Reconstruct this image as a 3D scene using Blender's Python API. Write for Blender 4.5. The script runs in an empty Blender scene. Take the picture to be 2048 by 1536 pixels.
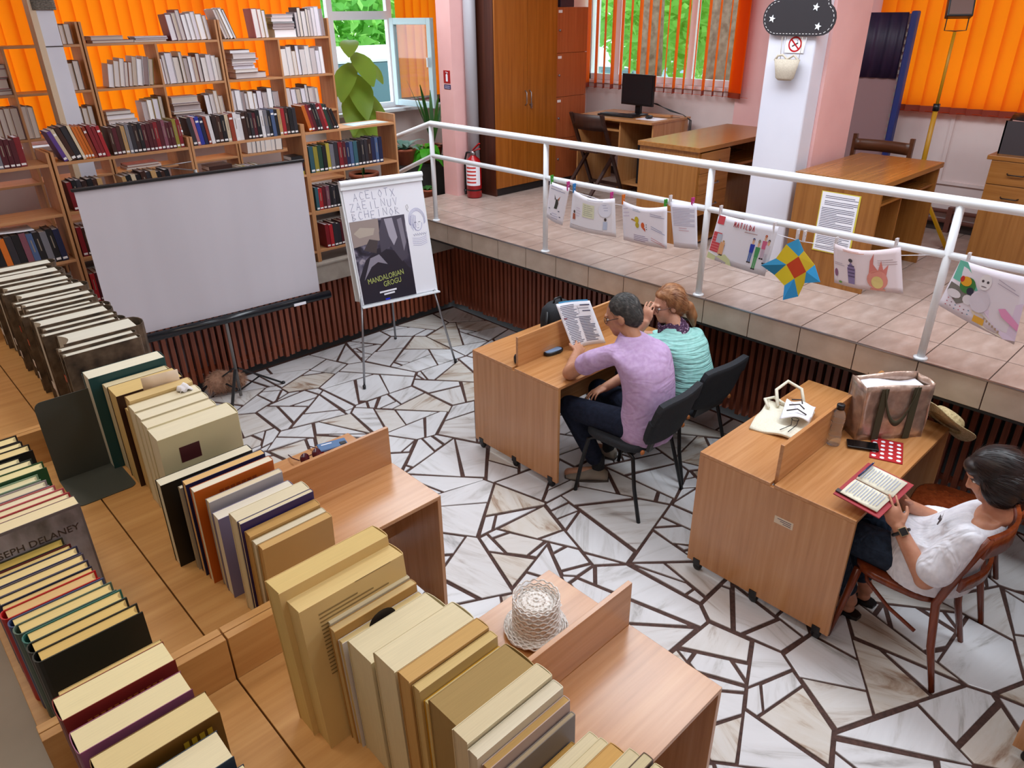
import bpy, bmesh, math, random
from mathutils import Vector, Matrix
random.seed(11)
SC = bpy.context.scene
COL = SC.collection
PI = math.pi

# ------------------------------------------------------------------ camera
def make_camera():
    yaw, pitch, roll = math.radians(43.1807), math.radians(27.0191), math.radians(-0.7089)
    fw = Vector((math.sin(yaw)*math.cos(pitch), math.cos(yaw)*math.cos(pitch), -math.sin(pitch)))
    rt = Vector((math.cos(yaw), -math.sin(yaw), 0)); up = rt.cross(fw)
    r2 = rt*math.cos(roll)+up*math.sin(roll); u2 = -rt*math.sin(roll)+up*math.cos(roll)
    cd = bpy.data.cameras.new('camera'); cam = bpy.data.objects.new('camera', cd); COL.objects.link(cam)
    cd.sensor_fit = 'HORIZONTAL'; cd.sensor_width = 36; cd.lens = 1456.116/2048*36
    cd.clip_start = .02; cd.clip_end = 200
    M = Matrix((r2, u2, -fw)).transposed().to_4x4(); M.translation = (0, 0, 2.75)
    cam.matrix_world = M; SC.camera = cam
make_camera()

# ------------------------------------------------------------------ world, lamps, exposure
W = bpy.data.worlds.new('sky'); SC.world = W; W.use_nodes = True
bg = W.node_tree.nodes['Background']; bg.inputs[0].default_value = (.80, .90, 1, 1); bg.inputs[1].default_value = 4.2
SC.view_settings.view_transform = 'Standard'; SC.view_settings.look = 'None'
SC.view_settings.exposure = 0.0; SC.view_settings.gamma = 1.0; SC.view_settings.use_curve_mapping = False
CEIL = 3.95
LAMP_COOL, LAMP_FILL, LAMP_WARM = 40.0, 11.0, 9.0      # strength of the ceiling light panels (watts each)

# ------------------------------------------------------------------ helpers
def lin(c):
    if isinstance(c, str):
        c = c.lstrip('#'); c = tuple(int(c[i:i+2], 16)/255 for i in (0, 2, 4))
    return tuple((v/12.92 if v <= .04045 else ((v+.055)/1.055)**2.4) for v in c)+(1.0,)
MATS = {}
def mat(name, col='#808080', rough=.5, metal=0, spec=.5, **k):
    if name in MATS: return MATS[name]
    m = bpy.data.materials.new(name); m.use_nodes = True; MATS[name] = m
    b = m.node_tree.nodes['Principled BSDF']
    b.inputs['Base Color'].default_value = lin(col); b.inputs['Roughness'].default_value = rough
    b.inputs['Metallic'].default_value = metal; b.inputs['Specular IOR Level'].default_value = spec
    if k.get('trans'): b.inputs['Transmission Weight'].default_value = k['trans']
    if k.get('alpha'): b.inputs['Alpha'].default_value = k['alpha']
    if k.get('coat'): b.inputs['Coat Weight'].default_value = k['coat']; b.inputs['Coat Roughness'].default_value = .15
    if k.get('sheen'): b.inputs['Sheen Weight'].default_value = k['sheen']
    return m
class N:                                   # small node helper
    def __init__(s, m): s.m = m; s.t = m.node_tree; s.b = s.t.nodes['Principled BSDF']
    def n(s, kind, **kw):
        x = s.t.nodes.new(kind)
        for a, v in kw.items():
            if a.startswith('i_'):
                key = a[2:]; x.inputs[int(key) if key.isdigit() else key].default_value = v
            else: setattr(x, a, v)
        return x
    def l(s, a, b): s.t.links.new(a, b)
    def ramp(s, fac, stops):
        r = s.n('ShaderNodeValToRGB'); e = r.color_ramp.elements
        while len(e) < len(stops): e.new(.5)
        for q, (p, c) in zip(e, stops): q.position = p; q.color = lin(c)
        s.l(fac, r.inputs[0]); return r.outputs[0]
    def bump(s, fac, st, dist=.01):
        b = s.n('ShaderNodeBump', i_Strength=st, i_Distance=dist); s.l(fac, b.inputs['Height']); s.l(b.outputs[0], s.b.inputs['Normal'])
def wood(name, stops, axis='z', rough=.38, scale=1.0, spec=.5, bump=.05):
    if name in MATS: return MATS[name]
    m = mat(name, '#b07840', rough, spec=spec); h = N(m)
    tc = h.n('ShaderNodeTexCoord'); oi = h.n('ShaderNodeObjectInfo')
    ad = h.n('ShaderNodeVectorMath', operation='ADD'); h.l(tc.outputs['Object'], ad.inputs[0])
    mv = h.n('ShaderNodeVectorMath', operation='SCALE'); mv.inputs['Scale'].default_value = 7
    cx = h.n('ShaderNodeCombineXYZ'); [h.l(oi.outputs['Random'], cx.inputs[i]) for i in range(3)]
    h.l(cx.outputs[0], mv.inputs[0]); h.l(mv.outputs[0], ad.inputs[1])
    mp = h.n('ShaderNodeMapping'); s = [38*scale]*3; s['xyz'.index(axis)] = 1.6*scale; mp.inputs['Scale'].default_value = s
    h.l(ad.outputs[0], mp.inputs[0])
    nz = h.n('ShaderNodeTexNoise', i_Scale=1.0, i_Detail=5.0, i_Roughness=.6); h.l(mp.outputs[0], nz.inputs['Vector'])
    c = h.ramp(nz.outputs[0], stops); h.l(c, h.b.inputs['Base Color'])
    h.bump(nz.outputs[0], bump, .002)
    return m
def noisy(name, stops, scale=8, rough=.5, detail=4, bump=0, coord='Object', spec=.5, stretch=None, **k):
    if name in MATS: return MATS[name]
    m = mat(name, '#888888', rough, spec=spec, **k); h = N(m)
    tc = h.n('ShaderNodeTexCoord'); v = tc.outputs[coord]
    if stretch:
        mp = h.n('ShaderNodeMapping'); mp.inputs['Scale'].default_value = stretch; h.l(v, mp.inputs[0]); v = mp.outputs[0]
    nz = h.n('ShaderNodeTexNoise', i_Scale=scale, i_Detail=detail); h.l(v, nz.inputs['Vector'])
    h.l(h.ramp(nz.outputs[0], stops), h.b.inputs['Base Color'])
    if bump: h.bump(nz.outputs[0], bump, .01)
    return m

class G:                                   # mesh collector
    def __init__(s): s.v = []; s.f = []; s.m = []; s.s = []
    def add(s, vs, fs, m=0, sm=False):
        o = len(s.v); s.v += [tuple(p) for p in vs]
        for f in fs: s.f.append([i+o for i in f]); s.m.append(m); s.s.append(sm)
        return s
    def box(s, x0, x1, y0, y1, z0, z1, m=0):
        v = [(x, y, z) for z in (z0, z1) for y in (y0, y1) for x in (x0, x1)]
        return s.add(v, [(0, 2, 3, 1), (4, 5, 7, 6), (0, 1, 5, 4), (2, 6, 7, 3), (0, 4, 6, 2), (1, 3, 7, 5)], m)
    def obox(s, c, size, R=None, m=0):     # oriented box
        R = R or Matrix.Identity(3); c = Vector(c); h = [q/2 for q in size]
        v = [c+R@Vector((x*h[0], y*h[1], z*h[2])) for z in (-1, 1) for y in (-1, 1) for x in (-1, 1)]
        return s.add(v, [(0, 2, 3, 1), (4, 5, 7, 6), (0, 1, 5, 4), (2, 6, 7, 3), (0, 4, 6, 2), (1, 3, 7, 5)], m)
    def bar(s, a, b, w, d, m=0, up=(0, 0, 1)):
        a = Vector(a); b = Vector(b); z = (b-a); L = z.length; z /= L; u = Vector(up)
        if abs(u.dot(z)) > .98: u = Vector((0, 1, 0))
        x = u.cross(z).normalized(); y = z.cross(x)
        return s.obox((a+b)/2, (w, d, L), Matrix((x, y, z)).transposed(), m)
    def tube(s, pts, r, n=8, m=0, cap=True, sm=True):
        pts = [Vector(p) for p in pts]; rs = r if isinstance(r, (list, tuple)) else [r]*len(pts)
        rings = []; ref = None
        for i, p in enumerate(pts):
            t = (pts[min(i+1, len(pts)-1)]-pts[max(i-1, 0)]).normalized()
            if ref is None:
                ref = Vector((0, 0, 1)) if abs(t.z) < .9 else Vector((1, 0, 0))
            x = (ref-t*ref.dot(t)).normalized(); y = t.cross(x); ref = x
            rings.append([p+(x*math.cos(a)+y*math.sin(a))*rs[i] for a in [2*PI*k/n for k in range(n)]])
        return s.loft(rings, m, cap, sm)
    def loft(s, rings, m=0, cap=True, sm=True):
        n = len(rings[0]); v = [q for r in rings for q in r]; f = []
        for i in range(len(rings)-1):
            for k in range(n):
                f.append((i*n+k, i*n+(k+1) % n, (i+1)*n+(k+1) % n, (i+1)*n+k))
        if cap: f.append(tuple(reversed(range(n)))); f.append(tuple((len(rings)-1)*n+k for k in range(n)))
        return s.add(v, f, m, sm)
    def lathe(s, prof, n=20, c=(0, 0, 0), m=0, cap=True, sm=True):
        c = Vector(c)
        return s.loft([[c+Vector((r*math.cos(2*PI*k/n), r*math.sin(2*PI*k/n), z)) for k in range(n)] for r, z in prof], m, cap, sm)
    def prism(s, poly, z0, z1, m=0, fn=None):
        n = len(poly); fn = fn or (lambda x, y, z: (x, y, z))
        v = [fn(x, y, z0) for x, y in poly]+[fn(x, y, z1) for x, y in poly]
        f = [tuple(reversed(range(n))), tuple(range(n, 2*n))]+[(i, (i+1) % n, n+(i+1) % n, n+i) for i in range(n)]
        return s.add(v, f, m)
    def ell(s, c, r, R=None, m=0, nu=12, nv=8):
        c = Vector(c); R = R or Matrix.Identity(3); rings = []
        for j in range(1, nv):
            a = PI*j/nv
            rings.append([c+R@Vector((r[0]*math.sin(a)*math.cos(2*PI*k/nu), r[1]*math.sin(a)*math.sin(2*PI*k/nu), -r[2]*math.cos(a))) for k in range(nu)])
        return s.loft(rings, m, True, True)
    def grid(s, fn, nu, nv, m=0, sm=True, thick=0):
        v = [Vector(fn(i/nu, j/nv)) for j in range(nv+1) for i in range(nu+1)]; w = nu+1
        f = [(j*w+i, j*w+i+1, (j+1)*w+i+1, (j+1)*w+i) for j in range(nv) for i in range(nu)]
        if not thick: return s.add(v, f, m, sm)
        nn = [Vector((0, 0, 0)) for _ in v]
        for q in f:
            nr = (v[q[1]]-v[q[0]]).cross(v[q[3]]-v[q[0]])
            for i in q: nn[i] += nr
        v2 = [p-q.normalized()*thick if q.length else p for p, q in zip(v, nn)]; L = len(v)
        edge = [i for i in range(w)]+[j*w+nu for j in range(1, nv+1)]+[nv*w+i for i in range(nu-1, -1, -1)]+[j*w for j in range(nv-1, 0, -1)]
        f2 = [tuple(reversed([i+L for i in q])) for q in f]+[(edge[(k+1) % len(edge)], edge[k], edge[k]+L, edge[(k+1) % len(edge)]+L) for k in range(len(edge))]
        s.add(v+v2, f+f2, m, sm)
        for k in range(1, len(edge)+1): s.s[-k] = False
        return s
    def mesh(s, name, mats):
        me = bpy.data.meshes.new(name); me.from_pydata(s.v, [], s.f)
        for q in (mats if isinstance(mats, (list, tuple)) else [mats]): me.materials.append(q)
        me.polygons.foreach_set('material_index', s.m); me.polygons.foreach_set('use_smooth', s.s); me.update()
        return me
    def build(s, name, mats, parent=None, loc=None, rot=None, bevel=0):
        o = link(name, s.mesh(name, mats), parent, loc, rot)
        if bevel:
            b = o.modifiers.new('bevel', 'BEVEL'); b.width = bevel; b.segments = 2; b.limit_method = 'ANGLE'; b.angle_limit = .7
        return o
def link(name, data, parent=None, loc=None, rot=None):
    o = bpy.data.objects.new(name, data); COL.objects.link(o)
    if parent: o.parent = parent
    if loc is not None: o.location = loc
    if rot is not None: o.rotation_euler = rot if isinstance(rot, (tuple, list)) else (0, 0, rot)
    return o
def tag(o, label=None, cat=None, group=None, kind=None):
    if label: o['label'] = label
    if cat: o['category'] = cat
    if group: o['group'] = group
    if kind: o['kind'] = kind
    return o
def thing(name, label, cat, loc=(0, 0, 0), rz=0, group=None):
    o = link(name, None, None, loc, rz); o.empty_display_size = .1
    return tag(o, label, cat, group)
def struct(name, g, m, parent=None, **k):
    o = g.build(name, m, parent, **k)
    if not parent: o['kind'] = 'structure'
    return o
def copy_tree(o, parent=None):
    c = o.copy(); COL.objects.link(c)
    if parent: c.parent = parent
    for ch in list(o.children): copy_tree(ch, c)
    return c
def text_mesh(s, size, extrude=.0008, align='LEFT', shear=0):
    cu = bpy.data.curves.new('lettering', 'FONT'); cu.body = s; cu.size = size; cu.extrude = extrude; cu.align_x = align; cu.shear = shear; cu.resolution_u = 3
    o = bpy.data.objects.new('lettering', cu); COL.objects.link(o)
    me = bpy.data.meshes.new_from_object(o.evaluated_get(bpy.context.evaluated_depsgraph_get()))
    bpy.data.objects.remove(o); bpy.data.curves.remove(cu)
    return me
def text(s, size, m, parent, M, name='lettering', align='LEFT', ex=.0006):
    me = text_mesh(s, size, ex, align); me.materials.clear(); me.materials.append(m)
    o = link(name, me, parent); o.matrix_local = M; return o
def frame(o, x, y):                        # matrix with local x, y given, z = x cross y
    x = Vector(x).normalized(); y = Vector(y); y = (y-x*y.dot(x)).normalized(); z = x.cross(y)
    M = Matrix((x, y, z)).transposed().to_4x4(); M.translation = o; return M
ORD = ['first', 'second', 'third', 'fourth', 'fifth', 'sixth', 'seventh', 'eighth', 'ninth', 'tenth', 'eleventh', 'twelfth', 'thirteenth', 'fourteenth', 'fifteenth', 'sixteenth', 'seventeenth', 'eighteenth', 'nineteenth', 'twentieth']
def ordn(i):
    if i < 20: return ORD[i]
    t = {2: 'twenty', 3: 'thirty', 4: 'forty'}[(i+1)//10]
    return t+'-'+ORD[(i+1) % 10-1] if (i+1) % 10 else {30: 'thirtieth', 40: 'fortieth'}[i+1]

# ------------------------------------------------------------------ materials
BEECH = [(.25, '#ab7240'), (.5, '#bd8450'), (.75, '#c9935f')]
M_beech = {a: wood('beech_'+a, BEECH, a, .27, spec=.85, bump=.02) for a in 'xyz'}
M_beech_l = {a: wood('beech_light_'+a, [(.25, '#b5834c'), (.5, '#c6955c'), (.75, '#d3a56c')], a, .36) for a in 'xyz'}
M_shelf = {a: wood('shelf_beech_'+a, [(.25, '#a8744a'), (.5, '#b98357'), (.75, '#c69366')], a, .42) for a in 'xyz'}
M_cab = {a: wood('cabinet_wood_'+a, [(.25, '#854812'), (.5, '#995618'), (.75, '#a86323')], a, .32) for a in 'xyz'}
M_deskwood = {a: wood('desk_wood_'+a, [(.25, '#835124'), (.5, '#94602d'), (.75, '#a26c37')], a, .25) for a in 'xyz'}
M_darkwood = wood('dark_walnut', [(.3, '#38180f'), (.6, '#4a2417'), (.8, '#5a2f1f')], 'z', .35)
M_slat = wood('slat_wood', [(.25, '#6a3423'), (.5, '#8a4830'), (.8, '#a25a40')], 'z', .4)
M_redwood = wood('bentwood', [(.25, '#5a2410'), (.5, '#743217'), (.8, '#8a4322')], 'z', .25)
M_edge = mat('dark_edge', '#3b2f2c', .5)
M_black = mat('black_plastic', '#121215', .35)
M_blackm = mat('black_metal', '#141416', .3, metal=.3)
M_white = mat('white_gloss_paint', '#eef2f6', .22)
M_whitem = mat('white_matt', '#e9e7e6', .6)
M_pink = noisy('pink_wall_paint', [(.3, '#e3aeab'), (.7, '#ecbab6')], 3, .6)
M_wallw = noisy('pale_wall_paint', [(.3, '#dcc9c6'), (.7, '#e6d6d2')], 2.5, .55)
M_lav = noisy('lavender_white_paint', [(.3, '#d6d6e2'), (.7, '#e0e0ea')], 2.0, .35)
M_ceil = mat('ceiling_paint', '#e8e8ea', .8)
M_paper = mat('white_paper', '#eeeef6', .7)
M_ink = mat('dark_ink', '#3d3d5c', .8)
M_red = mat('red_paint', '#b5161c', .3)
M_steel = mat('brushed_steel', '#9a9a9e', .35, metal=.9)
def translucent(name, col, tcol, mixf=.6, rough=.7):
    if name in MATS: return MATS[name]
    m = mat(name, col, rough, spec=.2); h = N(m)
    out = h.t.nodes['Material Output']; tr = h.n('ShaderNodeBsdfTranslucent', i_Color=lin(tcol)); mx = h.n('ShaderNodeMixShader', i_0=mixf)
    h.l(h.b.outputs[0], mx.inputs[1]); h.l(tr.outputs[0], mx.inputs[2]); h.l(mx.outputs[0], out.inputs[0]); return m
M_blind = translucent('orange_blind_fabric', '#ee600c', '#ff800e', .6)
M_leaf = translucent('green_leaf', '#74b458', '#b8ee80', .5, .35)
def glass(name='window_glass', col='#f4fbfb', rough=0):
    if name in MATS: return MATS[name]
    m = bpy.data.materials.new(name); m.use_nodes = True; MATS[name] = m; t = m.node_tree; t.nodes.clear()
    o = t.nodes.new('ShaderNodeOutputMaterial'); g = t.nodes.new('ShaderNodeBsdfGlossy'); tr = t.nodes.new('ShaderNodeBsdfTransparent'); fr = t.nodes.new('ShaderNodeMapRange'); lw = t.nodes.new('ShaderNodeLayerWeight'); pw = t.nodes.new('ShaderNodeMath'); pw.operation = 'POWER'; pw.inputs[1].default_value = 4; t.links.new(lw.outputs['Facing'], pw.inputs[0]); t.links.new(pw.outputs[0], fr.inputs[0]); mx = t.nodes.new('ShaderNodeMixShader')
    g.inputs['Roughness'].default_value = .02; tr.inputs[0].default_value = lin(col); fr.inputs[3].default_value = .05; fr.inputs[4].default_value = .45
    t.links.new(fr.outputs[0], mx.inputs[0]); t.links.new(tr.outputs[0], mx.inputs[1]); t.links.new(g.outputs[0], mx.inputs[2]); t.links.new(mx.outputs[0], o.inputs[0]); return m
M_glass = glass()
def obj_color(name, rough=.5, stripes=0, spec=.4, var=.12):
    m = mat(name, '#888888', rough, spec=spec); h = N(m)
    oi = h.n('ShaderNodeObjectInfo'); tc = h.n('ShaderNodeTexCoord')
    nz = h.n('ShaderNodeTexNoise', i_Scale=9.0, i_Detail=4.0)
    if stripes:
        mp = h.n('ShaderNodeMapping'); mp.inputs['Scale'].default_value = (1.5, stripes, 1.5); h.l(tc.outputs['Object'], mp.inputs[0]); h.l(mp.outputs[0], nz.inputs['Vector'])
    else: h.l(tc.outputs['Object'], nz.inputs['Vector'])
    mr = h.n('ShaderNodeMapRange', i_3=1-var, i_4=1+var*.5); h.l(nz.outputs[0], mr.inputs[0])
    mx = h.n('ShaderNodeVectorMath', operation='SCALE'); h.l(oi.outputs['Color'], mx.inputs[0]); h.l(mr.outputs[0], mx.inputs['Scale'])
    h.l(mx.outputs[0], h.b.inputs['Base Color']); return m
M_cover = obj_color('book_cover', .42)
M_pages = obj_color('page_block', .8, 60, .1, .16)
M_coverx = obj_color('spine_cover', .42)
def page_mat():
    m = mat('page_edges', '#ddd2bd', .8, spec=.1); h = N(m); oi = h.n('ShaderNodeObjectInfo'); h.l(h.ramp(oi.outputs['Random'], [(0, '#8f7a78'), (.16, '#c9bcba'), (.36, '#e0d7d2'), (.52, '#bda894'), (.68, '#dad2da'), (1, '#efebe9')]), h.b.inputs['Base Color']); return m
M_pagef = page_mat()
M_label = mat('spine_label', '#e3e0e0', .6)
# ================================================================== STRUCTURE
# ---- sunken floor: crazy paving of marble pieces in dark red-brown mortar
M_mortar = noisy('brown_mortar', [(.3, '#3a241d'), (.7, '#553830')], 60, .8, bump=.3)
def marble():
    m = mat('marble_paving', '#dddddd', .26, spec=.45); h = N(m)
    tc = h.n('ShaderNodeTexCoord'); oi = h.n('ShaderNodeObjectInfo')
    rot = h.n('ShaderNodeVectorRotate', rotation_type='Z_AXIS'); h.l(tc.outputs['Object'], rot.inputs['Vector'])
    ang = h.n('ShaderNodeMath', operation='MULTIPLY', i_1=37.0); h.l(oi.outputs['Random'], ang.inputs[0]); h.l(ang.outputs[0], rot.inputs['Angle'])
    off = h.n('ShaderNodeVectorMath', operation='ADD'); cx = h.n('ShaderNodeCombineXYZ'); h.l(ang.outputs[0], cx.inputs[0]); h.l(ang.outputs[0], cx.inputs[1])
    h.l(rot.outputs[0], off.inputs[0]); h.l(cx.outputs[0], off.inputs[1])
    mp = h.n('ShaderNodeMapping'); mp.inputs['Scale'].default_value = (1.6, 9, 1); h.l(off.outputs[0], mp.inputs[0])
    nz = h.n('ShaderNodeTexNoise', i_Scale=1.1, i_Detail=7.0, i_Roughness=.62, i_Distortion=1.2); h.l(mp.outputs[0], nz.inputs['Vector'])
    a = h.ramp(nz.outputs[0], [(.28, '#9d9a98'), (.38, '#c4c2c2'), (.47, '#d3d2d4'), (.8, '#dcdcdf')])      # white and grey pieces
    b = h.ramp(nz.outputs[0], [(.30, '#86695a'), (.38, '#ac9988'), (.48, '#cbc3b9'), (.66, '#d2cdc7'), (.85, '#bea78c')])   # tan veined pieces
    md = h.n('ShaderNodeMath', operation='FRACT'); m2 = h.n('ShaderNodeMath', operation='MULTIPLY', i_1=7.31); h.l(oi.outputs['Random'], m2.inputs[0]); h.l(m2.outputs[0], md.inputs[0])
    st = h.n('ShaderNodeMapRange', i_1=.5, i_2=.85); h.l(md.outputs[0], st.inputs[0])
    mx = h.n('ShaderNodeMix', data_type='RGBA'); h.l(st.outputs[0], mx.inputs['Factor']); h.l(a, mx.inputs[6]); h.l(b, mx.inputs[7])
    h.l(mx.outputs[2], h.b.inputs['Base Color']); return m
M_marble = marble()
floor = struct('floor', G().box(.5, 4.5, -2.6, 5.7, -.15, -.006), M_mortar)
def clip(poly, nx, ny, d):                 # keep nx*x+ny*y <= d
    out = []; L = len(poly)
    for i in range(L):
        p, q = poly[i], poly[(i+1) % L]; a = nx*p[0]+ny*p[1]-d; b = nx*q[0]+ny*q[1]-d
        if a <= 0: out.append(p)
        if (a < 0) != (b < 0):
            t = a/(a-b); out.append((p[0]+(q[0]-p[0])*t, p[1]+(q[1]-p[1])*t))
    return out
def inset(poly, rnd):
    out = list(poly); n = len(poly)
    ar = sum(poly[k][0]*poly[(k+1) % n][1]-poly[(k+1) % n][0]*poly[k][1] for k in range(n)); sg = 1 if ar > 0 else -1
    for k in range(n):
        p, q = poly[k], poly[(k+1) % n]; dx, dy = q[0]-p[0], q[1]-p[1]; L = math.hypot(dx, dy)
        if L < 1e-5: continue
        nx, ny = sg*dy/L, -sg*dx/L; j = rnd.uniform(.005, .016); t = rnd.uniform(-.02, .02)
        nx, ny = nx*math.cos(t)-ny*math.sin(t), nx*math.sin(t)+ny*math.cos(t)
        mx, my = (p[0]+q[0])/2, (p[1]+q[1])/2
        out = clip(out, nx, ny, nx*mx+ny*my-j)
        if len(out) < 3: return []
    return out
def paving():
    rnd = random.Random(8); X0, X1, Y0, Y1 = .56, 4.48, -2.3, 5.66
    seeds = []; tries = 0
    while tries < 6000:
        tries += 1; p = (rnd.uniform(X0, X1), rnd.uniform(Y0, Y1)); r = rnd.choice([.42, .55, .7])
        if all(math.hypot(p[0]-q[0], p[1]-q[1]) > .5*(r+q[2]) for q in seeds): seeds.append((p[0], p[1], r))
    def area(pp): return .5*abs(sum(pp[k][0]*pp[(k+1) % len(pp)][1]-pp[(k+1) % len(pp)][0]*pp[k][1] for k in range(len(pp))))
    todo = []
    for x, y, r in seeds:
        poly = [(X0, Y0), (X1, Y0), (X1, Y1), (X0, Y1)]
        for q in sorted(seeds, key=lambda q: (q[0]-x)**2+(q[1]-y)**2)[1:24]:
            dx, dy = q[0]-x, q[1]-y; L = math.hypot(dx, dy); d = ((q[0]**2+q[1]**2)-(x*x+y*y))/2/L
            poly = clip(poly, dx/L, dy/L, d)
            if len(poly) < 3: break
        if len(poly) >= 3: todo.append((poly, rnd.choice([.045, .06, .08, .10])))
    cells = []
    while todo:
        poly, tgt = todo.pop(); a = area(poly)
        if a > tgt*1.55 or (len(poly) > 4 and a > .03 and rnd.random() < .62):
            n = len(poly); cx = sum(p[0] for p in poly)/n; cy = sum(p[1] for p in poly)/n
            if a > tgt*1.55:               # across the long axis
                far = max(poly, key=lambda p: math.hypot(p[0]-cx, p[1]-cy)); an = math.atan2(far[1]-cy, far[0]-cx)+rnd.uniform(-.4, .4)
                off = rnd.choice([0, 0, .15, -.15, .3])*math.sqrt(a); nx, ny = math.cos(an), math.sin(an); d = nx*cx+ny*cy+off
            else:                          # cut off one corner: a small filler piece
                k = rnd.randrange(n); c = poly[k]; an = math.atan2(c[1]-cy, c[0]-cx)+rnd.uniform(-.25, .25); nx, ny = math.cos(an), math.sin(an); d = nx*c[0]+ny*c[1]-rnd.uniform(.05, .11)
            for s in (1, -1):
                c = clip(poly, nx*s, ny*s, d*s)
                if len(c) >= 3 and area(c) > .0005: todo.append((c, max(tgt, .03)))
            continue
        pp = inset(poly, rnd); qq = []
        for p in pp:
            if not qq or math.hypot(p[0]-qq[-1][0], p[1]-qq[-1][1]) > .01: qq.append(p)
        if len(qq) >= 3 and area(qq) > .0008:
            ar = sum(qq[k][0]*qq[(k+1) % len(qq)][1]-qq[(k+1) % len(qq)][0]*qq[k][1] for k in range(len(qq)))
            cells.append((area(qq), qq if ar > 0 else qq[::-1]))
    return cells
cells = paving()
vis = [c for c in cells if c[1][0][1] > -.35 or c[1][0][0] > 2.5]
def depth_key(c):                          # rough size in the picture
    cx = sum(p[0] for p in c[1])/len(c[1]); cy = sum(p[1] for p in c[1])/len(c[1]); return -c[0]/(cx*cx+cy*cy+7.5) if cy > -.9 else 0
cells.sort(key=depth_key)
rest = G()
for k, (ar, pp) in enumerate(cells):
    cx = sum(p[0] for p in pp)/len(pp); cy = sum(p[1] for p in pp)/len(pp); rr = random.Random(k)
    top = .0005+rr.random()*.0018; b = .004
    ins = [(cx+(p[0]-cx)*(1-b/max(.05, math.hypot(p[0]-cx, p[1]-cy))), cy+(p[1]-cy)*(1-b/max(.05, math.hypot(p[0]-cx, p[1]-cy)))) for p in pp]
    n = len(pp); v = [(p[0]-cx, p[1]-cy, -.008) for p in pp]+[(p[0]-cx, p[1]-cy, top-.0015) for p in pp]+[(p[0]-cx, p[1]-cy, top) for p in ins]
    f = [(i, (i+1) % n, n+(i+1) % n, n+i) for i in range(n)]+[(n+i, n+(i+1) % n, 2*n+(i+1) % n, 2*n+i) for i in range(n)]+[tuple(range(2*n, 3*n))]
    if k < 290: G().add(v, f).build('paving_stone', M_marble, floor, (cx, cy, 0))
    else: rest.add([(a+cx, c+cy, d) for a, c, d in v], f)
if rest.v: tag(rest.build('paving_stones', M_marble, floor), kind='stuff')

# ---- raised platform on the right, tiled, with tiled fascia
M_tile = noisy('platform_tile', [(.3, '#a08a7f'), (.52, '#b09a8f'), (.72, '#beaca3')], 5, .3, 6, stretch=(1, 3, 1))
M_fasc = noisy('fascia_tile', [(.3, '#b3a08f'), (.55, '#c0ae9e'), (.75, '#cabaaa')], 7, .4, 6)
M_grout = mat('tile_grout', '#57433b', .8)
plat = struct('floor_platform', G().box(4.05, 7.1, -2.6, 6.15, .88, 1.042), M_grout)
TY0, TS = 2.436, .3375                     # one known joint and the tile module along the edge
nY = range(-9, 11)
tile_meshes = {}
def tile_mesh(sx, sy, mt, nm):
    key = (round(sx, 3), round(sy, 3), nm)
    if key not in tile_meshes:
        b = .003; g = G(); x, y = sx/2-.003, sy/2-.003
        v = [(-x, -y, -.01), (x, -y, -.01), (x, y, -.01), (-x, y, -.01), (-x, -y, -.0012), (x, -y, -.0012), (x, y, -.0012), (-x, y, -.0012), (-x+b, -y+b, 0), (x-b, -y+b, 0), (x-b, y-b, 0), (-x+b, y-b, 0)]
        f = [(0, 1, 5, 4), (1, 2, 6, 5), (2, 3, 7, 6), (3, 0, 4, 7), (4, 5, 9, 8), (5, 6, 10, 9), (6, 7, 11, 10), (7, 4, 8, 11), (8, 9, 10, 11)]
        tile_meshes[key] = g.add(v, f).mesh(nm, mt)
    return tile_meshes[key]
for j in nY:
    y0 = TY0+j*TS; y1 = min(y0+TS, 6.15)
    if y1-y0 < .05: continue
    xs = [4.045, 4.355]+[4.355+TS*k for k in range(1, 9)]
    for x0, x1 in zip(xs, xs[1:]):
        x1 = min(x1, 6.9)
        link('floor_tile', tile_mesh(x1-x0, y1-y0, M_tile, 'floor_tile'), plat, ((x0+x1)/2, (y0+y1)/2, 1.05))
    link('fascia_tile', tile_mesh(.168, y1-y0, M_fasc, 'fascia_tile'), plat, (4.04, (y0+y1)/2, .96), (0, -PI/2, 0))
G().box(4.034, 4.046, -2.5, 6.15, 1.043, 1.0505).build('edge_trim', M_steel, plat)
# steps down to the lower gallery floor behind the platform end
struct('floor_step', G().box(4.05, 6.9, 6.15, 6.43, .80, .94), M_fasc)
# ---- left gallery floor (bookcases stand on it) and its stone edge
M_gal = noisy('gallery_floor', [(.3, '#6e625c'), (.7, '#857a72')], 6, .5)
M_ledge = noisy('ledge_stone', [(.3, '#9b9085'), (.7, '#b1a69a')], 9, .5)
struct('floor_gallery', G().box(-3.4, 7.1, 5.64, 8.1, .70, .828), M_gal)
struct('trim_1', G().box(.5, 4.46, 5.575, 5.645, .655, .83).box(.5, 4.46, 5.565, 5.645, .815, .832), M_ledge, bevel=.003)
# ---- near gallery under the camera
M_near = noisy('beige_floor_tile', [(.3, '#a9a196'), (.7, '#b8b1a6')], 4, .35)
struct('floor_near_gallery', G().box(-3.4, .56, -2.6, 5.64, .86, 1.05), M_near)
struct('wall_near_gallery_face', G().box(.46, .56, -2.6, 5.64, -.1, .86), M_wallw)
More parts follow.
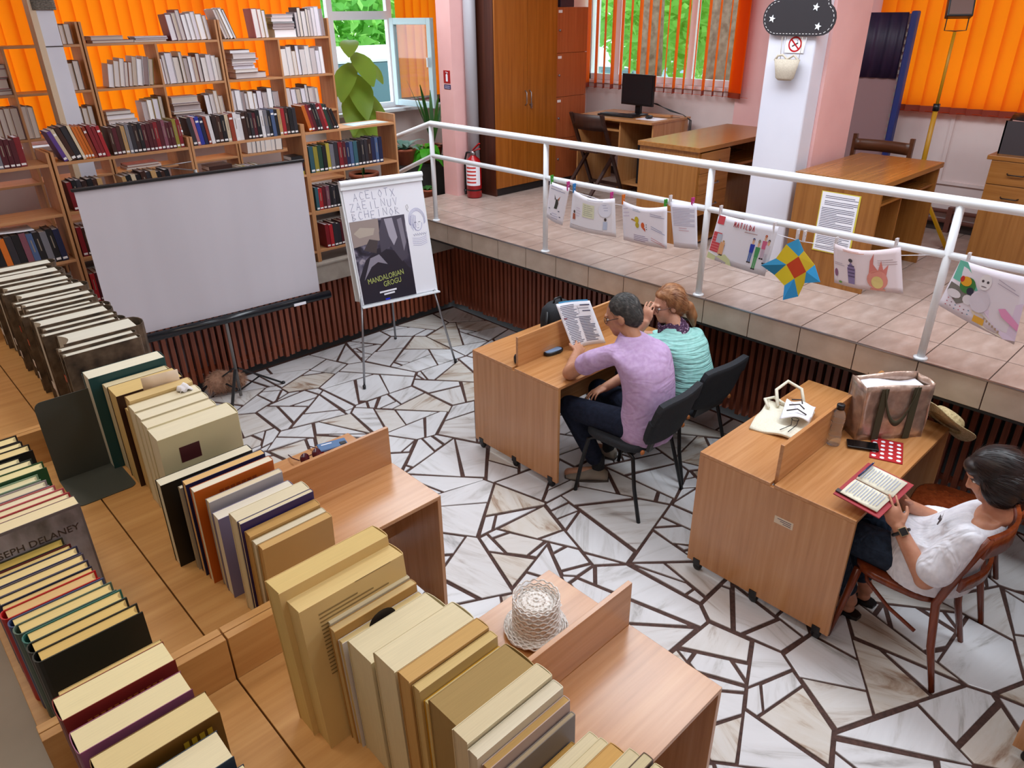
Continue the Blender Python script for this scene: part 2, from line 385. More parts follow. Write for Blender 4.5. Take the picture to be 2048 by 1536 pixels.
# ---- slatted lower walls
M_void = noisy('radiator_recess', [(.35, '#9a93a0'), (.65, '#b4adb8')], 3, .6)
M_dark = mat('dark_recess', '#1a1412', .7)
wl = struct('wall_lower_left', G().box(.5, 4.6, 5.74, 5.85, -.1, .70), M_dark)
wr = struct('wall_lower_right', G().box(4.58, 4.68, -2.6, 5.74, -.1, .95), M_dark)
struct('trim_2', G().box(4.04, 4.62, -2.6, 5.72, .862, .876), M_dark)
sl = G().box(-.016, .016, -.022, .022, 0, .60).mesh('slat', M_slat); sr = G().box(-.022, .022, -.016, .016, 0, .80).mesh('slat', M_slat)
for k in range(72): link('slat', sl, wl, (.60+k*.055, 5.675+.003*((k*7) % 3-1), .05+.006*((k*5) % 4)))
for k in range(112): link('slat', sr, wr, (4.505+.003*((k*7) % 3-1), 5.62-k*.055, .045+.006*((k*5) % 4)))
G().box(.56, 4.56, 5.698, 5.715, .12, .16).box(.56, 4.56, 5.698, 5.715, .5, .54).build('batten', M_slat, wl)
G().box(4.53, 4.548, -.6, 5.7, .12, .16).box(4.53, 4.548, -.6, 5.7, .66, .70).build('batten', M_slat, wr)
for x0, x1 in ((1.0, 2.0), (2.12, 2.75)):  # radiators standing in the recess, seen between the slats
    r = thing('radiator', 'white ribbed radiator behind the brown slats, '+('left of' if x0 < 2 else 'right under')+' the projection screen', 'radiator', (x0, 5.728, .1))
    for q in range(int((x1-x0)/.1)): G().box(q*.1, q*.1+.085, -.012, .01, 0, .5).build('rib', M_void, r, bevel=.006)
    G().box(0, x1-x0, -.006, .006, .04, .07).build('manifold', M_void, r)
for y in (4.05, 2.62):
    tag(G().box(4.55, 4.58, y, y+.085, .1, .78).build('recess_post', M_whitem), 'pale post behind the slats, '+('left of the paper held over desk' if y > 3 else 'behind the mint blouse'), 'post')

# ---- walls, ceiling
ZW0, ZW1 = 2.06, 3.45
w = G(); w.box(6.9, 7.15, -2.7, 8.3, .6, ZW0).box(6.9, 7.15, -2.7, 8.3, ZW1, CEIL).box(6.9, 7.15, -2.7, -2.4, ZW0, ZW1).box(6.9, 7.15, 6.06, 8.3, ZW0, ZW1)
wall_r = struct('wall_right', w, M_wallw)
struct('wall_right_pier', G().box(6.86, 7.15, 2.80, 4.05, 1.05, CEIL), M_pink)
struct('baseboard_right', G().box(6.885, 6.9, -2.6, 2.8, 1.05, 1.13).box(6.885, 6.9, 4.05, 6.0, 1.05, 1.13), M_edge)
struct('trim_3', G().box(6.88, 6.9, -2.6, 2.8, 1.43, 1.455).box(6.886, 6.9, 2.05, 2.08, 1.45, 1.98).box(6.886, 6.9, 1.2, 1.23, 1.45, 1.98), M_wallw)
w = G(); w.box(-3.4, 6.9, 8.0, 8.25, .6, 1.72).box(-3.4, 6.9, 8.0, 8.25, ZW1, CEIL).box(-3.4, -1.4, 8, 8.25, 1.72, ZW1).box(6.35, 6.9, 8, 8.25, 1.72, ZW1)
struct('wall_left', w, M_wallw)
struct('wall_back', G().box(-3.5, -3.4, -2.7, 8.25, .6, CEIL), M_wallw)
struct('wall_near', G().box(-3.5, 7.15, -2.7, -2.6, -.1, CEIL), M_wallw)
struct('wall_partition', G().box(5.09, 6.9, 6.02, 6.16, 1.05, CEIL), M_wallw)
struct('wall_pink_column', G().box(4.85, 5.09, 5.96, 6.17, .83, CEIL), M_pink)
struct('ceiling', G().box(-3.5, 7.15, -2.7, 8.25, CEIL, CEIL+.1), M_ceil)
# white pier with pink sides on the platform
pier = struct('wall_pier', G().box(5.18, 5.72, 2.40, 2.76, 1.05, CEIL), M_pink)
G().box(5.0, 5.18, 2.42, 2.755, 1.05, CEIL).build('pilaster', M_lav, pier, bevel=.012)
# slim pale boxed post in front of the back bookcase
pst = struct('wall_post', G().box(1.535, 1.65, 6.5, 6.62, .83, CEIL), M_lav)
G().box(1.495, 1.535, 6.49, 6.62, .83, CEIL).build('corner_strip', mat('cream_strip', '#d8c0a2', .5), pst)
G().box(1.534, 1.652, 6.497, 6.5, 2.565, 2.572).build('joint_line', M_edge, pst)
rp = thing('rope_wrap', 'coarse grey rope wound round top of the pale post at upper left', 'rope', (1.59, 6.56, 2.81))
M_rope = noisy('grey_rope', [(.3, '#5e564e'), (.7, '#8f877c')], 90, .9)
for k in range(6): G().tube([(math.copysign(.072, math.cos(a))*min(1, abs(math.cos(a))*1.5), math.copysign(.075, math.sin(a))*min(1, abs(math.sin(a))*1.5), k*.012) for a in [2*PI*q/16 for q in range(17)]], .0065, 6, cap=False).build('rope_turn', M_rope, rp)
# grey drain pipe in the corner by the pink column
tag(G().lathe([(.06, 0), (.06, 2.9)], 20).build('vertical_pipe', mat('pipe_grey', '#a9a6ac', .4), None, (5.035, 5.895, 1.05)), 'grey vertical pipe between pink column and tall cabinet', 'pipe')

hp_ = thing('heating_pipe', 'brown heating pipes along the foot of the right wall', 'pipe', (6.85, 2.0, 1.05))
for z_ in (.09, .17): G().tube([(0, -4.4, z_), (0, .8, z_)], .018, 8).build('pipe', mat('pipe_brown', '#6b3f34', .4), hp_)
for y_ in (-.1, -1.6): G().box(-.02, .03, y_-.02, y_+.02, .0, .21).build('bracket', mat('pipe_brown', '#6b3f34', .4), hp_)
# ---- windows
def window(name, fn, L, H, mull, trans=()):
    """fn(a, b, c) -> world; a along, b into the wall, c up"""
    g = G()
    def bx(a0, a1, b0, b1, c0, c1, gg):
        v = [fn(a, b, c) for c in (c0, c1) for b in (b0, b1) for a in (a0, a1)]
        gg.add(v, [(0, 2, 3, 1), (4, 5, 7, 6), (0, 1, 5, 4), (2, 6, 7, 3), (0, 4, 6, 2), (1, 3, 7, 5)])
    for a in (0, L-.06): bx(a, a+.06, .04, .11, 0, H, g)
    for c in (0, H-.06): bx(0, L, .04, .11, c, c+.06, g)
    fr = struct(name, g, M_white)
    for mu in mull:
        g = G(); bx(mu-.035, mu+.035, .045, .105, .05, H-.05, g); g.build('mullion', M_white, fr)
    for t0, t1, c in trans:
        g = G(); bx(t0, t1, .042, .108, c-.045, c+.045, g); g.build('transom', M_white, fr)
    return fr, bx
winA, bxA = window('window_1', lambda a, b, c: (6.9+b, 4.05+a, ZW0+c), 2.01, ZW1-ZW0, [.62, 1.58])
for a0, a1 in ((.06, .585), (.655, 1.545), (1.615, 1.95)):
    g = G(); bxA(a0, a1, .07, .076, .06, ZW1-ZW0-.06, g); g.build('pane', M_glass, winA)
winB, bxB = window('window_2', lambda a, b, c: (6.9+b, -2.4+a, ZW0+c), 5.2, ZW1-ZW0, [1.3, 2.6, 3.9])
for a0 in (.06, 1.335, 2.635, 3.935):
    g = G(); bxB(a0, a0+1.22, .07, .076, .06, ZW1-ZW0-.06, g); g.build('pane', M_glass, winB)
HL = ZW1-1.72
winC, bxC = window('window_3', lambda a, b, c: (-1.4+a, 8.0+b, 1.72+c), 7.75, HL, [1.5, 3.1, 4.7, 6.22, 7.02], [(6.22, 7.02, 1.02)])
for a0, a1, c0, c1 in ((.06, 1.465, .06, HL-.06), (1.535, 3.065, .06, HL-.06), (3.135, 4.665, .06, HL-.06), (4.735, 6.185, .06, HL-.06), (6.255, 6.985, 1.065, HL-.06), (7.055, 7.69, .06, HL-.06)):
    g = G(); bxC(a0, a1, .07, .076, c0, c1, g); g.build('pane', M_glass, winC)
# open casement leaf, hinged at its right side
M_pvc = mat('pale_blue_white_frame', '#cfe6ee', .3)
lf = link('casement', None, winC, (5.585, 7.97, 1.75), (0, 0, 0)); a = math.radians(95)
du = Vector((-math.cos(a), -math.sin(a), 0)); dn = Vector((-du.y, du.x, 0))
R3 = Matrix((du, dn, Vector((0, 0, 1)))).transposed()
g = G()
for c, s in (((.03, 0, .48), (.07, .055, .96)), ((.67, 0, .48), (.07, .055, .96)), ((.35, 0, .035), (.57, .055, .07)), ((.35, 0, .925), (.57, .055, .07))): g.obox(R3@Vector(c), s, R3)
g.build('sash', M_pvc, lf, bevel=.006)
G().obox(R3@Vector((.35, 0, .48)), (.58, .008, .83), R3).build('pane', M_glass, lf)
G().obox(R3@Vector((.655, -.045, .5)), (.02, .03, .1), R3).build('handle', M_white, lf)
struct('trim_4', G().box(-1.5, 6.4, 7.86, 8.03, 1.68, 1.72), M_white, bevel=.006)
struct('trim_5', G().box(6.875, 6.93, 4.0, 6.0, 2.03, 2.06).box(6.875, 6.93, -2.4, 2.8, 2.03, 2.06), M_white)

# ---- vertical blinds of orange fabric vanes
def blind(label, p0, d, n, step, ang, z0, z1, flip=None):
    t = thing('vertical_blind', label, 'blind', p0); d = Vector(d); wv = .127
    vm = {}
    for k in range(n):
        a = ang(k) if callable(ang) else ang
        key = round(a, 2)
        if key not in vm:
            u = Matrix.Rotation(a, 3, 'Z')@d; g = G(); cv = Vector((-u.y, u.x, 0))
            g.grid(lambda s, q: u*(s-.5)*wv+cv*(.006*math.cos((s-.5)*PI))+Vector((0, 0, z0+.05+(z1-z0-.05)*q)), 4, 1, 0, True)
            g.grid(lambda s, q: u*(s-.5)*wv+cv*(.006*math.cos((s-.5)*PI))+Vector((0, 0, z0+.05*q)), 4, 1, 1, True)
            vm[key] = g.mesh('vane', [M_blind, mat('vane_weight', '#8a2c10', .6)])
        link('vane', vm[key], t, d*(step*(k+.5) if not callable(step) else step(k)))
    L = (step*n if not callable(step) else step(n-1)+.1)
    G().bar(d*0+Vector((0, 0, z1+.01)), d*L+Vector((0, 0, z1+.01)), .04, .03).build('head_rail', M_white, t)
    G().tube([Vector((0, 0, z0+.01)), d*L+Vector((0, 0, z0+.01))], .0015, 4).build('bottom_chain', M_blind, t)
    return t
blind('open orange vertical blind over window behind the computer desk', (6.81, 6.05, 0), (0, -1, 0), 22, lambda k: k*.118 if k < 17 else 1.99+(k-17)*.018, lambda k: math.radians(110+((k*37) % 7)*1.6) if k < 17 else math.radians(160-6*(k-17)), 1.98, 3.4)
blind('closed orange vertical blind behind the yellow lamp stand at right', (6.81, 2.77, 0), (0, -1, 0), 44, .116, lambda k: math.radians(12+((k*29) % 5)*2), 1.985, 3.4)
blind('closed orange vertical blind behind the back bookcase at upper left', (-1.35, 7.9, 0), (1, 0, 0), 51, .117, lambda k: math.radians(-14-((k*29) % 4)*2), 1.78, 3.4)
blind('orange vertical blind right of the open window casement', (5.62, 7.9, 0), (1, 0, 0), 6, .117, lambda k: math.radians(-16), 1.78, 3.4)

# ---- ceiling light panels (outside the picture; they light the room)
def panel_light(x, y, kind, sx, sy, power, where):
    t = thing('ceiling_light', '%s flat ceiling light panel %s' % ('warm' if kind else 'cool', where), 'ceiling light', (x, y, CEIL-.03))
    col = (1, .86, .68, 1) if kind else (.84, .92, 1, 1)
    G().box(-sx/2-.03, sx/2+.03, -sy/2-.03, sy/2+.03, 0, .03).build('housing', M_whitem, t)
    em = bpy.data.materials.get('diffuser_%d' % kind) or bpy.data.materials.new('diffuser_%d' % kind)
    em.use_nodes = True; b = em.node_tree.nodes['Principled BSDF']; b.inputs['Emission Color'].default_value = col; b.inputs['Emission Strength'].default_value = 1.5
    G().box(-sx/2, sx/2, -sy/2, sy/2, -.006, 0).build('diffuser', em, t)
    ld = bpy.data.lights.new('panel_lamp', 'AREA'); ld.shape = 'RECTANGLE'; ld.size = sx; ld.size_y = sy; ld.color = col[:3]; ld.energy = power
    link('lamp', ld, t, (0, 0, -.02))
for j, y in enumerate((-.9, .8, 2.5, 4.2, 5.9)): panel_light(3.9, y, 0, 1.0, 1.45, LAMP_COOL, 'over the platform edge, %s from near wall' % ORD[j])
for j, y in enumerate((.2, 2.2, 4.2)): panel_light(1.6, y, 0, .6, .6, LAMP_FILL, 'over the near desks, %s from near wall' % ORD[j])
for j, (x, y) in enumerate(((.1, .4), (-.2, 2.0), (-.2, 3.9))): panel_light(x, y, 1, .55, .55, LAMP_WARM, 'over the foreground shelves, %s from near wall' % ORD[j])

# ================================================================== OUTSIDE
M_bark = noisy('bark', [(.3, '#5c4838'), (.7, '#8a7260')], 12, .9, bump=.5)
struct('ground_outside', G().box(7.2, 40, -20, 40, .1, .2).box(-25, 7.2, 8.3, 40, .1, .2), noisy('asphalt_and_grass', [(.4, '#8e938e'), (.6, '#7d9268')], .5, .9))
def tree(label, base, trunk, lean, r0, blobs, nleaf, seed, leafsize=.16):
    t = thing('tree', label, 'tree', base); rnd = random.Random(seed)
    G().tube([(0, 0, 0), (lean[0]*.4, lean[1]*.4, trunk*.45), (lean[0], lean[1], trunk)], [r0*1.25, r0, r0*.75], 12).build('trunk', M_bark, t)
    g = G()
    for k in range(nleaf):
        c, r = blobs[k % len(blobs)]
        v = Vector((rnd.gauss(0, 1), rnd.gauss(0, 1), rnd.gauss(0, 1))).normalized()*(rnd.random()**.4)
        p = Vector((c[0]+v.x*r[0], c[1]+v.y*r[1], c[2]+v.z*r[2])); u = Vector((rnd.gauss(0, 1), rnd.gauss(0, 1), rnd.gauss(0, .6))).normalized(); q = u.orthogonal().normalized(); q = Matrix.Rotation(rnd.random()*6.28, 3, u)@q
        s = leafsize*rnd.uniform(.6, 1.3)
        g.add([p-u*s, p+q*s*.45, p+u*s, p-q*s*.45], [(0, 1, 2, 3)])
    tag(g.build('foliage', M_leaf, t), kind='stuff')
tree('thick leaning tree trunk with foliage outside, left of middle in the wide window', (10.44, 7.75, .2), 5, (0, .1, 0), .19, [((2, 1, 3), (2.2, 1.7, 1.5)), ((4.2, 2.4, 2.6), (2.2, 1.8, 1.6))], 5200, 1)
tree('broad tree trunk outside at right end of the wide window', (9.25, 5.75, .2), 5, (.5, .25, 0), .22, [((3.4, -1.3, 2.3), (2.8, 2.0, 1.8)), ((3.2, -4.2, 2.6), (2.8, 2.4, 1.9))], 5200, 2)
tree('leafy tree outside the open casement window', (8.0, 14.6, .2), 4, (.2, 0, 0), .2, [((0, 0, 2.5), (2.2, 1.0, 1.7)), ((-2.5, .3, 2.5), (2, 1.0, 1.7)), ((2.2, .2, 2.4), (1.6, 1.0, 1.7))], 6500, 3, .15)
kb = thing('kiosk', 'long white flat-roofed kiosk outside behind the wide window', 'kiosk', (17.8, 14.9, .2))
G().box(-1, 2, -2.0, 3.6, 1.2, 1.95).build('roof', mat('kiosk_white', '#f2f5f8', .5), kb); G().box(-.8, 1.8, -1.8, 3.4, 0, 1.2).build('wall', mat('kiosk_blue', '#9fb8c4', .5), kb)
for q in range(4): G().box(-.84, -.8, -1.7+q*1.25, -.6+q*1.25, .3, 1.1).build('window', mat('kiosk_glass', '#6f8e9c', .2), kb)
vb = thing('parked_bus', 'white and dark-glazed bus parked outside the open casement window', 'bus', (6.7, 12.4, .2))
G().box(-2.5, 3.5, 0, .9, .35, .95).box(-2.5, 3.5, .03, .87, 1.75, 2.02).build('body', mat('bus_white', '#eef6f6', .3), vb, bevel=.06)
G().box(-2.45, 3.45, .02, .88, .95, 1.75).build('glazing', mat('bus_glass', '#55707c', .15), vb)
for x in (-1.6, 2.4): G().lathe([(.36, -.1), (.4, -.06), (.4, .06), (.36, .1)], 18).build('wheel', M_black, vb, (x, .06, .4), (PI/2, 0, 0))
# ================================================================== RAILING
rl = thing('railing', 'white painted tubular railing along the tiled platform edge', 'railing', (4.075, 5.336, 1.05))
PY = [0, -1.4, -2.83, -4.245, -5.66]
G().tube([(0, .92, .56), (0, .54, .68), (0, 0, .847), (0, -1.4, .847), (0, -7.4, .847)], .026, 12).build('top_rail', M_white, rl)
G().tube([(0, .92, .245), (0, .54, .36), (0, 0, .577), (0, -1.4, .577), (0, -7.4, .577)], .02, 12).build('middle_rail', M_white, rl)
for y in PY: G().tube([(0, y, 0), (0, y, .84)], .021, 12).lathe([(.036, 0), (.036, .008), (.022, .012)], 14, (0, y, 0)).build('post', M_white, rl)

# ================================================================== STUDY DESKS
def study_desk(label, x0, y0, L, D=.79, divh=.2, mats=M_beech, casters=True):
    t = thing('study_desk', label, 'desk', (x0, y0, 0)); th = .02
    def end(x): return G().box(x, x+th, 0, D, .055, .726)
    end(0).build('end_panel', mats['z'], t, bevel=.0015); end(L-th).build('end_panel', mats['z'], t, bevel=.0015)
    G().box(0, L, 0, D/2-.01, .726, .745).build('tabletop', mats['x'], t, bevel=.0015)
    G().box(0, L, D/2+.01, D, .726, .745).build('tabletop', mats['x'], t, bevel=.0015)
    G().box(.035, L-.002, D/2-.0095, D/2+.0095, .3, .745+divh).build('divider', mats['x'], t, bevel=.0015)
    for x in (.03, L-.03):
        for y in (.06, D/2, D-.06):
            c = G().box(x-.034 if x < .5 else x-.012, x+.012 if x < .5 else x+.034, y-.02, y+.02, .042, .082).build('caster', M_black, t)
            G().lathe([(.019, -.013), (.0235, -.01), (.0235, .01), (.019, .013)], 12).build('wheel', M_black, c, (x-.012 if x < .5 else x+.012, y, .024), (0, PI/2, 0))
    return t
d1 = study_desk('beech study desk with divider where man and woman read side by side', 2.85, 2.63, 1.16)
d2 = study_desk('beech study desk holding tote bag and copper shopping bag', 2.85, .84, 1.16, .8)
d3 = study_desk('beech study desk with blue phone, beyond the foreground books', .62, 2.27, 1.045, .8, .205)
d4 = study_desk('beech study desk carrying the white crocheted hat', .62, .765, 1.04, .8)
d5 = study_desk('beech study desk cut off at the right edge, below wooden chair', 2.83, -.74, 1.16)
s = G().box(-.001, 0, .265, .36, .545, .585).build('sticker', mat('yellowed_label', '#dcc9b0', .6), d2)
for k in range(3): G().box(-.0016, -.001, .275+.0*k, .345-.015*k, .573-k*.01, .576-k*.01).build('print_line', M_ink, s)

# ================================================================== CHAIRS
M_seat = noisy('black_upholstery', [(.3, '#15171c'), (.7, '#20242b')], 120, .8)
def office_chair(label, x, y, rz=0):
    t = thing('office_chair', label, 'chair', (x, y, 0), rz)
    def pad(sx, sy, sz, ex):               # rounded pad
        return G().loft([[Vector((sx*k*math.copysign(abs(math.cos(a))**ex, math.cos(a)), sy*k*math.copysign(abs(math.sin(a))**ex, math.sin(a)), z)) for a in [2*PI*q/28 for q in range(28)]] for k, z in ((.93, 0), (1, sz*.3), (1, sz*.7), (.94, sz))], 0)
    pad(.235, .215, .05, .5).build('seat', M_seat, t, (0, 0, .43))
    # curved backrest
    g = G(); n = 14
    def bk(s, q, off):
        a = (s-.5)*2; w = .225*(1-.10*(2*q-1)**4); return Vector((a*w, -.255-.085*q+.035*a*a-off*1.0, .53+.30*q-.02*a**4*(1 if q > .5 else -1)))
    g.grid(lambda s, q: bk(s, q, 0), 12, 8, thick=-.035); g.build('backrest', M_seat, t)
    G().obox((0, -.235, .50), (.30, .02, .11), Matrix.Rotation(.25, 3, 'X')).build('back_bracket', M_black, t)
    for s in (-1, 1):
        G().tube([(s*.235, .235, 0), (s*.225, .2, .22), (s*.2, .17, .40), (s*.195, .13, .425), (s*.195, 0, .43)], .0125, 10).build('leg', M_blackm, t)
        G().tube([(s*.24, -.26, 0), (s*.225, -.2, .22), (s*.2, -.16, .40), (s*.195, -.12, .425), (s*.195, 0, .43)], .0125, 10).build('leg', M_blackm, t)
        G().ell((s*.215, -.232, .475), (.016, .012, .016), None, 0).build('bracket_knob', mat('orange_knob', '#a8622c', .4), t)
    G().tube([(-.2, .15, .41), (.2, .15, .41)], .011, 8).build('cross_tube', M_blackm, t)
    G().tube([(-.2, -.14, .41), (.2, -.14, .41)], .011, 8).build('cross_tube', M_blackm, t)
    return t
office_chair('black upholstered office chair the man in lilac sits on', 3.19, 2.33, .05)
office_chair('black upholstered office chair under the woman in mint blouse', 3.75, 2.36, -.06)

def bent_chair(label, x, y, rz=0):
    t = thing('wooden_chair', label, 'chair', (x, y, 0), rz); R = M_redwood
    g = G(); g.loft([[Vector((.2*k*math.copysign(abs(math.cos(a))**.6, math.cos(a)), .2*k*math.copysign(abs(math.sin(a))**.6, math.sin(a)), z)) for a in [2*PI*q/28 for q in range(28)]] for k, z in ((.96, .425), (1, .43), (1, .455), (.95, .462))])
    g.build('seat', R, t)
    for s in (-1, 1):
        G().tube([(s*.20, .21, 0), (s*.185, .185, .2), (s*.165, .16, .43)], [.012, .016, .019], 10).build('leg', R, t)
        G().tube([(s*.205, -.27, 0), (s*.19, -.21, .22), (s*.18, -.175, .45), (s*.19, -.225, .65), (s*.185, -.285, .86)], [.013, .017, .019, .017, .014], 10).build('leg', R, t)
    G().tube([(s*.17*math.cos(0), .15, .40) if 0 else (.165, -.13, .24), (.15, 0, .285), (.13, .12, .36), (.12, .14, .41)], .009, 8).build('brace', R, t)
    G().tube([(-.165, -.13, .24), (-.15, 0, .285), (-.13, .12, .36), (-.12, .14, .41)], .009, 8).build('brace', R, t)
    def band(z0, z1, dy): return G().grid(lambda a, q: Vector(((a-.5)*.39, -.30+dy-.055*math.sin(a*PI)*1.0+.0, z0+(z1-z0)*q)), 12, 2, thick=.016)
    band(.76, .865, .015).build('back_rail', R, t); band(.56, .62, .055).build('back_rail', R, t)
    return t
bent_chair('reddish brown wooden chair under the woman in white blouse', 3.13, .66, .03)
bent_chair('empty reddish brown wooden chair tucked beside copper bag, with bentwood back', 3.72, .66, .12)

# ================================================================== PROJECTION SCREEN
ps = thing('projection_screen', 'portable white projection screen on a black tripod before the bookcase', 'projection screen', (1.965, 5.262, 0), math.radians(-4.29))
M_screen = noisy('screen_fabric', [(.35, '#c0bbc3'), (.65, '#c7c2ca')], 1.3, .75, 2, stretch=(2.5, 1, .3))
G().grid(lambda s, q: Vector((-.775+1.55*s, .004*math.sin(s*9)*(1-q), .735+1.035*q)), 24, 6, 0, False, .002).build('screen_cloth', M_screen, ps)
G().box(-.79, .79, -.014, .014, 1.765, 1.785).build('top_bar', M_black, ps, bevel=.003)
G().tube([(-.84, -.02, .70), (.85, -.02, .70)], .032, 14).build('roller_case', mat('case_black', '#15191f', .22), ps)
G().box(.52, .62, -.058, -.05, .68, .70).build('maker_label', M_paper, ps)
G().tube([(0, .035, .02), (0, .035, 1.80)], .013, 10).build('pole', mat('pole_grey', '#8a8684', .35, metal=.6), ps)
G().tube([(-.02, .03, 1.80), (-.25, .012, 1.855), (-.02, .01, 1.86)], .004, 6).build('hanger_hook', M_steel, ps)
for a in (.05, 2.2, 4.15):
    d = Vector((math.cos(a), math.sin(a), 0))
    G().bar(Vector((0, .035, .26))+d*.02, Vector((0, .035, .012))+d*.36, .022, .012).build('leg', M_black, ps)
    G().bar(Vector((0, .035, .07))+d*.01, Vector((0, .035, .14))+d*.19, .014, .006).build('strut', M_black, ps)
    G().ell(Vector((0, .035, .012))+d*.365, (.018, .018, .012)).build('foot', M_black, ps)

# ================================================================== FLIPCHART EASEL
ez = thing('flipchart_easel', 'flipchart easel with handwritten letters and dark film poster', 'easel', (2.92, 4.88, 0))
bx_ = Vector((.68, -.13, 0)).normalized(); bup = Vector((.0, .137, .975)).normalized(); bn = bx_.cross(bup)   # bn faces the reader
BO = Vector((0, 0, .64)); Rb = Matrix((bx_, bup, -bn)).transposed() if False else Matrix((bx_, bup, bn)).transposed()
def bp(u, v, d=0): return BO+bx_*u+bup*v+bn*d
g = G(); g.obox(bp(.345, .49, -.012), (.70, .985, .016), Rb); g.build('board', M_white, ez, bevel=.004)
def sheet(u0, u1, v0, v1, d, m, name, par=ez):
    return G().add([bp(u0, v0, d), bp(u1, v0, d), bp(u1, v1, d), bp(u0, v1, d)], [(0, 1, 2, 3)], 0).build(name, m, par)
pad_ = sheet(.012, .683, .01, .975, .0035, M_paper, 'paper_pad')
g = G(); g.add([bp(-.03, -.06+.1, -.05), bp(.03, -.08+.1, -.045), bp(.02, .80, -.03), bp(-.02, .8, -.035)], [(0, 1, 2, 3)]); g.build('flipped_sheet', mat('printed_sheet', '#c6c0ba', .8), ez)
g = G(); g.tube([bp(-.005, .965, .012), bp(.695, .965, .012)], .024, 12).obox(bp(.345, .945, .010), (.70, .06, .02), Rb); g.build('clamp_bar', M_white, ez, bevel=.004)
g = G(); g.obox(bp(.345, -.008, .012), (.70, .012, .05), Rb); g.build('pen_tray', M_white, ez)
def gl(n, p, q, r=.0095): G().tube([p, q], r, 8).build(n, M_steel, ez)
gl('leg', Vector((-.156, -.157, 0)), bp(.05, .25, -.03)); gl('leg', Vector((.703, -.292, 0)), bp(.63, .25, -.03)); gl('leg', Vector((.632, .515, 0)), bp(.36, .93, -.03))
for p in (Vector((-.156, -.157, .012)), Vector((.703, -.292, .012)), Vector((.632, .515, .012))): G().lathe([(.013, -.012), (.013, .02)], 10, p).build('foot_cap', M_black, ez)
M_pen = mat('blue_pen', '#4b4f8c', .7)
FT = lambda u, v, d=.0045: frame(bp(u, v, d), bx_, bup)
def stroke(pts, m, r=.0011, par=None, name='pen_line'):
    return G().tube([bp(u, v, .0048) for u, v in pts], r, 4, cap=False).build(name, m, par or pad_)
def arc(cu, cv, ru, rv, a0, a1, n=10): return [(cu+ru*math.cos(a0+(a1-a0)*k/n), cv+rv*math.sin(a0+(a1-a0)*k/n)) for k in range(n+1)]
LET = {'A': [[(0, 0), (.4, 1), (.8, 0)], [(.15, .4), (.65, .4)]], 'C': [[(.8, .9), (.3, 1), (0, .5), (.3, 0), (.8, .1)]], 'E': [[(.8, 1), (0, 1), (0, 0), (.8, 0)], [(0, .5), (.6, .5)]], 'L': [[(0, 1), (0, 0), (.7, 0)]],
 'O': [[(.4, 1), (0, .5), (.4, 0), (.8, .5), (.4, 1)]], 'T': [[(0, 1), (.8, 1)], [(.4, 1), (.4, 0)]], 'X': [[(0, 1), (.8, 0)], [(.8, 1), (0, 0)]], 'B': [[(0, 0), (0, 1), (.6, .8), (0, .5), (.7, .25), (0, 0)]], 'H': [[(0, 0), (0, 1)], [(.8, 0), (.8, 1)], [(0, .5), (.8, .5)]],
 'I': [[(.4, 0), (.4, 1)]], 'N': [[(0, 0), (0, 1), (.8, 0), (.8, 1)]], 'U': [[(0, 1), (.1, .1), (.4, 0), (.7, .1), (.8, 1)]], 'V': [[(0, 1), (.4, 0), (.8, 1)]], 'Z': [[(0, 1), (.8, 1), (0, 0), (.8, 0)]], 'R': [[(0, 0), (0, 1), (.7, .75), (0, .5), (.8, 0)]]}
def hand(word, u, v, w, hh, m):
    for i, ch in enumerate(word):
        g = G()
        for st in LET[ch]: g.tube([bp(u+(i+.1+x*.75)*w, v+y*hh+.006*((i*7) % 3-1), .0048) for x, y in st], .0012, 4, cap=False)
        g.build('handwritten_letter', m, pad_)
for s_, u, v in (('ACELOTX', .085, .83), ('ZAEILNUV', .045, .755), ('BCHEINOR', .05, .683)): hand(s_, u, v, .052, .058, M_pen)
M_pen2 = mat('violet_pen', '#6a69b4', .7)
for k in range(3):                         # a pen portrait: hair, face, collar
    stroke(arc(.595, .60+.006*k, .062+.006*k, .085+.004*k, -.35, PI+.35, 16), M_pen2, .0009, name='hair_line')
for k in range(7): stroke([(.540+.008*k, .66-.004*abs(k-3)), (.536+.007*k, .55-.012*(k % 3))], M_pen2, .0008, name='hair_line')
stroke(arc(.595, .585, .04, .06, PI, 2*PI, 12), M_pen2, name='face_line')
for du in (-.018, .018): stroke(arc(.595+du, .592, .009, .003, 0, PI, 5), M_ink, .0014, name='eye_line')
stroke([(.597, .585), (.600, .567), (.595, .565)], M_pen2, .0008, name='nose_line'); stroke(arc(.596, .549, .008, .003, PI, 2*PI, 4), M_pen, .0012, name='mouth_line')
for k in range(6): stroke([(.545+.02*k, .50), (.556+.02*k, .485), (.562+.02*k, .505)], M_pen, .0011, name='collar_line')
for k in range(5): stroke([(.53, .47-.014*k), (.60, .462-.015*k), (.66, .475-.014*k)], M_pen2, .0007, name='shoulder_line')
stroke([(.52, .70), (.515, .735), (.53, .745), (.535, .72), (.52, .70), (.535, .69)], mat('pencil', '#8f8578', .8), .0012, name='doodle')
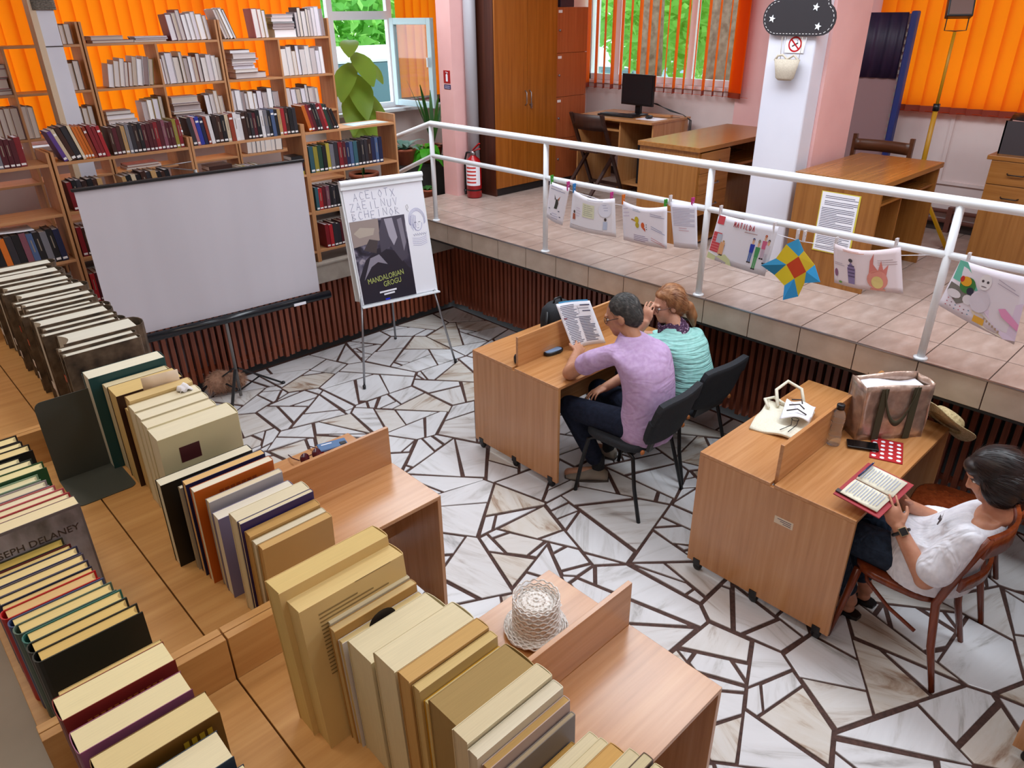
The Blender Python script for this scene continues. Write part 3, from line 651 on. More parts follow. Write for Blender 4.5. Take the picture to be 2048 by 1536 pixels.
# generic dark poster, taped to the pad
def poster_mat():
    m = mat('dark_poster_print', '#3a3644', .35); h = N(m); tc = h.n('ShaderNodeTexCoord')
    nz = h.n('ShaderNodeTexNoise', i_Scale=4.2, i_Detail=3.0, i_Distortion=1.6); h.l(tc.outputs['Object'], nz.inputs['Vector'])
    h.l(h.ramp(nz.outputs[0], [(.36, '#211f2b'), (.47, '#3a3647'), (.55, '#6d687a'), (.62, '#a39ba6'), (.74, '#564f5c')]), h.b.inputs['Base Color']); return m
pst_ = sheet(.02, .49, .008, .672, .0052, poster_mat(), 'poster')
M_pos2 = mat('poster_dark_band', '#232029', .35)
def pposter(pts, col, d, nm='poster_shape'): G().add([bp(u, v, d) for u, v in pts], [tuple(range(len(pts)))]).build(nm, mat('poster_'+col.strip('#'), col, .32), pst_)
pposter([(.021, .47), (.25, .50), (.26, .671), (.021, .671)], '#9c8d88', .0055, 'poster_sky'); pposter([(.021, .009), (.489, .009), (.489, .20), (.36, .40), (.22, .44), (.10, .36), (.021, .22)], '#2b2833', .0056, 'poster_band')
pposter([(.24, .40), (.33, .44), (.41, .30), (.47, .34), (.489, .671), (.29, .671), (.25, .56)], '#4d4957', .0057); pposter([(.31, .66), (.38, .66), (.40, .50), (.36, .44), (.33, .52)], '#a7a2b0', .0058, 'poster_highlight'); pposter([(.42, .64), (.46, .65), (.47, .45), (.44, .38)], '#85808e', .0058, 'poster_highlight')
pposter([(.06, .20), (.14, .37), (.22, .39), (.28, .30), (.20, .33), (.14, .30)], '#8b8694', .0059, 'poster_curve'); pposter([(.10, .44), (.16, .52), (.23, .50), (.20, .40)], '#4a4244', .0059, 'poster_curve'); pposter([(.04, .58), (.10, .62), (.22, .60), (.20, .55), (.08, .54)], '#b5a89c', .0059, 'poster_curve')
M_title = mat('olive_lettering', '#b4bd6a', .5)
SQ = Matrix.Rotation(.10, 4, 'Z')@Matrix.Diagonal((.72, 1, 1, 1))
t1 = text('MANDALORIAN', .062, M_title, pst_, FT(.085, .165, .0072)@SQ, 'title_lettering', ex=.0003)
t2 = text('GROGU', .062, M_title, pst_, FT(.215, .122, .0072)@SQ, 'title_lettering', ex=.0003)
for k, (a, b) in enumerate(((.17, .32), (.205, .30))): G().add([bp(a, .075-.022*k, .0062), bp(b, .08-.022*k, .0062), bp(b, .094-.022*k, .0062), bp(a, .089-.022*k, .0062)], [(0, 1, 2, 3)]).build('small_print', M_paper, pst_)
G().add([bp(.21, .012, .0062), bp(.25, .014, .0062), bp(.25, .026, .0062), bp(.21, .024, .0062)], [(0, 1, 2, 3)]).build('blue_magnet', mat('blue_magnet', '#1d2fd0', .4), pst_)

# ================================================================== BOOKCASES
def bookcase(name, label, x0, y0, z0, widths, depth, shelves, top, group=None, th=.018, back=False):
    """uprights at cumulative widths; shelves = heights (top faces)"""
    t = thing(name, label, 'bookcase', (x0, y0, z0), 0, group); x = 0; xs = [0]
    for w_ in widths: x += w_; xs.append(x)
    for k, q in enumerate(xs):
        a = q if k == 0 else (q-th if k == len(xs)-1 else q-th/2)
        G().box(a, a+th, 0, depth, 0, (top if k in (0, len(xs)-1) else shelves[-1]-.0)).build('upright', M_shelf['z'], t, bevel=.001)
    for zz in shelves:
        for a, b in zip(xs, xs[1:]):
            G().box(a+(th if a == 0 else th/2)+.0005, b-(th if b == xs[-1] else th/2)-.0005, 0, depth, zz-th, zz).build('shelf', M_shelf['x'], t, bevel=.001)
    return t
FZ = .832
FS = [.10, .435, .748, 1.072]              # front bookcase shelf tops above the ledge
fb = []
for k, x0 in enumerate((.27, 1.185, 2.095, 3.0)):
    fb.append(bookcase('bookcase', ['open beech bookcase at left edge behind foreground books', 'open beech bookcase behind left half of projection screen', 'open beech bookcase behind right half of projection screen', 'open beech bookcase at right end behind the easel'][k], x0, 5.62, FZ, [.905], .27, FS, 1.14, 'front bookcases on the ledge'))
BS = [.08, .415, .75, 1.078, 1.405, 1.738]
bb = []
for k, x0 in enumerate((.79, 1.9, 3.01)):
    bb.append(bookcase('tall_bookcase', ['tall open bookcase behind the pale post', 'tall open bookcase in the middle against orange blinds', 'tall open bookcase at right end beside the large-leaved plant'][k], x0, 6.9, .83, [.55, .55], .27, BS, 1.895, 'tall bookcases at the back'))
# foreground double-sided low bookcase units
ZS = 1.65
fg = []
for k, (y0, y1) in enumerate(((-.02, 1.075), (1.077, 2.155), (2.157, 3.25))):
    t = thing('low_bookcase', ['near low double-sided bookcase at bottom of picture', 'middle low double-sided bookcase with grey metal bookend', 'far low double-sided bookcase with white bound volumes'][k], 'bookcase', (.28, y0, 1.05), 0, 'foreground low bookcases'); L = y1-y0
    for s in (-1, 1):
        a, b = (-.298, -.0015) if s < 0 else (.0015, .298)
        for y in (0, L-.018): G().box(a, b, y, y+.018, 0, .70).build('end_board', M_beech_l['x'], t, bevel=.001)
        G().box(a, b, .0185, L-.0185, .582, .60).build('top_shelf', M_beech_l['x'], t, bevel=.001)
        G().box(a, b, .0185, L-.0185, .28, .298).build('lower_shelf', M_beech_l['x'], t)
        G().box(a, b, .0185, L-.0185, .05, .068).build('lower_shelf', M_beech_l['x'], t)
        G().box(min(s*.003, s*.009), max(s*.003, s*.009), .0185, L-.0185, .07, .58).build('back_panel', M_beech_l['z'], t)
    fg.append(t)
M_be = mat('bookend_grey', '#4b4f4b', .5, metal=.2)
be = thing('bookend', 'grey sheet-metal bookend standing on the middle low bookcase', 'bookend', (.30, 1.93, ZS))
def rr(w, h, r, n=5):
    return [(x+r*math.cos(a), y+r*math.sin(a)) for x, y, a0 in ((w-r, h-r, 0), (r, h-r, PI/2)) for a in [a0+PI/2*k/n for k in range(n+1)]]+[(0, 0), (w, 0)]
G().prism(rr(.145, .235, .018), 0, .002, fn=lambda x, y, z: (x-.075, .075-z+.0, y)).build('upright_plate', M_be, be)
G().prism([(x, y) for x, y in rr(.145, .16, .018)], 0, .002, fn=lambda x, y, z: (x-.075, .073-y, z)).build('base_plate', M_be, be)
# ================================================================== BOOKS ON THE WALL BOOKCASES
CN = {'maroon': '#4f1620', 'dark red': '#7c1a22', 'red': '#a8232a', 'orange': '#c9671f', 'black': '#17161a', 'charcoal': '#2d2a30', 'brown': '#3d2119', 'dark brown': '#2c1a18', 'navy': '#1c2345', 'blue': '#2b3796', 'teal': '#2f5560', 'green': '#1f3f30', 'olive': '#8f8330', 'yellow': '#b3a23c', 'grey': '#74727a', 'white': '#d9d4d6', 'cream': '#d2bfa2', 'tan': '#b99262', 'purple': '#55387e', 'pink': '#b8737c', 'mauve': '#7a4654', 'pale grey': '#c2bcc2', 'brick red': '#933a26', 'slate blue': '#4b5f86'}
def unit_book(v):
    g = G(); e = .06
    g.box(0, e, 0, 1, 0, 1, 0).box(1-e, 1, 0, 1, 0, 1, 0).box(e, 1-e, 0, .035, 0, 1, 0)      # boards and spine
    g.box(e, 1-e, .035, .97, .012, .975, 1)                                           # pages
    if v in (1, 2): g.add([(.12, -.004, .05), (.88, -.004, .05), (.88, -.004, .12), (.12, -.004, .12)], [(0, 1, 2, 3)], 2)
    if v == 2: g.add([(.42, -.004, .42), (.6, -.004, .42), (.6, -.004, .80), (.42, -.004, .80)], [(0, 1, 2, 3)], 3)
    if v == 3: g.add([(.12, -.004, .80), (.88, -.004, .80), (.88, -.004, .87), (.12, -.004, .87)], [(0, 1, 2, 3)], 2)
    return g.mesh('book', [M_coverx, M_pagef, M_label, mat('spine_print', '#8e8070', .5)])
UB = [unit_book(v) for v in range(4)]
STUFF = G(); SM = list(CN)
def shelf_book(x, y, z, t, d, h, cname, label, group, tilt=0, flip=False, v=0, lie=None):
    o = link('book', UB[v]); c = lin(CN[cname]); k = random.uniform(.85, 1.1); o.color = (c[0]*k, c[1]*k, c[2]*k, 1)
    o.scale = (t, d, h)
    if lie is not None:                    # lying flat: thickness up
        o.rotation_euler = (0, -PI/2, 0) if False else (0, PI/2, 0)
        R = Matrix.Rotation(lie, 4, 'Z')@Matrix.Rotation(PI/2, 4, 'Y')@(Matrix.Rotation(PI, 4, 'X') if flip else Matrix.Identity(4))
        S = Matrix.Diagonal((t, d, h, 1)); M = R@S
        bbx = [M@Vector(q) for q in ((0, 0, 0), (1, 0, 0), (0, 1, 0), (0, 0, 1), (1, 1, 1), (1, 1, 0), (0, 1, 1), (1, 0, 1))]
        mn = Vector([min(q[i] for q in bbx) for i in range(3)])
        M = Matrix.Translation(Vector((x, y, z))-mn)@M; o.matrix_world = M
    else:
        R = Matrix.Rotation(tilt, 4, 'Y')
        if flip: R = R@Matrix.Translation((t, d, 0))@Matrix.Rotation(PI, 4, 'Z')
        off = 0 if tilt >= 0 else 0
        lift = abs(math.sin(tilt))*t if tilt > 0 else 0
        o.matrix_world = Matrix.Translation((x, y, z+lift))@R@Matrix.Diagonal((t, d, h, 1))
    if 'left tall bookcase' in label or 'fourth shelf' in label:        # far rows at the picture edge: joined below
        M = o.matrix_world.copy(); k0 = SM.index(cname)
        STUFF.add([M@q.co for q in UB[v].vertices], [list(q.vertices) for q in UB[v].polygons])
        for i, q in enumerate(UB[v].polygons): STUFF.m[len(STUFF.m)-len(UB[v].polygons)+i] = k0 if q.material_index == 0 else len(SM)
        bpy.data.objects.remove(o); return None
    return tag(o, label, 'book', group)
def fill(x0, x1, y, z, cols, hr, where, group, tilt=0, flip=False, d=(.14, .17), var=(1, 2), inset=.012, start=0):
    """cols: list of (colour, thickness, height factor)"""
    x = x0; n = start
    for i, q in enumerate(cols):
        cn, t = q[0], q[1]; h = hr*(q[2] if len(q) > 2 else (random.uniform(.80, 1.05) if flip else random.uniform(.93, 1.04))); tl = q[3] if len(q) > 3 else tilt
        fw = t*math.cos(tl)
        if x+fw > x1: break
        dd = random.uniform(*d)
        shelf_book(x, y+inset+random.uniform(0, .008), z+.001, t-.001, dd, h, cn, '%s book, %s from left, %s' % (cn, ordn(n), where), group, tl, flip, random.choice(var))
        x += fw+.0012+(abs(math.sin(tl))*.004); n += 1
    return x
GF = 'books on the front bookcases'; GB = 'books on the tall back bookcases'
B = random.Random(3)
def seq(names, t0, t1): return [(nm, B.uniform(t0, t1)) for nm in names.split(',')]
z = FZ
# top shelves
zt = z+FS[3]
fill(.70, 1.13, 5.62, zt, seq('tan,cream,white,black,tan,blue,grey,maroon,maroon,maroon,dark red', .026, .036), .175, 'top shelf of leftmost front bookcase', GF)
rowU1 = [('purple', .026, 1.0, -.30), ('cream', .022, 1.05, -.30), ('brown', .03, 1.1, -.28), ('charcoal', .034, 1.1, -.26), ('cream', .018, 1.12, -.24)]+[('orange', .017, 1.06, -.22)]*3+[('brick red', .02, 1.02, -.2), ('dark red', .026, 1.05, -.18), ('dark red', .022, 1.0, -.17), ('red', .024, 1.0, -.16)]
x = 1.26
x = fill(x, 2.08, 5.62, zt, rowU1, .20, 'top shelf of second front bookcase', GF, var=(1, 1, 3)); n0 = len(rowU1)
fill(x+.02, 2.078, 5.62, zt, seq('brown,maroon,brown,tan,grey,charcoal,dark brown,black,maroon,maroon,maroon,dark red,maroon,mauve,maroon,maroon,olive,dark red', .022, .029), .19, 'top shelf of second front bookcase', GF, -.03, var=(1, 2, 2), start=n0)
fill(2.125, 2.99, 5.62, zt, [('charcoal', .03, 1, -.12), ('pink', .022, 1, -.12), ('blue', .03, 1, -.10), ('navy', .026, .98, -.1), ('brick red', .02, .98, -.1), ('white', .028, 1, -.08)]+seq('dark brown,brown,black,cream,brick red,white,white,brown,dark brown,charcoal,maroon,black,white,grey,black,slate blue,black,tan,red,brown,black,charcoal', .024, .034), .195, 'top shelf of third front bookcase', GF, -.03, var=(1, 2, 2, 3))
fill(3.07, 3.9, 5.62, zt, [('orange', .03, 1, -.24), ('dark red', .026, 1.02, -.24), ('maroon', .024, 1.02, -.24), ('black', .022, 1.04, -.24), ('charcoal', .022, 1.03, -.24), ('dark red', .03, 1.03, -.25), ('red', .022, 1.02, -.25), ('green', .022, 1.0, -.26), ('charcoal', .022, .98, -.28), ('brown', .02, .85, -.32), ('black', .022, .8, -.34)], .205, 'leaning on top shelf of right front bookcase', GF, var=(1, 2, 3))
# second shelves
z2_ = z+FS[2]
fill(3.04, 3.80, 5.62, z2_, seq('teal,olive,green,black,yellow,grey,charcoal,dark red,maroon,navy,slate blue,teal,black,charcoal,charcoal,dark brown,navy,slate blue,navy', .030, .040), .215, 'second shelf of right front bookcase', GF, -.02, var=(1, 1, 2))
fill(1.24, 1.50, 5.62, z2_, seq('dark red,black,charcoal,dark brown,black,brown,tan', .026, .036), .2, 'second shelf of second front bookcase', GF, -.05)
fill(1.60, 1.95, 5.62, z2_, seq('tan,black,cream,black,brown,charcoal,tan,black,brown,black', .026, .036), .19, 'second shelf, middle, of second front bookcase', GF, -.12)
fill(2.42, 2.62, 5.62, z2_, seq('cream,yellow,white,dark red,cream,yellow', .028, .034), .13, 'second shelf of third front bookcase', GF, 0)
for k, cn in enumerate(('red', 'charcoal')): shelf_book(2.62, 5.64, z2_+.001+k*.035 if False else z2_+.001+.0+k*.037, .036, .15, .23, cn, '%s book lying %s in the stack, second shelf of third front bookcase' % (cn, ('lowest', 'upper')[k]), GF, lie=0)
for k, cn in enumerate(('charcoal', 'maroon', 'black', 'dark red', 'brown')): shelf_book(2.2, 5.635, z2_+.001+k*.033, .032, .15, .21-.008*k, cn, '%s book lying %s from bottom of stack on second shelf, third front bookcase' % (cn, ORD[k]), GF, lie=0)
for k, cn in enumerate(('yellow', 'navy', 'maroon', 'charcoal', 'black')): shelf_book(2.86-.22+.235, 5.635, z2_+.001+k*.03, .029, .14, .10, cn, '%s small book lying %s from bottom, right end of second shelf, third front bookcase' % (cn, ORD[k]), GF, lie=0)
# third and fourth shelves
z3_ = z+FS[1]
fill(.72, 1.15, 5.62, z3_, seq('black,orange,charcoal,black,mauve,slate blue,black,grey,black,navy,black,olive', .034, .042), .225, 'third shelf of leftmost front bookcase', GF, -.06, var=(1, 1, 2))
fill(1.215, 1.34, 5.62, z3_, seq('dark red,brown,black,black', .03, .034), .2, 'third shelf of second front bookcase', GF, -.02)
fill(3.045, 3.50, 5.62, z3_, seq('teal,red,maroon,mauve,black,charcoal,black,green,brown,black,dark red,charcoal,navy', .028, .036), .19, 'third shelf of right front bookcase', GF, 0, var=(1, 1, 2))
z4_ = z+FS[0]
fill(3.10, 3.42, 5.62, z4_, seq('dark red,red,charcoal,charcoal,maroon,pink,brown,black', .030, .04), .205, 'bottom shelf of right front bookcase', GF, -.02, var=(0, 1))
fill(1.215, 1.36, 5.62, z4_, seq('red,maroon,black,dark red', .03, .036), .2, 'bottom shelf of second front bookcase', GF, 0)
fill(.55, 1.15, 5.62, z4_, seq('navy,navy,charcoal,navy,black,navy,slate blue,navy,charcoal,navy,black,navy,charcoal,navy', .036, .044), .2, 'bottom shelf of leftmost front bookcase', GF, -.16)
# papers on the shelves
tag(G().grid(lambda a, q: Vector((3.50+.36*a-.02*q, 5.66+.16*q, zt+.0015+.003*math.sin(a*PI))), 6, 2, thick=.001).build('paper_sheet', mat('pale_blue_paper', '#bfe2ea', .5)), 'pale blue sheet lying on top shelf of right front bookcase', 'paper')
tag(G().grid(lambda a, q: Vector((.52+.52*a, 5.63+.2*q-.03*a, z4_+.235+.012*math.sin(a*4)+.05*a*q)), 6, 3, thick=.0015).build('paper_sheet', mat('pink_paper', '#e2a99c', .6)), 'pink paper sheet lying on dark books in leftmost front bookcase', 'paper')
tag(G().grid(lambda a, q: Vector((.55+.42*a, 5.63+.2*q, z3_+.245+.006*math.sin(a*5))), 6, 3, thick=.0015).build('paper_sheet', M_paper), 'white sheet lying on black books, third shelf of leftmost front bookcase', 'paper')

# ---- tall back bookcases: fore-edges face the room
PAL = 'white,pale grey,white,cream,pale grey,white,mauve,pale grey,tan,white,grey,cream,pale grey,white,brown,white,cream,pale grey'.split(',')
def rowb(x0, x1, zi, n, hr, where, tmin=.036, tmax=.056, tilt=0, cols=None, start=0):
    lst = [(cols[i % len(cols)] if cols else B.choice(PAL), B.uniform(tmin*1.0, tmax*1.5)) for i in range(n)]
    return fill(x0, x1, 6.9, .83+BS[zi], lst, hr, where, GB, tilt, True, (.15, .19), (0,), .02, start)
def stackb(x, zi, items, w, where):
    zz = .83+BS[zi]+.001
    for k, (cn, t, wf) in enumerate(items):
        shelf_book(x+B.uniform(-.01, .015), 6.93+B.uniform(0, .02), zz, t-.001, .16, w*wf, cn, '%s book lying %s from bottom of stack, %s' % (cn, ORD[k], where), GB, lie=0, flip=True); zz += t
R_, M_, L_ = 'right tall bookcase', 'middle tall bookcase', 'left tall bookcase'
T = 'top'
# top row (open top)
rowb(3.78, 4.08, 5, 12, .255, 'top of %s at right end' % R_, .024, .034, -.04, ['grey', 'charcoal', 'white', 'brown', 'pale grey', 'white', 'pale grey', 'pale grey', 'white', 'pale grey'])
stackb(3.54, 5, [('white', .07, 1), ('mauve', .02, 1), ('white', .03, 1), ('navy', .012, 1), ('white', .035, .98), ('white', .028, .97)], .225, 'top of right tall bookcase')
fill(3.07, 3.5, 6.9, .83+BS[5], [('white', .026, 1, -.3), ('pale grey', .024, 1, -.3), ('white', .03, 1.03, -.32), ('charcoal', .02, 1, -.33)], .245, 'leaning on top of right tall bookcase', GB, -.3, True, (.15, .19), (0,), .02)
rowb(3.36, 3.5, 5, 4, .25, 'upright on top of right tall bookcase', .03, .04, -.06, ['pink', 'tan', 'olive', 'white'])
rowb(2.60, 2.97, 5, 11, .235, 'top of %s' % M_, .026, .04, -.1, ['mauve', 'pale grey', 'mauve', 'white', 'pale grey', 'cream', 'tan', 'pale grey', 'tan', 'pale grey'])
stackb(1.96, 5, [('mauve', .022, 1.3), ('pale grey', .03, 1)], .25, 'top of middle tall bookcase at left'); stackb(2.3, 5, [('white', .016, 1), ('mauve', .014, 1), ('white', .012, 1)], .27, 'top of middle tall bookcase at right')
rowb(.81, 1.32, 5, 14, .25, 'top of %s' % L_, .03, .042, 0, ['pink', 'pale grey', 'pink', 'white', 'mauve', 'tan', 'tan', 'pink'])
rowb(1.68, 1.87, 5, 6, .15, 'top of left tall bookcase beside pale post', .026, .036, 0, ['brown', 'mauve', 'tan', 'brown'])
# second row
rowb(3.58, 4.07, 4, 13, .25, 'second shelf, right bay of %s' % R_, .028, .044, -.04, ['pale grey', 'white', 'tan', 'grey', 'white', 'white', 'pale grey', 'white', 'white', 'pale grey', 'dark red', 'white'])
stackb(3.10, 4, [('maroon', .055, 1.28), ('white', .03, .95), ('white', .03, .9), ('mauve', .015, .9), ('white', .025, 1), ('white', .015, 1.1), ('white', .045, .95), ('maroon', .03, .8)], .235, 'second shelf of right tall bookcase')
rowb(2.46, 2.99, 4, 15, .24, 'second shelf, right bay of %s' % M_, .024, .04, -.03, ['mauve', 'white', 'pale grey', 'charcoal', 'cream', 'brown', 'white', 'brick red', 'brown', 'white', 'white', 'pale grey', 'tan', 'brown'])
rowb(2.02, 2.40, 4, 11, .22, 'second shelf, left bay of %s' % M_, .026, .036, .16, ['white', 'tan', 'pale grey', 'brick red', 'tan', 'white', 'pale grey', 'white', 'olive', 'cream'])
rowb(1.67, 1.87, 4, 6, .24, 'second shelf of left tall bookcase beside pale post', .028, .036, 0, ['brown', 'mauve', 'tan', 'brown'])
stackb(1.06, 4, [('mauve', .03, 1), ('charcoal', .012, 1), ('pink', .07, 1), ('charcoal', .01, 1), ('pink', .06, 1), ('mauve', .03, 1)], .27, 'second shelf of left tall bookcase')
rowb(.80, 1.03, 4, 6, .24, 'second shelf of left tall bookcase at left', .032, .042, 0, ['brown', 'tan', 'olive', 'brown'])
# third row
rowb(3.58, 3.98, 3, 11, .23, 'third shelf, right bay of %s' % R_, .026, .042, -.06, ['mauve', 'white', 'charcoal', 'white', 'brown', 'white', 'white', 'pale grey', 'navy', 'white'])
rowb(3.04, 3.5, 3, 13, .235, 'third shelf, left bay of %s' % R_, .026, .04, -.02, ['pale grey', 'pale grey', 'pale grey', 'pale grey', 'tan', 'white', 'maroon', 'white', 'charcoal', 'white', 'white'])
stackb(2.50, 3, [('mauve', .03, 1), ('white', .03, 1), ('brown', .02, 1.05), ('white', .02, 1), ('white', .05, .95), ('mauve', .015, .95), ('pale grey', .055, .92)], .255, 'third shelf of middle tall bookcase')
rowb(2.79, 2.98, 3, 6, .25, 'third shelf, right of the stack in %s' % M_, .028, .036, -.05, ['brown', 'white', 'tan', 'pale grey'])
stackb(1.94, 3, [('white', .03, 1), ('mauve', .02, 1), ('white', .03, .95), ('tan', .04, .9), ('grey', .03, .8)], .25, 'third shelf, left bay of middle tall bookcase')
rowb(2.24, 2.42, 3, 5, .25, 'third shelf, left bay of %s' % M_, .03, .036, 0, ['white', 'tan', 'olive', 'brown'])
rowb(1.67, 1.87, 3, 6, .24, 'third shelf of left tall bookcase beside pale post', .028, .036, 0, ['mauve', 'brown', 'tan', 'brown'])
rowb(1.06, 1.46, 3, 10, .24, 'third shelf of left tall bookcase', .032, .042, 0, ['mauve', 'pale grey', 'tan', 'mauve', 'cream'])
rowb(.80, 1.04, 3, 6, .24, 'third shelf of left tall bookcase at left', .032, .042, 0, ['tan', 'cream', 'olive'])
rowb(3.1, 3.5, 2, 9, .2, 'fourth shelf of right tall bookcase', .03, .05, .05, ['white', 'pale grey', 'charcoal', 'white'])
stackb(2.0, 2, [('white', .02, 1), ('mauve', .02, .9)], .3, 'fourth shelf of middle tall bookcase')

tag(STUFF.build('far_books', [mat('cover_'+k.replace(' ', '_'), CN[k], .45) for k in SM]+[M_pagef]), 'rows of brown and pale books in the leftmost tall bookcase', 'books', kind='stuff')

# ================================================================== FOREGROUND BOOKS
def fg_book(label, X0, Y, h, d, t, cover, pages, group, spine='right', kind='soft', lean=0.0, z=ZS, back=None):
    """stands on the shelf; X0 = fore-edge (right row) or spine (left row) x, Y = near side of the base; thickness t towards +Y"""
    o_ = .0025 if kind == 'hard' else .0006; b = .0024 if kind == 'hard' else .0012
    g = G(); n = 6
    def X(x): return x if spine == 'right' else d-x          # local x: fore-edge 0 .. spine d
    def bx(x0, x1, y0, y1, z0, z1, gg): xx = sorted((X(x0), X(x1))); gg.box(xx[0], xx[1], y0, y1, z0, z1)
    bx(0, d-.004, 0, b, 0, h, g); bx(0, d-.004, t-b, t, 0, h, g)
    rb = .35*t if kind == 'hard' else .08*t                   # rounded spine
    pts = [(d-.004+rb*math.sin(PI*k/n), t/2-(t/2)*math.cos(PI*k/n)) for k in range(n+1)]
    inn = [(x-b if k not in (0, n) else x, max(b, min(t-b, y))) for k, (x, y) in enumerate(pts)]
    for k in range(n):
        q = [pts[k], pts[k+1], inn[k+1], inn[k]]; q = [(X(x), y) for x, y in q]
        if spine != 'right': q = q[::-1]
        g.prism(q, 0, h)
    cov = g.build('book', M_cover, None, (X0, Y, z), (lean, 0, 0)); cov.color = lin(cover)
    p = G(); cc = .22*t if kind == 'hard' else 0              # hollow fore-edge
    prof = [(o_+.001+cc*math.sin(PI*k/n), b+(t-2*b)*k/n) for k in range(n+1)]+[(d-.004, t-b), (d-.004, b)]
    prof = [(X(x), y) for x, y in prof]
    if spine == 'right': prof = prof[::-1]
    p.prism(prof, o_, h-o_)
    pg = p.build('page_block', M_pages, cov); pg.color = lin(pages)
    if back: g2 = G(); bx(.004, d-.006, -.0006, -.0001, .004, h-.004, g2); q = g2.build('cover_print', mat('print_'+back.strip('#'), back, .4), cov)
    return tag(cov, label, 'book', group)
GR = 'books on the foreground low bookcases, right row'; GL = 'books on the foreground low bookcases, left row'
# right row, near unit (far to near)
CR, OL, WH = '#e2cfa0', '#d8bb80', '#e4dcc8'
u1 = [
 ('tall yellowed book leaning against the shelf divider', 0.322, 0.849, 0.300, 0.208, 0.050, '#d8b97c', '#dcc284', -.10),
 ('tall yellowed book with faded black back-cover text', 0.330, 0.807, 0.286, 0.200, 0.055, '#dcbd80', '#e0c68c', -.10),
 ('thin grey-cream paperback behind blue-cornered book', 0.371, 0.803, 0.243, 0.159, 0.014, '#cdc2a6', '#d8cdae', -.08),
 ('thin tan paperback with blue and black spine edge', 0.367, 0.784, 0.242, 0.163, 0.018, '#b98d4e', '#d9bf8c', -.08),
 ('white book with dark head photo on its back cover', 0.370, 0.772, 0.227, 0.160, 0.014, '#dcd6d2', '#d8c28e', -.07),
 ('thick cream book, first of two beside the white photo cover', 0.374, 0.700, 0.241, 0.156, 0.068, '#d9cda8', '#e2d7b6', -.05),
 ('thick cream book, second of two beside the white photo cover', 0.377, 0.639, 0.269, 0.153, 0.056, '#dcd0ac', '#e4d9b8', -.05),
 ('tan paperback between cream books, near the crocheted hat', 0.378, 0.607, 0.276, 0.152, 0.030, '#c29a5e', '#cfa96e', -.04),
 ('sandy paperback with worn edges next to golden book', 0.381, 0.588, 0.272, 0.149, 0.018, '#ccb074', '#d8bf86', -.04),
 ('pale book with bright golden yellow cover', 0.385, 0.576, 0.254, 0.145, 0.012, '#cf9a1c', '#e8d596', -.04),
 ('thick old book with brownish grey top edge', 0.383, 0.512, 0.271, 0.147, 0.064, '#b39862', '#a98f5f', -.03),
 ('thick ivory book right of the brownish thick one', 0.372, 0.478, 0.282, 0.158, 0.032, '#ddd2b0', '#dccfae', -.03),
 ('thick off-white book at bottom, fourth from the right end', 0.370, 0.460, 0.276, 0.160, 0.020, '#e0d9c4', '#e2dac4', -.02),
 ('thin tan book with pale pink cover at bottom', 0.376, 0.447, 0.262, 0.154, 0.013, '#c6b0a8', '#cba76c', -.02),
 ('thin grey-spined book at bottom edge', 0.384, 0.437, 0.243, 0.146, 0.009, '#8d8580', '#bfae92', -.02),
 ('golden tan book at bottom edge of picture', 0.385, 0.414, 0.200, 0.135, 0.022, '#b98f4c', '#c39a58', -.02),
 ('ivory book at bottom edge, left of two slim ones', 0.378, 0.393, 0.237, 0.150, 0.018, '#d8ccaa', '#ded2b2', -.02),
 ('slim ivory book at bottom edge', 0.378, 0.377, 0.243, 0.150, 0.015, '#d6caa6', '#ddd0ac', -.02),
 ('orange-tan book at bottom edge of picture', 0.378, 0.347, 0.249, 0.150, 0.028, '#c79a58', '#cfa566', -.02),
 ('ivory book with rounded corner at bottom right end', 0.376, 0.325, 0.267, 0.152, 0.020, '#d2c6a2', '#dacdaa', -.02),
 ('brown-covered ivory book at right end of bottom row', 0.376, 0.307, 0.280, 0.152, 0.016, '#5a4634', '#d4c8a4', -.02),
 ('cream book just cut by the bottom edge', 0.376, 0.276, 0.277, 0.152, 0.030, '#dfd1a6', '#e2d6b0', -.02),
]
fgb = {}
for lb, xf, y, h, d, t, c, pc, ln in u1: fgb[lb] = fg_book(lb, xf, y, h, d, t-.001, c, pc, GR, 'right', 'soft', ln)
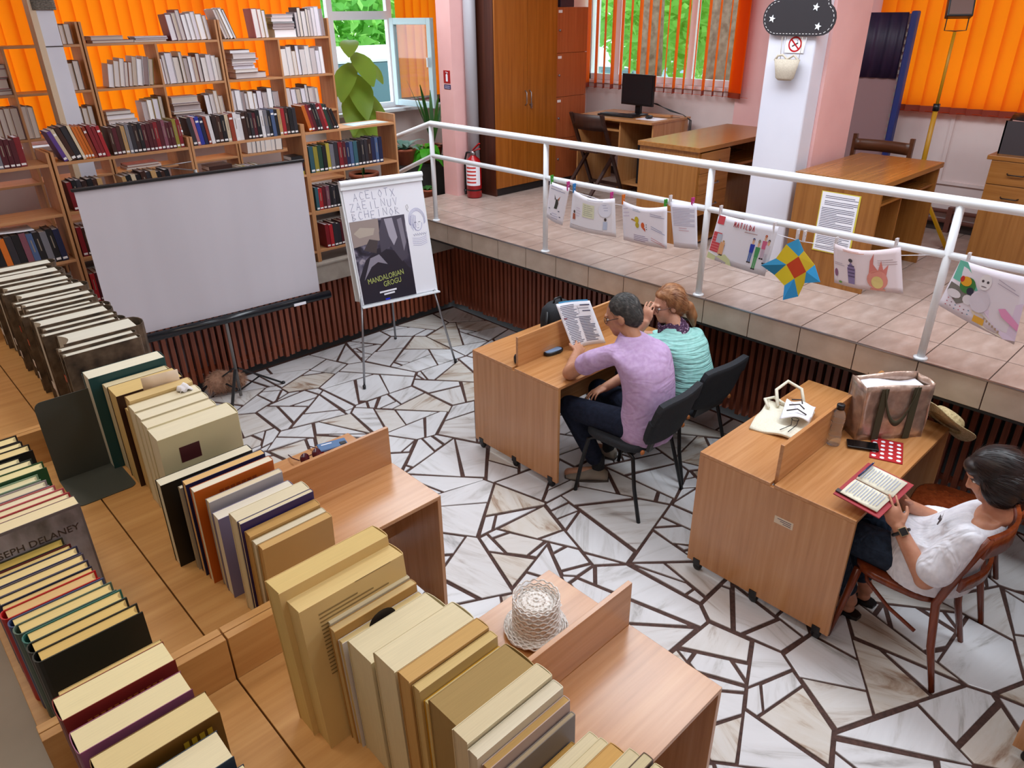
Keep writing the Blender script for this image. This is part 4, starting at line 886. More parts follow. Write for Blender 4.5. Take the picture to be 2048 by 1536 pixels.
# right row, middle unit (near to far)
u2 = [('tan paperback touching the near shelf divider', .385, .225, .150, .03, '#c29a60', '#cfa970'),
 ('grey-cream paperback with white top edge near the divider', .383, .225, .152, .03, '#c3b492', '#ded5be'),
 ('tan paperback third from the near divider', .382, .232, .152, .04, '#c89f62', '#c79e62'),
 ('cream book with short purple cover strip', .378, .25, .158, .02, '#3a2f66', '#ddd2b4'),
 ('cream book with thin teal line on top', .377, .25, .158, .05, '#ddd3b6', '#e0d6ba'),
 ('white book with lavender back cover', .370, .212, .170, .042, '#7a7296', '#e6e0d2'),
 ('pale grey-covered book beside the lavender one', .372, .232, .164, .03, '#a9a5ac', '#e0d4ba'),
 ('white-edged book with orange cover', .358, .248, .176, .036, '#bd5c14', '#e6dfcc'),
 ('tan-edged book with navy cover', .356, .248, .178, .036, '#1c2250', '#dfb77e'),
 ('thin grey book beside the black cover', .352, .226, .18, .016, '#b5ab98', '#d6cab2'),
 ('glossy black-covered book with ivory edges', .326, .226, .208, .036, '#17130f', '#e6e0cb'),
 ('short cream booklet behind the black-covered book', .385, .15, .14, .03, '#d9cfb0', '#ded5ba'),
 ('large ivory book with small maroon picture label', .36, .29, .185, .062, '#cfc59c', '#e4dcc2'),
 ('cream paperback fourth in the pale group', .374, .262, .165, .042, '#e0d6b8', '#e6dec6'),
 ('cream paperback third in the pale group', .374, .268, .165, .042, '#ded3b2', '#e5dcc2'),
 ('cream paperback second in the pale group', .376, .272, .163, .042, '#e0d6b8', '#e6dec6'),
 ('cream paperback first in the pale group, with tissue', .376, .276, .163, .044, '#ded3b2', '#e5dcc2'),
 ('tan book with a paper card stuck on top', .382, .285, .155, .036, '#d3b67e', '#d9c08c'),
 ('short tan book behind the dark brown cover', .385, .235, .15, .04, '#d6b983', '#d8be88'),
 ('book with dark brown cover and tan edges', .374, .27, .166, .072, '#341a14', '#d8bd82'),
 ('cream book between brown and green covers', .378, .255, .162, .062, '#dccfa8', '#e0d4b2'),
 ('white-edged book with teal green cover', .352, .278, .195, .05, '#1f4a4c', '#e6e2cf'),
 ('tan-edged book with blue-grey cover at far end', .36, .25, .186, .044, '#7c8c96', '#dcc69a')]
LEAN2 = .06; YS = [1.10, 1.122, 1.142, 1.168, 1.182, 1.262, 1.302, 1.335, 1.372, 1.402, 1.44, 1.486, 1.516, 1.578, 1.62, 1.662, 1.704, 1.748, 1.786, 1.828, 1.90, 1.965, 2.03]
TS2 = [.020, .018, .024, .013, .034, .030, .018, .022, .022, .011, .030, .028, .06, .04, .04, .04, .042, .034, .038, .07, .06, .055, .045]
for (lb, xf, h, d, t, c, pc), y, t in zip(u2, YS, TS2):
    fgb[lb] = fg_book(lb, xf, y, h, d, t-.001, c, pc, GR, 'right', 'soft', LEAN2 if y < 1.55 else .03)
# right row, far unit: white bound volumes with marbled brown covers (near to far)
M_marb = noisy('marbled_cover', [(.3, '#241c17'), (.5, '#5a4a3a'), (.7, '#786653')], 22, .5, 5)
y = 2.20
u3t = [.03, .032, .085, .03, .055, .03, .06, .03, .05, .028, .03, .04, .05, .03, .055, .03, .06, .05, .03, .06, .04, .05, .06, .05]
for k, t in enumerate(u3t):
    if y+t > 3.215: break
    o = fg_book('white-edged bound volume with dark marbled cover, %s from near end of far row' % ordn(k), .352+.02*((k*7) % 3)/2-.012*(k % 2), y, .262+.02*((k*5) % 4)/3, .205+.012*((k*3) % 3), t-.0015, '#2c231d', '#d9d7cc', GR, 'right', 'hard', .035)
    o.data.materials[0] = M_marb
    G().box(-.0008, 0, t*.2, t*.8, .05, .075).build('spine_label', M_label, o) if k % 3 == 0 else None
    G().box(-.0008, 0, t*.25, t*.75, .17, .19).build('red_sticker', M_red, o) if k % 4 == 1 else None
    y += t
# left row (near to far), spines to the left
l1 = [('pale thick book cut by the bottom-left edge', .035, .60, .19, .145, .056, '#3a3440', '#e4d6a8', 'soft'),
 ('cream book with dark blue cover near bottom-left edge', .028, .675, .196, .145, .056, '#2f3c50', '#e6dcb4', 'soft'),
 ('thick white-edged book with slate cover at bottom left', .022, .742, .206, .145, .056, '#3d4c5c', '#eadfbc', 'soft'),
 ('thick tan-edged book with gold-brown cover', .02, .81, .222, .160, .05, '#6d4a18', '#e2cf9c', 'soft'),
 ('cream-edged book with mauve pink cover', .012, .872, .226, .155, .046, '#96587a', '#e9dcb2', 'soft'),
 ('cream-edged book with brick red cover and gold title', .01, .934, .236, .158, .05, '#7e2520', '#ecdfb2', 'soft'),
 ('thin tan paperback behind the brick red book', .02, .992, .222, .15, .016, '#b39a62', '#d8bd80', 'soft'),
 ('tan-edged book with black plastic cover, nearest of three', .018, 1.10, .212, .155, .03, '#1d211f', '#d9b974', 'hard'),
 ('tan-edged book with black plastic cover, middle of three', .016, 1.132, .208, .150, .03, '#20241f', '#dcbd78', 'hard'),
 ('tan-edged book with teal green plastic cover', .016, 1.164, .205, .15, .03, '#2c6a62', '#e2c887', 'hard'),
 ('cream-edged book with grey-green plastic cover', .01, 1.196, .205, .15, .03, '#52685c', '#e4cb8c', 'hard'),
 ('cream-edged book with blue plastic cover', .006, 1.228, .20, .148, .026, '#3c4a72', '#e4cc8e', 'hard'),
 ('tan-edged book in bright red binding', .002, 1.256, .20, .148, .03, '#b81a1c', '#dcb882', 'hard'),
 ('tan-edged paperback beyond the bright red binding', .002, 1.288, .19, .146, .022, '#c9aa74', '#d9bc80', 'soft'),
 ('cream-edged book with thin navy cover', .0, 1.312, .192, .15, .026, '#2c3048', '#e2c688', 'hard'),
 ('cream-edged book with grey-violet cover', .0, 1.34, .19, .15, .028, '#544c5c', '#e4ca8e', 'hard'),
 ('cream-edged book with navy cover in plastic wrap', .0, 1.37, .19, .148, .03, '#2b2f50', '#e6cf96', 'hard'),
 ('tan-edged book with maroon cover', .0, 1.402, .182, .142, .026, '#5a1a22', '#dcc07e', 'hard'),
 ('olive-edged book with dark grey cover', .0, 1.43, .182, .136, .03, '#3c3a30', '#c9ad5c', 'hard'),
 ('book with grey photo cover and author name', .0, 1.462, .240, .183, .036, '#6d6568', '#eadbb4', 'soft'),
 ('cream-edged book with red cover behind the photo cover', .0, 1.50, .238, .18, .024, '#9c2a34', '#e8dab4', 'hard'),
 ('cream-edged book with pink-red cover', .0, 1.526, .236, .176, .026, '#b04550', '#e6d8b4', 'hard'),
 ('cream-edged book with rose cover', .0, 1.554, .234, .166, .026, '#b55a60', '#e6dcc0', 'hard'),
 ('book with grey-lilac cover', .0, 1.582, .235, .158, .03, '#9a9094', '#dcd2b4', 'hard'),
 ('book with pale green cover', .0, 1.614, .238, .15, .028, '#8fa98e', '#e0d8b0', 'hard'),
 ('book with bottle green hard cover', .0, 1.644, .245, .17, .034, '#1c4a2a', '#e6dca8', 'hard'),
 ('book with dark grey-green cover', .0, 1.68, .24, .156, .036, '#2c3a38', '#e8dcae', 'hard'),
 ('book with black cover beyond green ones', .0, 1.718, .235, .14, .034, '#18181a', '#e8dcae', 'hard'),
 ('book with rounded black cover', .0, 1.754, .24, .168, .036, '#141416', '#e4cf98', 'hard'),
 ('book with narrow black cover near the divider', .0, 1.792, .235, .16, .034, '#1a1a20', '#e8d8a4', 'hard'),
 ('cream-edged book with black cover farthest in left row', .0, 1.83, .235, .158, .036, '#17171b', '#e8d6a0', 'hard')]
for lb, x0, y, h, d, t, c, pc, kd in l1: fgb[lb] = fg_book(lb, x0, y, h, d, t-.001, c, pc, GL, 'left', kd, .02)
# prints on foreground covers (flat lettering and pictures on the near faces)
def face(o, u, v, d=-.0004): return frame((u, d, v), (1, 0, 0), (0, 0, 1))
def patch(o, u0, u1, v0, v1, col, d=-.0006, name='cover_print'):
    G().add([(u0, d, v0), (u1, d, v0), (u1, d, v1), (u0, d, v1)], [(0, 1, 2, 3)]).build(name, mat('print_'+col.strip('#'), col, .45), o)
o = fgb['book with grey photo cover and author name']
G().grid(lambda a, q: Vector((.004+.175*a, -.0006, .004+.23*q)), 1, 1).build('cover_photo', noisy('misty_photo', [(.3, '#57504e'), (.5, '#948c90'), (.7, '#b9b3b8')], 14, .4, 5, stretch=(1, 1, .5)), o)
text('JOSEPH DELANEY', .021, M_edge, o, face(o, .006, .185, -.001), ex=.0002)
for q in range(5): patch(o, .02+.03*q, .03+.03*q, .11+.008*(q % 2), .15-.01*(q % 3), '#4a4444', -.0009, 'photo_figure')
o = fgb['tall yellowed book with faded black back-cover text']
for k in range(17): patch(o, .03, .03+.13*(.55+.45*((k*7) % 5)/4), .262-k*.0075, .2645-k*.0075, '#8d7548', name='print_line')
patch(o, .10, .17, .285, .2865, '#8d7548', name='print_line')
o = fgb['white book with dark head photo on its back cover']
G().add([(.075+.026*math.cos(a), -.0008, .225+.022*math.sin(a)) for a in [2*PI*k/18 for k in range(18)]], [tuple(range(18))]).build('head_photo', mat('print_dark', '#2a2220', .4), o)
patch(o, .07, .10, .197, .212, '#a08870', -.001, 'face_photo')
o = fgb['white book with lavender back cover']
for k in range(9): patch(o, .03, .03+.08*(.6+.4*((k*5) % 4)/3), .13-k*.007, .1325-k*.007, '#b6b0cc', name='print_line')
o = fgb['large ivory book with small maroon picture label']; patch(o, .04, .085, .215, .255, '#4a1f22', name='picture_label')
o = fgb['cream-edged book with brick red cover and gold title']; text('A POVESTE DE IARNA', .012, mat('gold_print', '#b0642e', .4), o, face(o, .02, .212), ex=.0002) if False else [patch(o, .03+.009*k, .036+.009*k, .205, .215, '#b0642e', name='title_letter') for k in range(12)]
o = fgb['thick tan-edged book with gold-brown cover']; [patch(o, .105+.011*k, .112+.011*k, .19, .205, '#c9a227', name='title_letter') for k in range(4)]
o = fgb['white-edged book with orange cover']; [patch(o, .05+.012*k, .059+.012*k, .222, .23, '#8f3a0a', name='title_letter') for k in range(7)]
# card, tissue on the pale books
tag(G().grid(lambda a, q: Vector((.43+.085*a, 1.784-.012*a, 1.915+.05*q)), 3, 2, thick=.0006).build('paper_card', mat('library_card', '#e2cdb4', .7)), 'small paper card standing between the tan books', 'card')
tag(G().grid(lambda a, q: Vector((.49+.03*a+.004*math.sin(9*q), 1.71+.03*q, 1.93+.016*math.sin(a*PI)*math.sin(q*PI)+.004*math.sin(11*a))), 6, 6, thick=.001).build('paper_tissue', M_paper), 'crumpled white paper tissue on the cream paperbacks', 'tissue')
# brown plush fringe / fur object behind the row
fr = thing('fur_bundle', 'brown shaggy fur bundle behind the foreground books near tripod', 'fur bundle', (1.93, 5.5, 0))
M_fur = noisy('brown_fur', [(.3, '#8a6450'), (.7, '#b58c72')], 30, .9)
g = G(); rnd = random.Random(4)
blobs = [((-.05, -.04, .12), (.12, .08, .11)), ((.07, -.05, .09), (.09, .08, .08))]
for c, r in blobs: g.ell(c, [q*.85 for q in r], None, 0, 14, 10)
g.build('core', M_fur, fr)
g = G()
for k in range(1600):
    c, r = blobs[k % 2]; v = Vector((rnd.gauss(0, 1), rnd.gauss(0, 1), rnd.gauss(0, 1))).normalized()
    p = Vector([c[i]+v[i]*r[i]*.84 for i in range(3)]); q = p+v*.03+Vector((rnd.uniform(-.015, .015), rnd.uniform(-.015, .015), -.016)); s = v.orthogonal().normalized()*.002
    g.add([p-s, p+s, q], [(0, 1, 2)])
tag(g.build('fur_strands', M_fur, fr), kind='stuff')
# ================================================================== PLATFORM FURNITURE
ZP = 1.05
# tall cabinet
tc_ = thing('tall_cabinet', 'tall two-door orange-brown cabinet with dark side beside the pipe', 'cabinet', (5.11, 5.63, ZP))
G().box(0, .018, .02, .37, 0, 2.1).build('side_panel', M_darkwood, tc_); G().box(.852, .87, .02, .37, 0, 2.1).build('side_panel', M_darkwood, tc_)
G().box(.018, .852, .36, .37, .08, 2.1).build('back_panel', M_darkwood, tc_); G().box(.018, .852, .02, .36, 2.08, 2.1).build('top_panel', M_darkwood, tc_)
G().box(.018, .852, .025, .06, 0, .078).build('plinth', mat('plinth_black', '#1c1718', .5), tc_)
for k, (a, b) in enumerate(((.004, .433), (.437, .866))):
    d = G().box(a, b, 0, .018, .08, 2.1).build('door', M_cab['z'], tc_, bevel=.001)
    xx = b-.03 if k == 0 else a+.03
    G().tube([(xx, -.002, .86), (xx, -.028, .88), (xx, -.028, .98), (xx, -.002, 1.0)], .005, 8).build('handle', M_steel, d)
    if k: G().box(xx+.012, xx+.03, -.012, -.002, .84, .875).lathe([(.012, 0), (.012, .003)], 10, (xx+.02, -.01, .83)).build('keys', M_steel, d)
# drawer cabinet with four locked doors
dc = thing('locker_cabinet', 'narrow reddish cabinet of four stacked locked doors by the window', 'cabinet', (5.985, 5.645, ZP))
G().box(.01, .46, .02, .35, .05, 1.745).build('body', M_cab['z'], dc); G().box(.02, .45, .03, .3, 0, .05).build('plinth', M_edge, dc)
for k in range(4):
    d = G().box(.002, .468, 0, .019, .052+k*.424, .052+k*.424+.42).build('door', wood('reddish_door', [(.3, '#9c4f2a'), (.6, '#ab5c34'), (.8, '#b6683e')], 'z', .4), dc, bevel=.001)
    G().lathe([(.011, 0), (.011, .012), (.006, .014)], 12).build('lock', M_steel, d, (.04, 0, .052+k*.424+.21), (PI/2, 0, 0))
    G().box(.02, .075, -.001, 0, .052+k*.424+.37, .052+k*.424+.395).build('name_label', M_label, d)
bxt = thing('document_box', 'dark box lying on top of the locker cabinet', 'box', (6.05, 5.66, ZP+1.746)); G().box(0, .2, 0, .25, 0, .09).build('carton', mat('dark_violet_card', '#3c2530', .6), bxt, bevel=.003); G().box(-.004, .204, -.004, .254, .07, .095).build('lid', mat('dark_violet_lid', '#4a2f3a', .6), bxt)
# desk with drawers and shelf: A, B
def office_desk(name, label, x0, x1, y0, y1, zt, drawers, mats):
    t = thing(name, label, 'desk', (x0, y0, ZP)); L = x1-x0; D = y1-y0; h = zt-ZP
    G().box(0, L, 0, D, h-.036, h).build('tabletop', mats['x'], t, bevel=.004)
    G().box(.015, .035, .015, D-.015, 0, h-.0365).build('end_panel', mats['z'], t); G().box(L-.035, L-.015, .015, D-.015, 0, h-.0365).build('end_panel', mats['z'], t)
    G().box(.0355, L-.0355, D-.035, D-.017, .25, h-.0365).build('modesty_panel', mats['x'], t)
    if drawers:
        G().box(.44, .458, .02, D-.036, .0, h-.0365).build('inner_panel', mats['z'], t)
        z0 = h-.045
        for k, dh in enumerate((.155, .16, .165)):
            d = G().box(.037, .438, .0, .018, z0-dh+.003, z0).build('drawer', mats['x'], t, bevel=.001); z0 -= dh
            G().tube([(.20, 0, z0+.08), (.21, -.022, z0+.075), (.28, -.022, z0+.075), (.29, 0, z0+.08)], .005, 8).build('handle', M_steel, d)
        G().box(.46, L-.036, .05, D-.036, h-.22, h-.20).build('shelf', mats['x'], t)
        G().box(.037, .438, .03, D-.036, .02, .04).build('bottom_panel', mats['x'], t)
    else:
        G().box(.036, L-.036, .03, D-.2, h-.16, h-.145).build('keyboard_shelf', mats['x'], t)
        G().box(.55, .568, .08, D-.036, 0, h-.165).build('inner_panel', mats['z'], t); G().box(.57, L-.036, .08, D-.04, .06, .078).build('lower_shelf', mats['x'], t)
    return t
dA = office_desk('office_desk', 'brown desk with drawers standing empty left of the pier', 4.93, 6.25, 3.155, 3.74, 1.825, True, M_deskwood)
dB = office_desk('office_desk', 'brown desk with printed notice on its end, right of the pier', 4.825, 5.83, 1.735, 2.33, 1.78, False, M_deskwood)
# notice taped on the end of desk B (faces -X)
def on_end(x): return lambda y, z: (x, y, z)
nt = thing('printed_notice', 'printed A4 notice with dense text taped to desk end', 'notice', (4.838, 1.80, 1.28))
Yf = lambda u, v, d=0: Vector((-.001-d, .33-u, v))         # u to the right as seen from the room
G().add([Yf(0, 0), Yf(.26, 0), Yf(.26, .40), Yf(0, .40)], [(0, 1, 2, 3)]).build('yellow_backing', mat('yellow_backing', '#d8c84a', .6), nt)
G().add([Yf(.006, .008, .001), Yf(.25, .004, .001), Yf(.25, .394, .001), Yf(.006, .396, .001)], [(0, 1, 2, 3)]).build('sheet', M_paper, nt)
rnd = random.Random(2)
for k in range(32):
    if k in (2, 6, 22): continue
    w_ = .22 if k % 5 else rnd.uniform(.1, .2); a = .018 if k > 6 else .03
    G().add([Yf(a, .37-k*.0112, .0015), Yf(a+w_, .37-k*.0112, .0015), Yf(a+w_, .3735-k*.0112, .0015), Yf(a, .3735-k*.0112, .0015)], [(0, 1, 2, 3)]).build('text_line', M_ink, nt)
# computer desk
pd = thing('computer_desk', 'small beech computer desk under the open blind', 'desk', (6.11, 4.48, ZP)); h = .73
G().box(0, .66, 0, 1.02, h-.022, h).build('tabletop', M_beech['y'], pd, bevel=.002)
for nm, y in (('end_panel', .01), ('inner_panel', .42), ('end_panel', .99)): G().box(.05 if nm != 'inner_panel' else .05, .63, y, y+.018, 0, h-.0225).build(nm, M_beech['z'], pd)
G().box(.60, .618, .029, .989, .3, h-.0225).build('modesty_panel', M_beech['y'], pd)
G().box(.08, .59, .029, .419, .08, .098).build('lower_shelf', M_beech['y'], pd); G().box(.06, .45, .439, .989, h-.13, h-.112).build('keyboard_tray', M_beech['y'], pd)
mo = thing('computer_monitor', 'black flat computer monitor on the computer desk', 'monitor', (6.53, 4.95, ZP+h))
Rm = Matrix.Rotation(math.radians(-6), 3, 'Z')
G().obox((-.03, .02, .245), (.03, .44, .30), Rm).build('housing', M_black, mo, bevel=.004); G().obox((-.047, .02, .248), (.003, .415, .272), Rm).build('screen', mat('dark_screen', '#1b1d22', .25), mo)
G().obox((0, .02, .09), (.03, .07, .16), Rm).build('neck', M_black, mo); G().lathe([(.11, 0), (.11, .008), (.03, .016)], 24, (0, .02, .0)).build('base', M_black, mo)
kb_ = thing('keyboard', 'black keyboard lying in front of the monitor', 'keyboard', (6.32, 5.06, ZP+h), math.radians(4))
G().box(-.075, .075, -.22, .22, 0, .018).build('case', M_black, kb_, bevel=.003)
for r in range(5): G().box(-.06+r*.025, -.04+r*.025, -.2, .2, .018, .024).build('key_row', mat('key_black', '#1d1d22', .5), kb_)
ms = thing('mouse', 'black computer mouse on white paper', 'mouse', (6.345, 4.69, ZP+h+.0015)); G().ell((0, 0, .016), (.055, .032, .018)).build('shell', M_black, ms); G().tube([(.05, 0, .012), (.12, -.04, .003), (.2, -.15, .003), (.25, -.2, .003)], .002, 6).build('cord', M_black, ms); G().lathe([(.006, -.004), (.006, .004)], 10).build('wheel', M_edge, ms, (-.03, 0, .033), (PI/2, 0, 0))
tag(G().box(6.24, 6.45, 4.54, 4.78, ZP+h, ZP+h+.001).build('paper_sheet', M_paper), 'white paper sheet under the computer mouse', 'paper')
tag(G().obox((6.55, 4.70, ZP+h+.012), (.06, .25, .02), Matrix.Rotation(.2, 3, 'Z')).build('wooden_ruler', M_beech['y']), 'flat wooden bar lying behind the mouse', 'bar')
cb = thing('monitor_cables', 'bundle of thin black cables hanging off the computer desk end', 'cable', (6.60, 4.86, ZP+h))
for k in range(4): G().tube([(0, -.02*k, .12), (.06, -.2, .06-.005*k), (.10, -.33, .02), (.12, -.40-.008*k, -.03), (.12, -.405-.01*k, -.35), (.12, -.40-.01*k, -.6)], .003, 6).build('cable', M_black, cb)
pc = thing('computer_tower', 'black computer tower under the computer desk', 'computer', (6.24, 4.56, ZP+.0985)); G().box(0, .36, 0, .17, 0, .40).build('case', M_black, pc, bevel=.004); G().box(-.004, 0, .03, .14, .05, .36).build('front_panel', mat('panel_black', '#2a2a30', .3), pc); G().box(-.006, -.004, .04, .13, .03, .04).build('orange_light', mat('orange_led', '#c75a1e', .4), pc)
# folding wooden chair at the computer desk
fc = thing('folding_chair', 'dark brown folding wooden chair at the computer desk', 'chair', (5.93, 5.05, ZP), math.radians(-90))
Mf = wood('dark_fold', [(.3, '#2a1611'), (.6, '#3a2018'), (.85, '#4a2a1f')], 'z', .4)
for s in (-1, 1):
    G().bar((s*.20, .24, 0), (s*.20, -.14, .80), .022, .035, up=(1, 0, 0)).build('leg', Mf, fc)
    G().bar((s*.17, -.26, 0), (s*.17, .17, .45), .022, .035, up=(1, 0, 0)).build('leg', Mf, fc)
G().grid(lambda a, q: Vector(((a-.5)*.42, -.085-.03*q-.03*math.sin(a*PI), .64+.15*q)), 10, 2, thick=.016).build('backrest', Mf, fc)
for k in range(5): G().box(-.18, .18, -.17+k*.075, -.105+k*.075, .44, .455).build('seat_slat', Mf, fc)
G().bar((-.16, -.16, .11), (.16, -.16, .11), .02, .03).build('stretcher', Mf, fc); G().bar((-.2, .2, .08), (.2, .2, .08), .02, .03).build('stretcher', Mf, fc)
# wooden chair behind desk B
wc = thing('wooden_chair', 'brown wooden chair with curved slatted back behind notice desk', 'chair', (6.05, 2.29, ZP), math.radians(90))
Mw = wood('brown_chair', [(.3, '#4a2814'), (.6, '#5c341c'), (.85, '#6b4026')], 'x', .35)
for s in (-1, 1):
    G().bar((s*.21, -.05, 0), (s*.215, -.07, .82), .03, .03, up=(1, 0, 0)).build('leg', Mw, wc); G().bar((s*.2, .33, 0), (s*.2, .33, .43), .03, .03, up=(1, 0, 0)).build('leg', Mw, wc)
for z0, z1 in ((.70, .785), (.60, .65)): G().grid(lambda a, q: Vector(((a-.5)*.42, -.07-.035*math.sin(a*PI), z0+(z1-z0)*q)), 10, 2, thick=.02).build('back_slat', Mw, wc)
G().box(-.22, .22, -.05, .36, .43, .455).build('seat', Mw, wc, bevel=.005)
# drawer cabinet at right with storage box
rc = thing('drawer_cabinet', 'brown drawer cabinet at right edge with black box on top', 'cabinet', (6.05, .85, ZP))
G().box(.02, .5, 0, .66, 0, .745).build('body', M_deskwood['z'], rc); G().box(0, .52, -.01, .69, .745, .775).build('top', M_deskwood['y'], rc, bevel=.003)
for k, (z0, z1) in enumerate(((.585, .742), (.425, .58), (.03, .42))):
    d = G().box(.0, .019, .004, .656, z0, z1).build('drawer' if k < 2 else 'door', M_deskwood['y' if k < 2 else 'z'], rc, bevel=.001); Mhd = mat('dark_handle', '#3a2a22', .4, metal=.5)
    if k < 2: G().tube([(0, .54, (z0+z1)/2), (-.02, .53, (z0+z1)/2-.004), (-.02, .44, (z0+z1)/2-.004), (0, .43, (z0+z1)/2)], .005, 8).build('handle', Mhd, d)
    else: G().tube([(0, .06, .25), (-.02, .06, .24), (-.02, .06, .2), (0, .06, .19)], .005, 8).build('handle', Mhd, d)
sb = thing('storage_box', 'dark grey storage box with papers on the drawer cabinet', 'box', (6.15, .95, ZP+.775)); Ms = mat('dark_box', '#3a3438', .5)
for a in ((0, .32, 0, .01), (0, .32, .55, .56), (0, .01, 0, .56), (.31, .32, 0, .56)): G().box(*a, 0, .22).build('side', Ms, sb)
G().box(.01, .31, .01, .55, 0, .01).build('bottom', Ms, sb)
sbp = thing('paper_pile', 'crumpled pink paper and black cloth heaped in the storage box', 'paper', (6.16, .98, ZP+.84))
G().grid(lambda a, q: Vector((.02+.28*a, .02+.48*q, .12+.09*math.sin(a*3)*math.sin(q*4+1)+.04*q)), 6, 6, thick=.002).build('sheet', mat('pink_sheet', '#d9a298', .7), sbp); G().grid(lambda a, q: Vector((.01+.2*a, .2+.32*q, .13+.06*math.sin(a*3.1)+.01*math.sin(q*9))), 6, 6, thick=.004).build('black_cloth', M_black, sbp)
# flood lamp on yellow stand
fl = thing('work_lamp', 'black floodlight on a tall yellow telescopic stand before orange blind', 'lamp', (6.375, 2.05, ZP))
My = mat('yellow_stand', '#b8860e', .4)
G().tube([(0, 0, .30), (0, 0, 1.03)], .018, 10).build('pole', My, fl); G().tube([(0, 0, 1.03), (.01, .0, 1.54)], .011, 10).build('pole', My, fl); G().lathe([(.024, 0), (.024, .05)], 12, (0, 0, 1.0)).build('clamp', M_black, fl)
for a in (-1.75, .5, 2.5):
    d = Vector((math.cos(a), math.sin(a), 0)); G().bar(Vector((0, 0, .45))+d*.02, d*.34+Vector((0, 0, .01)), .022, .022).build('leg', My, fl); G().ell(d*.35+Vector((0, 0, .014)), (.02, .02, .016)).build('foot', M_black, fl)
G().tube([(-.03, .06, 1.70), (-.03, .06, 1.55), (.01, 0, 1.545), (.05, -.06, 1.55), (.05, -.06, 1.70)], .004, 6).build('bracket', M_black, fl)
Rf = Matrix.Rotation(math.radians(120), 3, 'Z')@Matrix.Rotation(.3, 3, 'X')
G().obox((.0, .0, 1.70), (.17, .07, .14), Rf).build('housing', M_black, fl, bevel=.006)
G().obox(Vector((.0, .0, 1.70))+Rf@Vector((0, .037, 0)), (.145, .004, .115), Rf).build('reflector', mat('lamp_glass', '#7d6660', .2), fl)
for k in range(5): G().obox(Vector((0, 0, 1.70))+Rf@Vector((-.06+k*.03, -.045, 0)), (.006, .03, .12), Rf).build('cooling_fin', M_black, fl)
# dark blue display board with drape
db = thing('display_board', 'tall dark blue draped display board between pier and orange blind', 'display board', (6.62, 2.47, ZP))
Mb = noisy('navy_drape', [(.3, '#1b1030'), (.6, '#2a1838'), (.8, '#3c2340')], 3, .5, stretch=(6, 6, .6)); Mbb = mat('royal_blue_edge', '#1c2a6c', .5)
G().box(.03, .06, 0, .34, 0, 1.66).build('panel', mat('board_pinkgrey', '#8f6f70', .6), db); G().grid(lambda a, q: Vector((.02-.008*math.sin(a*22), .02+.31*a, 1.19+.48*q)), 30, 2, thick=.006).build('drape', Mb, db)
G().box(.0, .07, -.05, .0, 0, 1.68).build('edge_curtain', Mbb, db, bevel=.012); 
for k in range(22): G().box(-.003, 0, -.005, .005, .4+k*.055, .43+k*.055).build('lace_loop', mat('lace_grey', '#7d7470', .6), db)
# ---- things on the pier face
cl = thing('cloud_board', 'black felt cloud with white stitching and stars on the pier', 'cloud decoration', (4.985, 2.55, 2.595)); Mk = mat('black_felt', '#2a2529', .85)
cpts = [(-.19, 0)]
def ca(cx, cy, r, a0, a1, n=8): return [(cx+r*math.cos(math.radians(a0+(a1-a0)*k/n)), cy+r*math.sin(math.radians(a0+(a1-a0)*k/n))) for k in range(n+1)]
cpts = ca(.152, .098, .098, -90, 60)+ca(.025, .19, .17, 8, 168, 14)+ca(-.142, .107, .107, 92, 270, 12)
G().prism(cpts, 0, .012, fn=lambda x, y, zz: (-zz, -x, y)).build('felt', Mk, cl)
sc = ca(.152, .098, .086, -90, 62)+ca(.025, .19, .158, 10, 164, 14)+ca(-.142, .107, .095, 90, 270, 12)
for k in range(len(sc)):
    p, q = sc[k], sc[(k+1) % len(sc)]; L = math.hypot(q[0]-p[0], q[1]-p[1]); m = max(1, int(L/.022))
    for j in range(m):
        a, b = (j+.2)/m, (j+.7)/m
        G().bar((-.0125, -(p[0]+(q[0]-p[0])*a), p[1]+(q[1]-p[1])*a), (-.0125, -(p[0]+(q[0]-p[0])*b), p[1]+(q[1]-p[1])*b), .002, .003).build('stitch', M_label, cl)
def star(cx, cy, r): return [(cx+(r if k % 2 == 0 else r*.42)*math.sin(k*PI/5+.2), cy+(r if k % 2 == 0 else r*.42)*math.cos(k*PI/5+.2)) for k in range(10)]
for c in ((-.182, .10), (.142, .055), (.111, .165)): G().prism(star(c[0], c[1], .024), .012, .016, fn=lambda x, y, zz: (-zz, -x, y)).build('star', M_white, cl)
for s in (-.075, .075): G().tube([(-.004, -s, .002), (-.006, -s*.9, -.11)], .0015, 4).build('hanging_cord', M_label, cl)
ns = thing('no_smoking_sign', 'square no-smoking sign with red ring hung under the cloud', 'sign', (4.994, 2.555, 2.492))
G().box(0, .003, -.068, .068, 0, .10).build('plate', M_paper, ns)
def ring(r0, r1, d, n=28): 
    g = G(); 
    v = [(d, r*math.cos(2*PI*k/n), .052+r*math.sin(2*PI*k/n)) for r in (r0, r1) for k in range(n)]
    return g.add(v, [(k, (k+1) % n, n+(k+1) % n, n+k) for k in range(n)])
ring(.037, .047, -.001).build('red_ring', M_red, ns); G().bar((-.0012, .027, .079), (-.0012, -.027, .025), .009, .001, up=(1, 0, 0)).build('red_bar', M_red, ns)
G().obox((-.0008, 0, .05), (.0006, .045, .008), Matrix.Rotation(-.5, 3, 'X')).build('cigarette', M_edge, ns); G().tube([(-.0008, -.018, .066), (-.0008, -.012, .076), (-.0008, -.022, .08)], .0012, 4).build('smoke_mark', M_edge, ns)
pc_ = thing('canvas_pouch', 'small beige canvas pouch hanging on the white pier', 'pouch', (4.985, 2.575, 2.335)); Mc = noisy('beige_canvas', [(.3, '#b3a695'), (.7, '#c6bba9')], 150, .9)
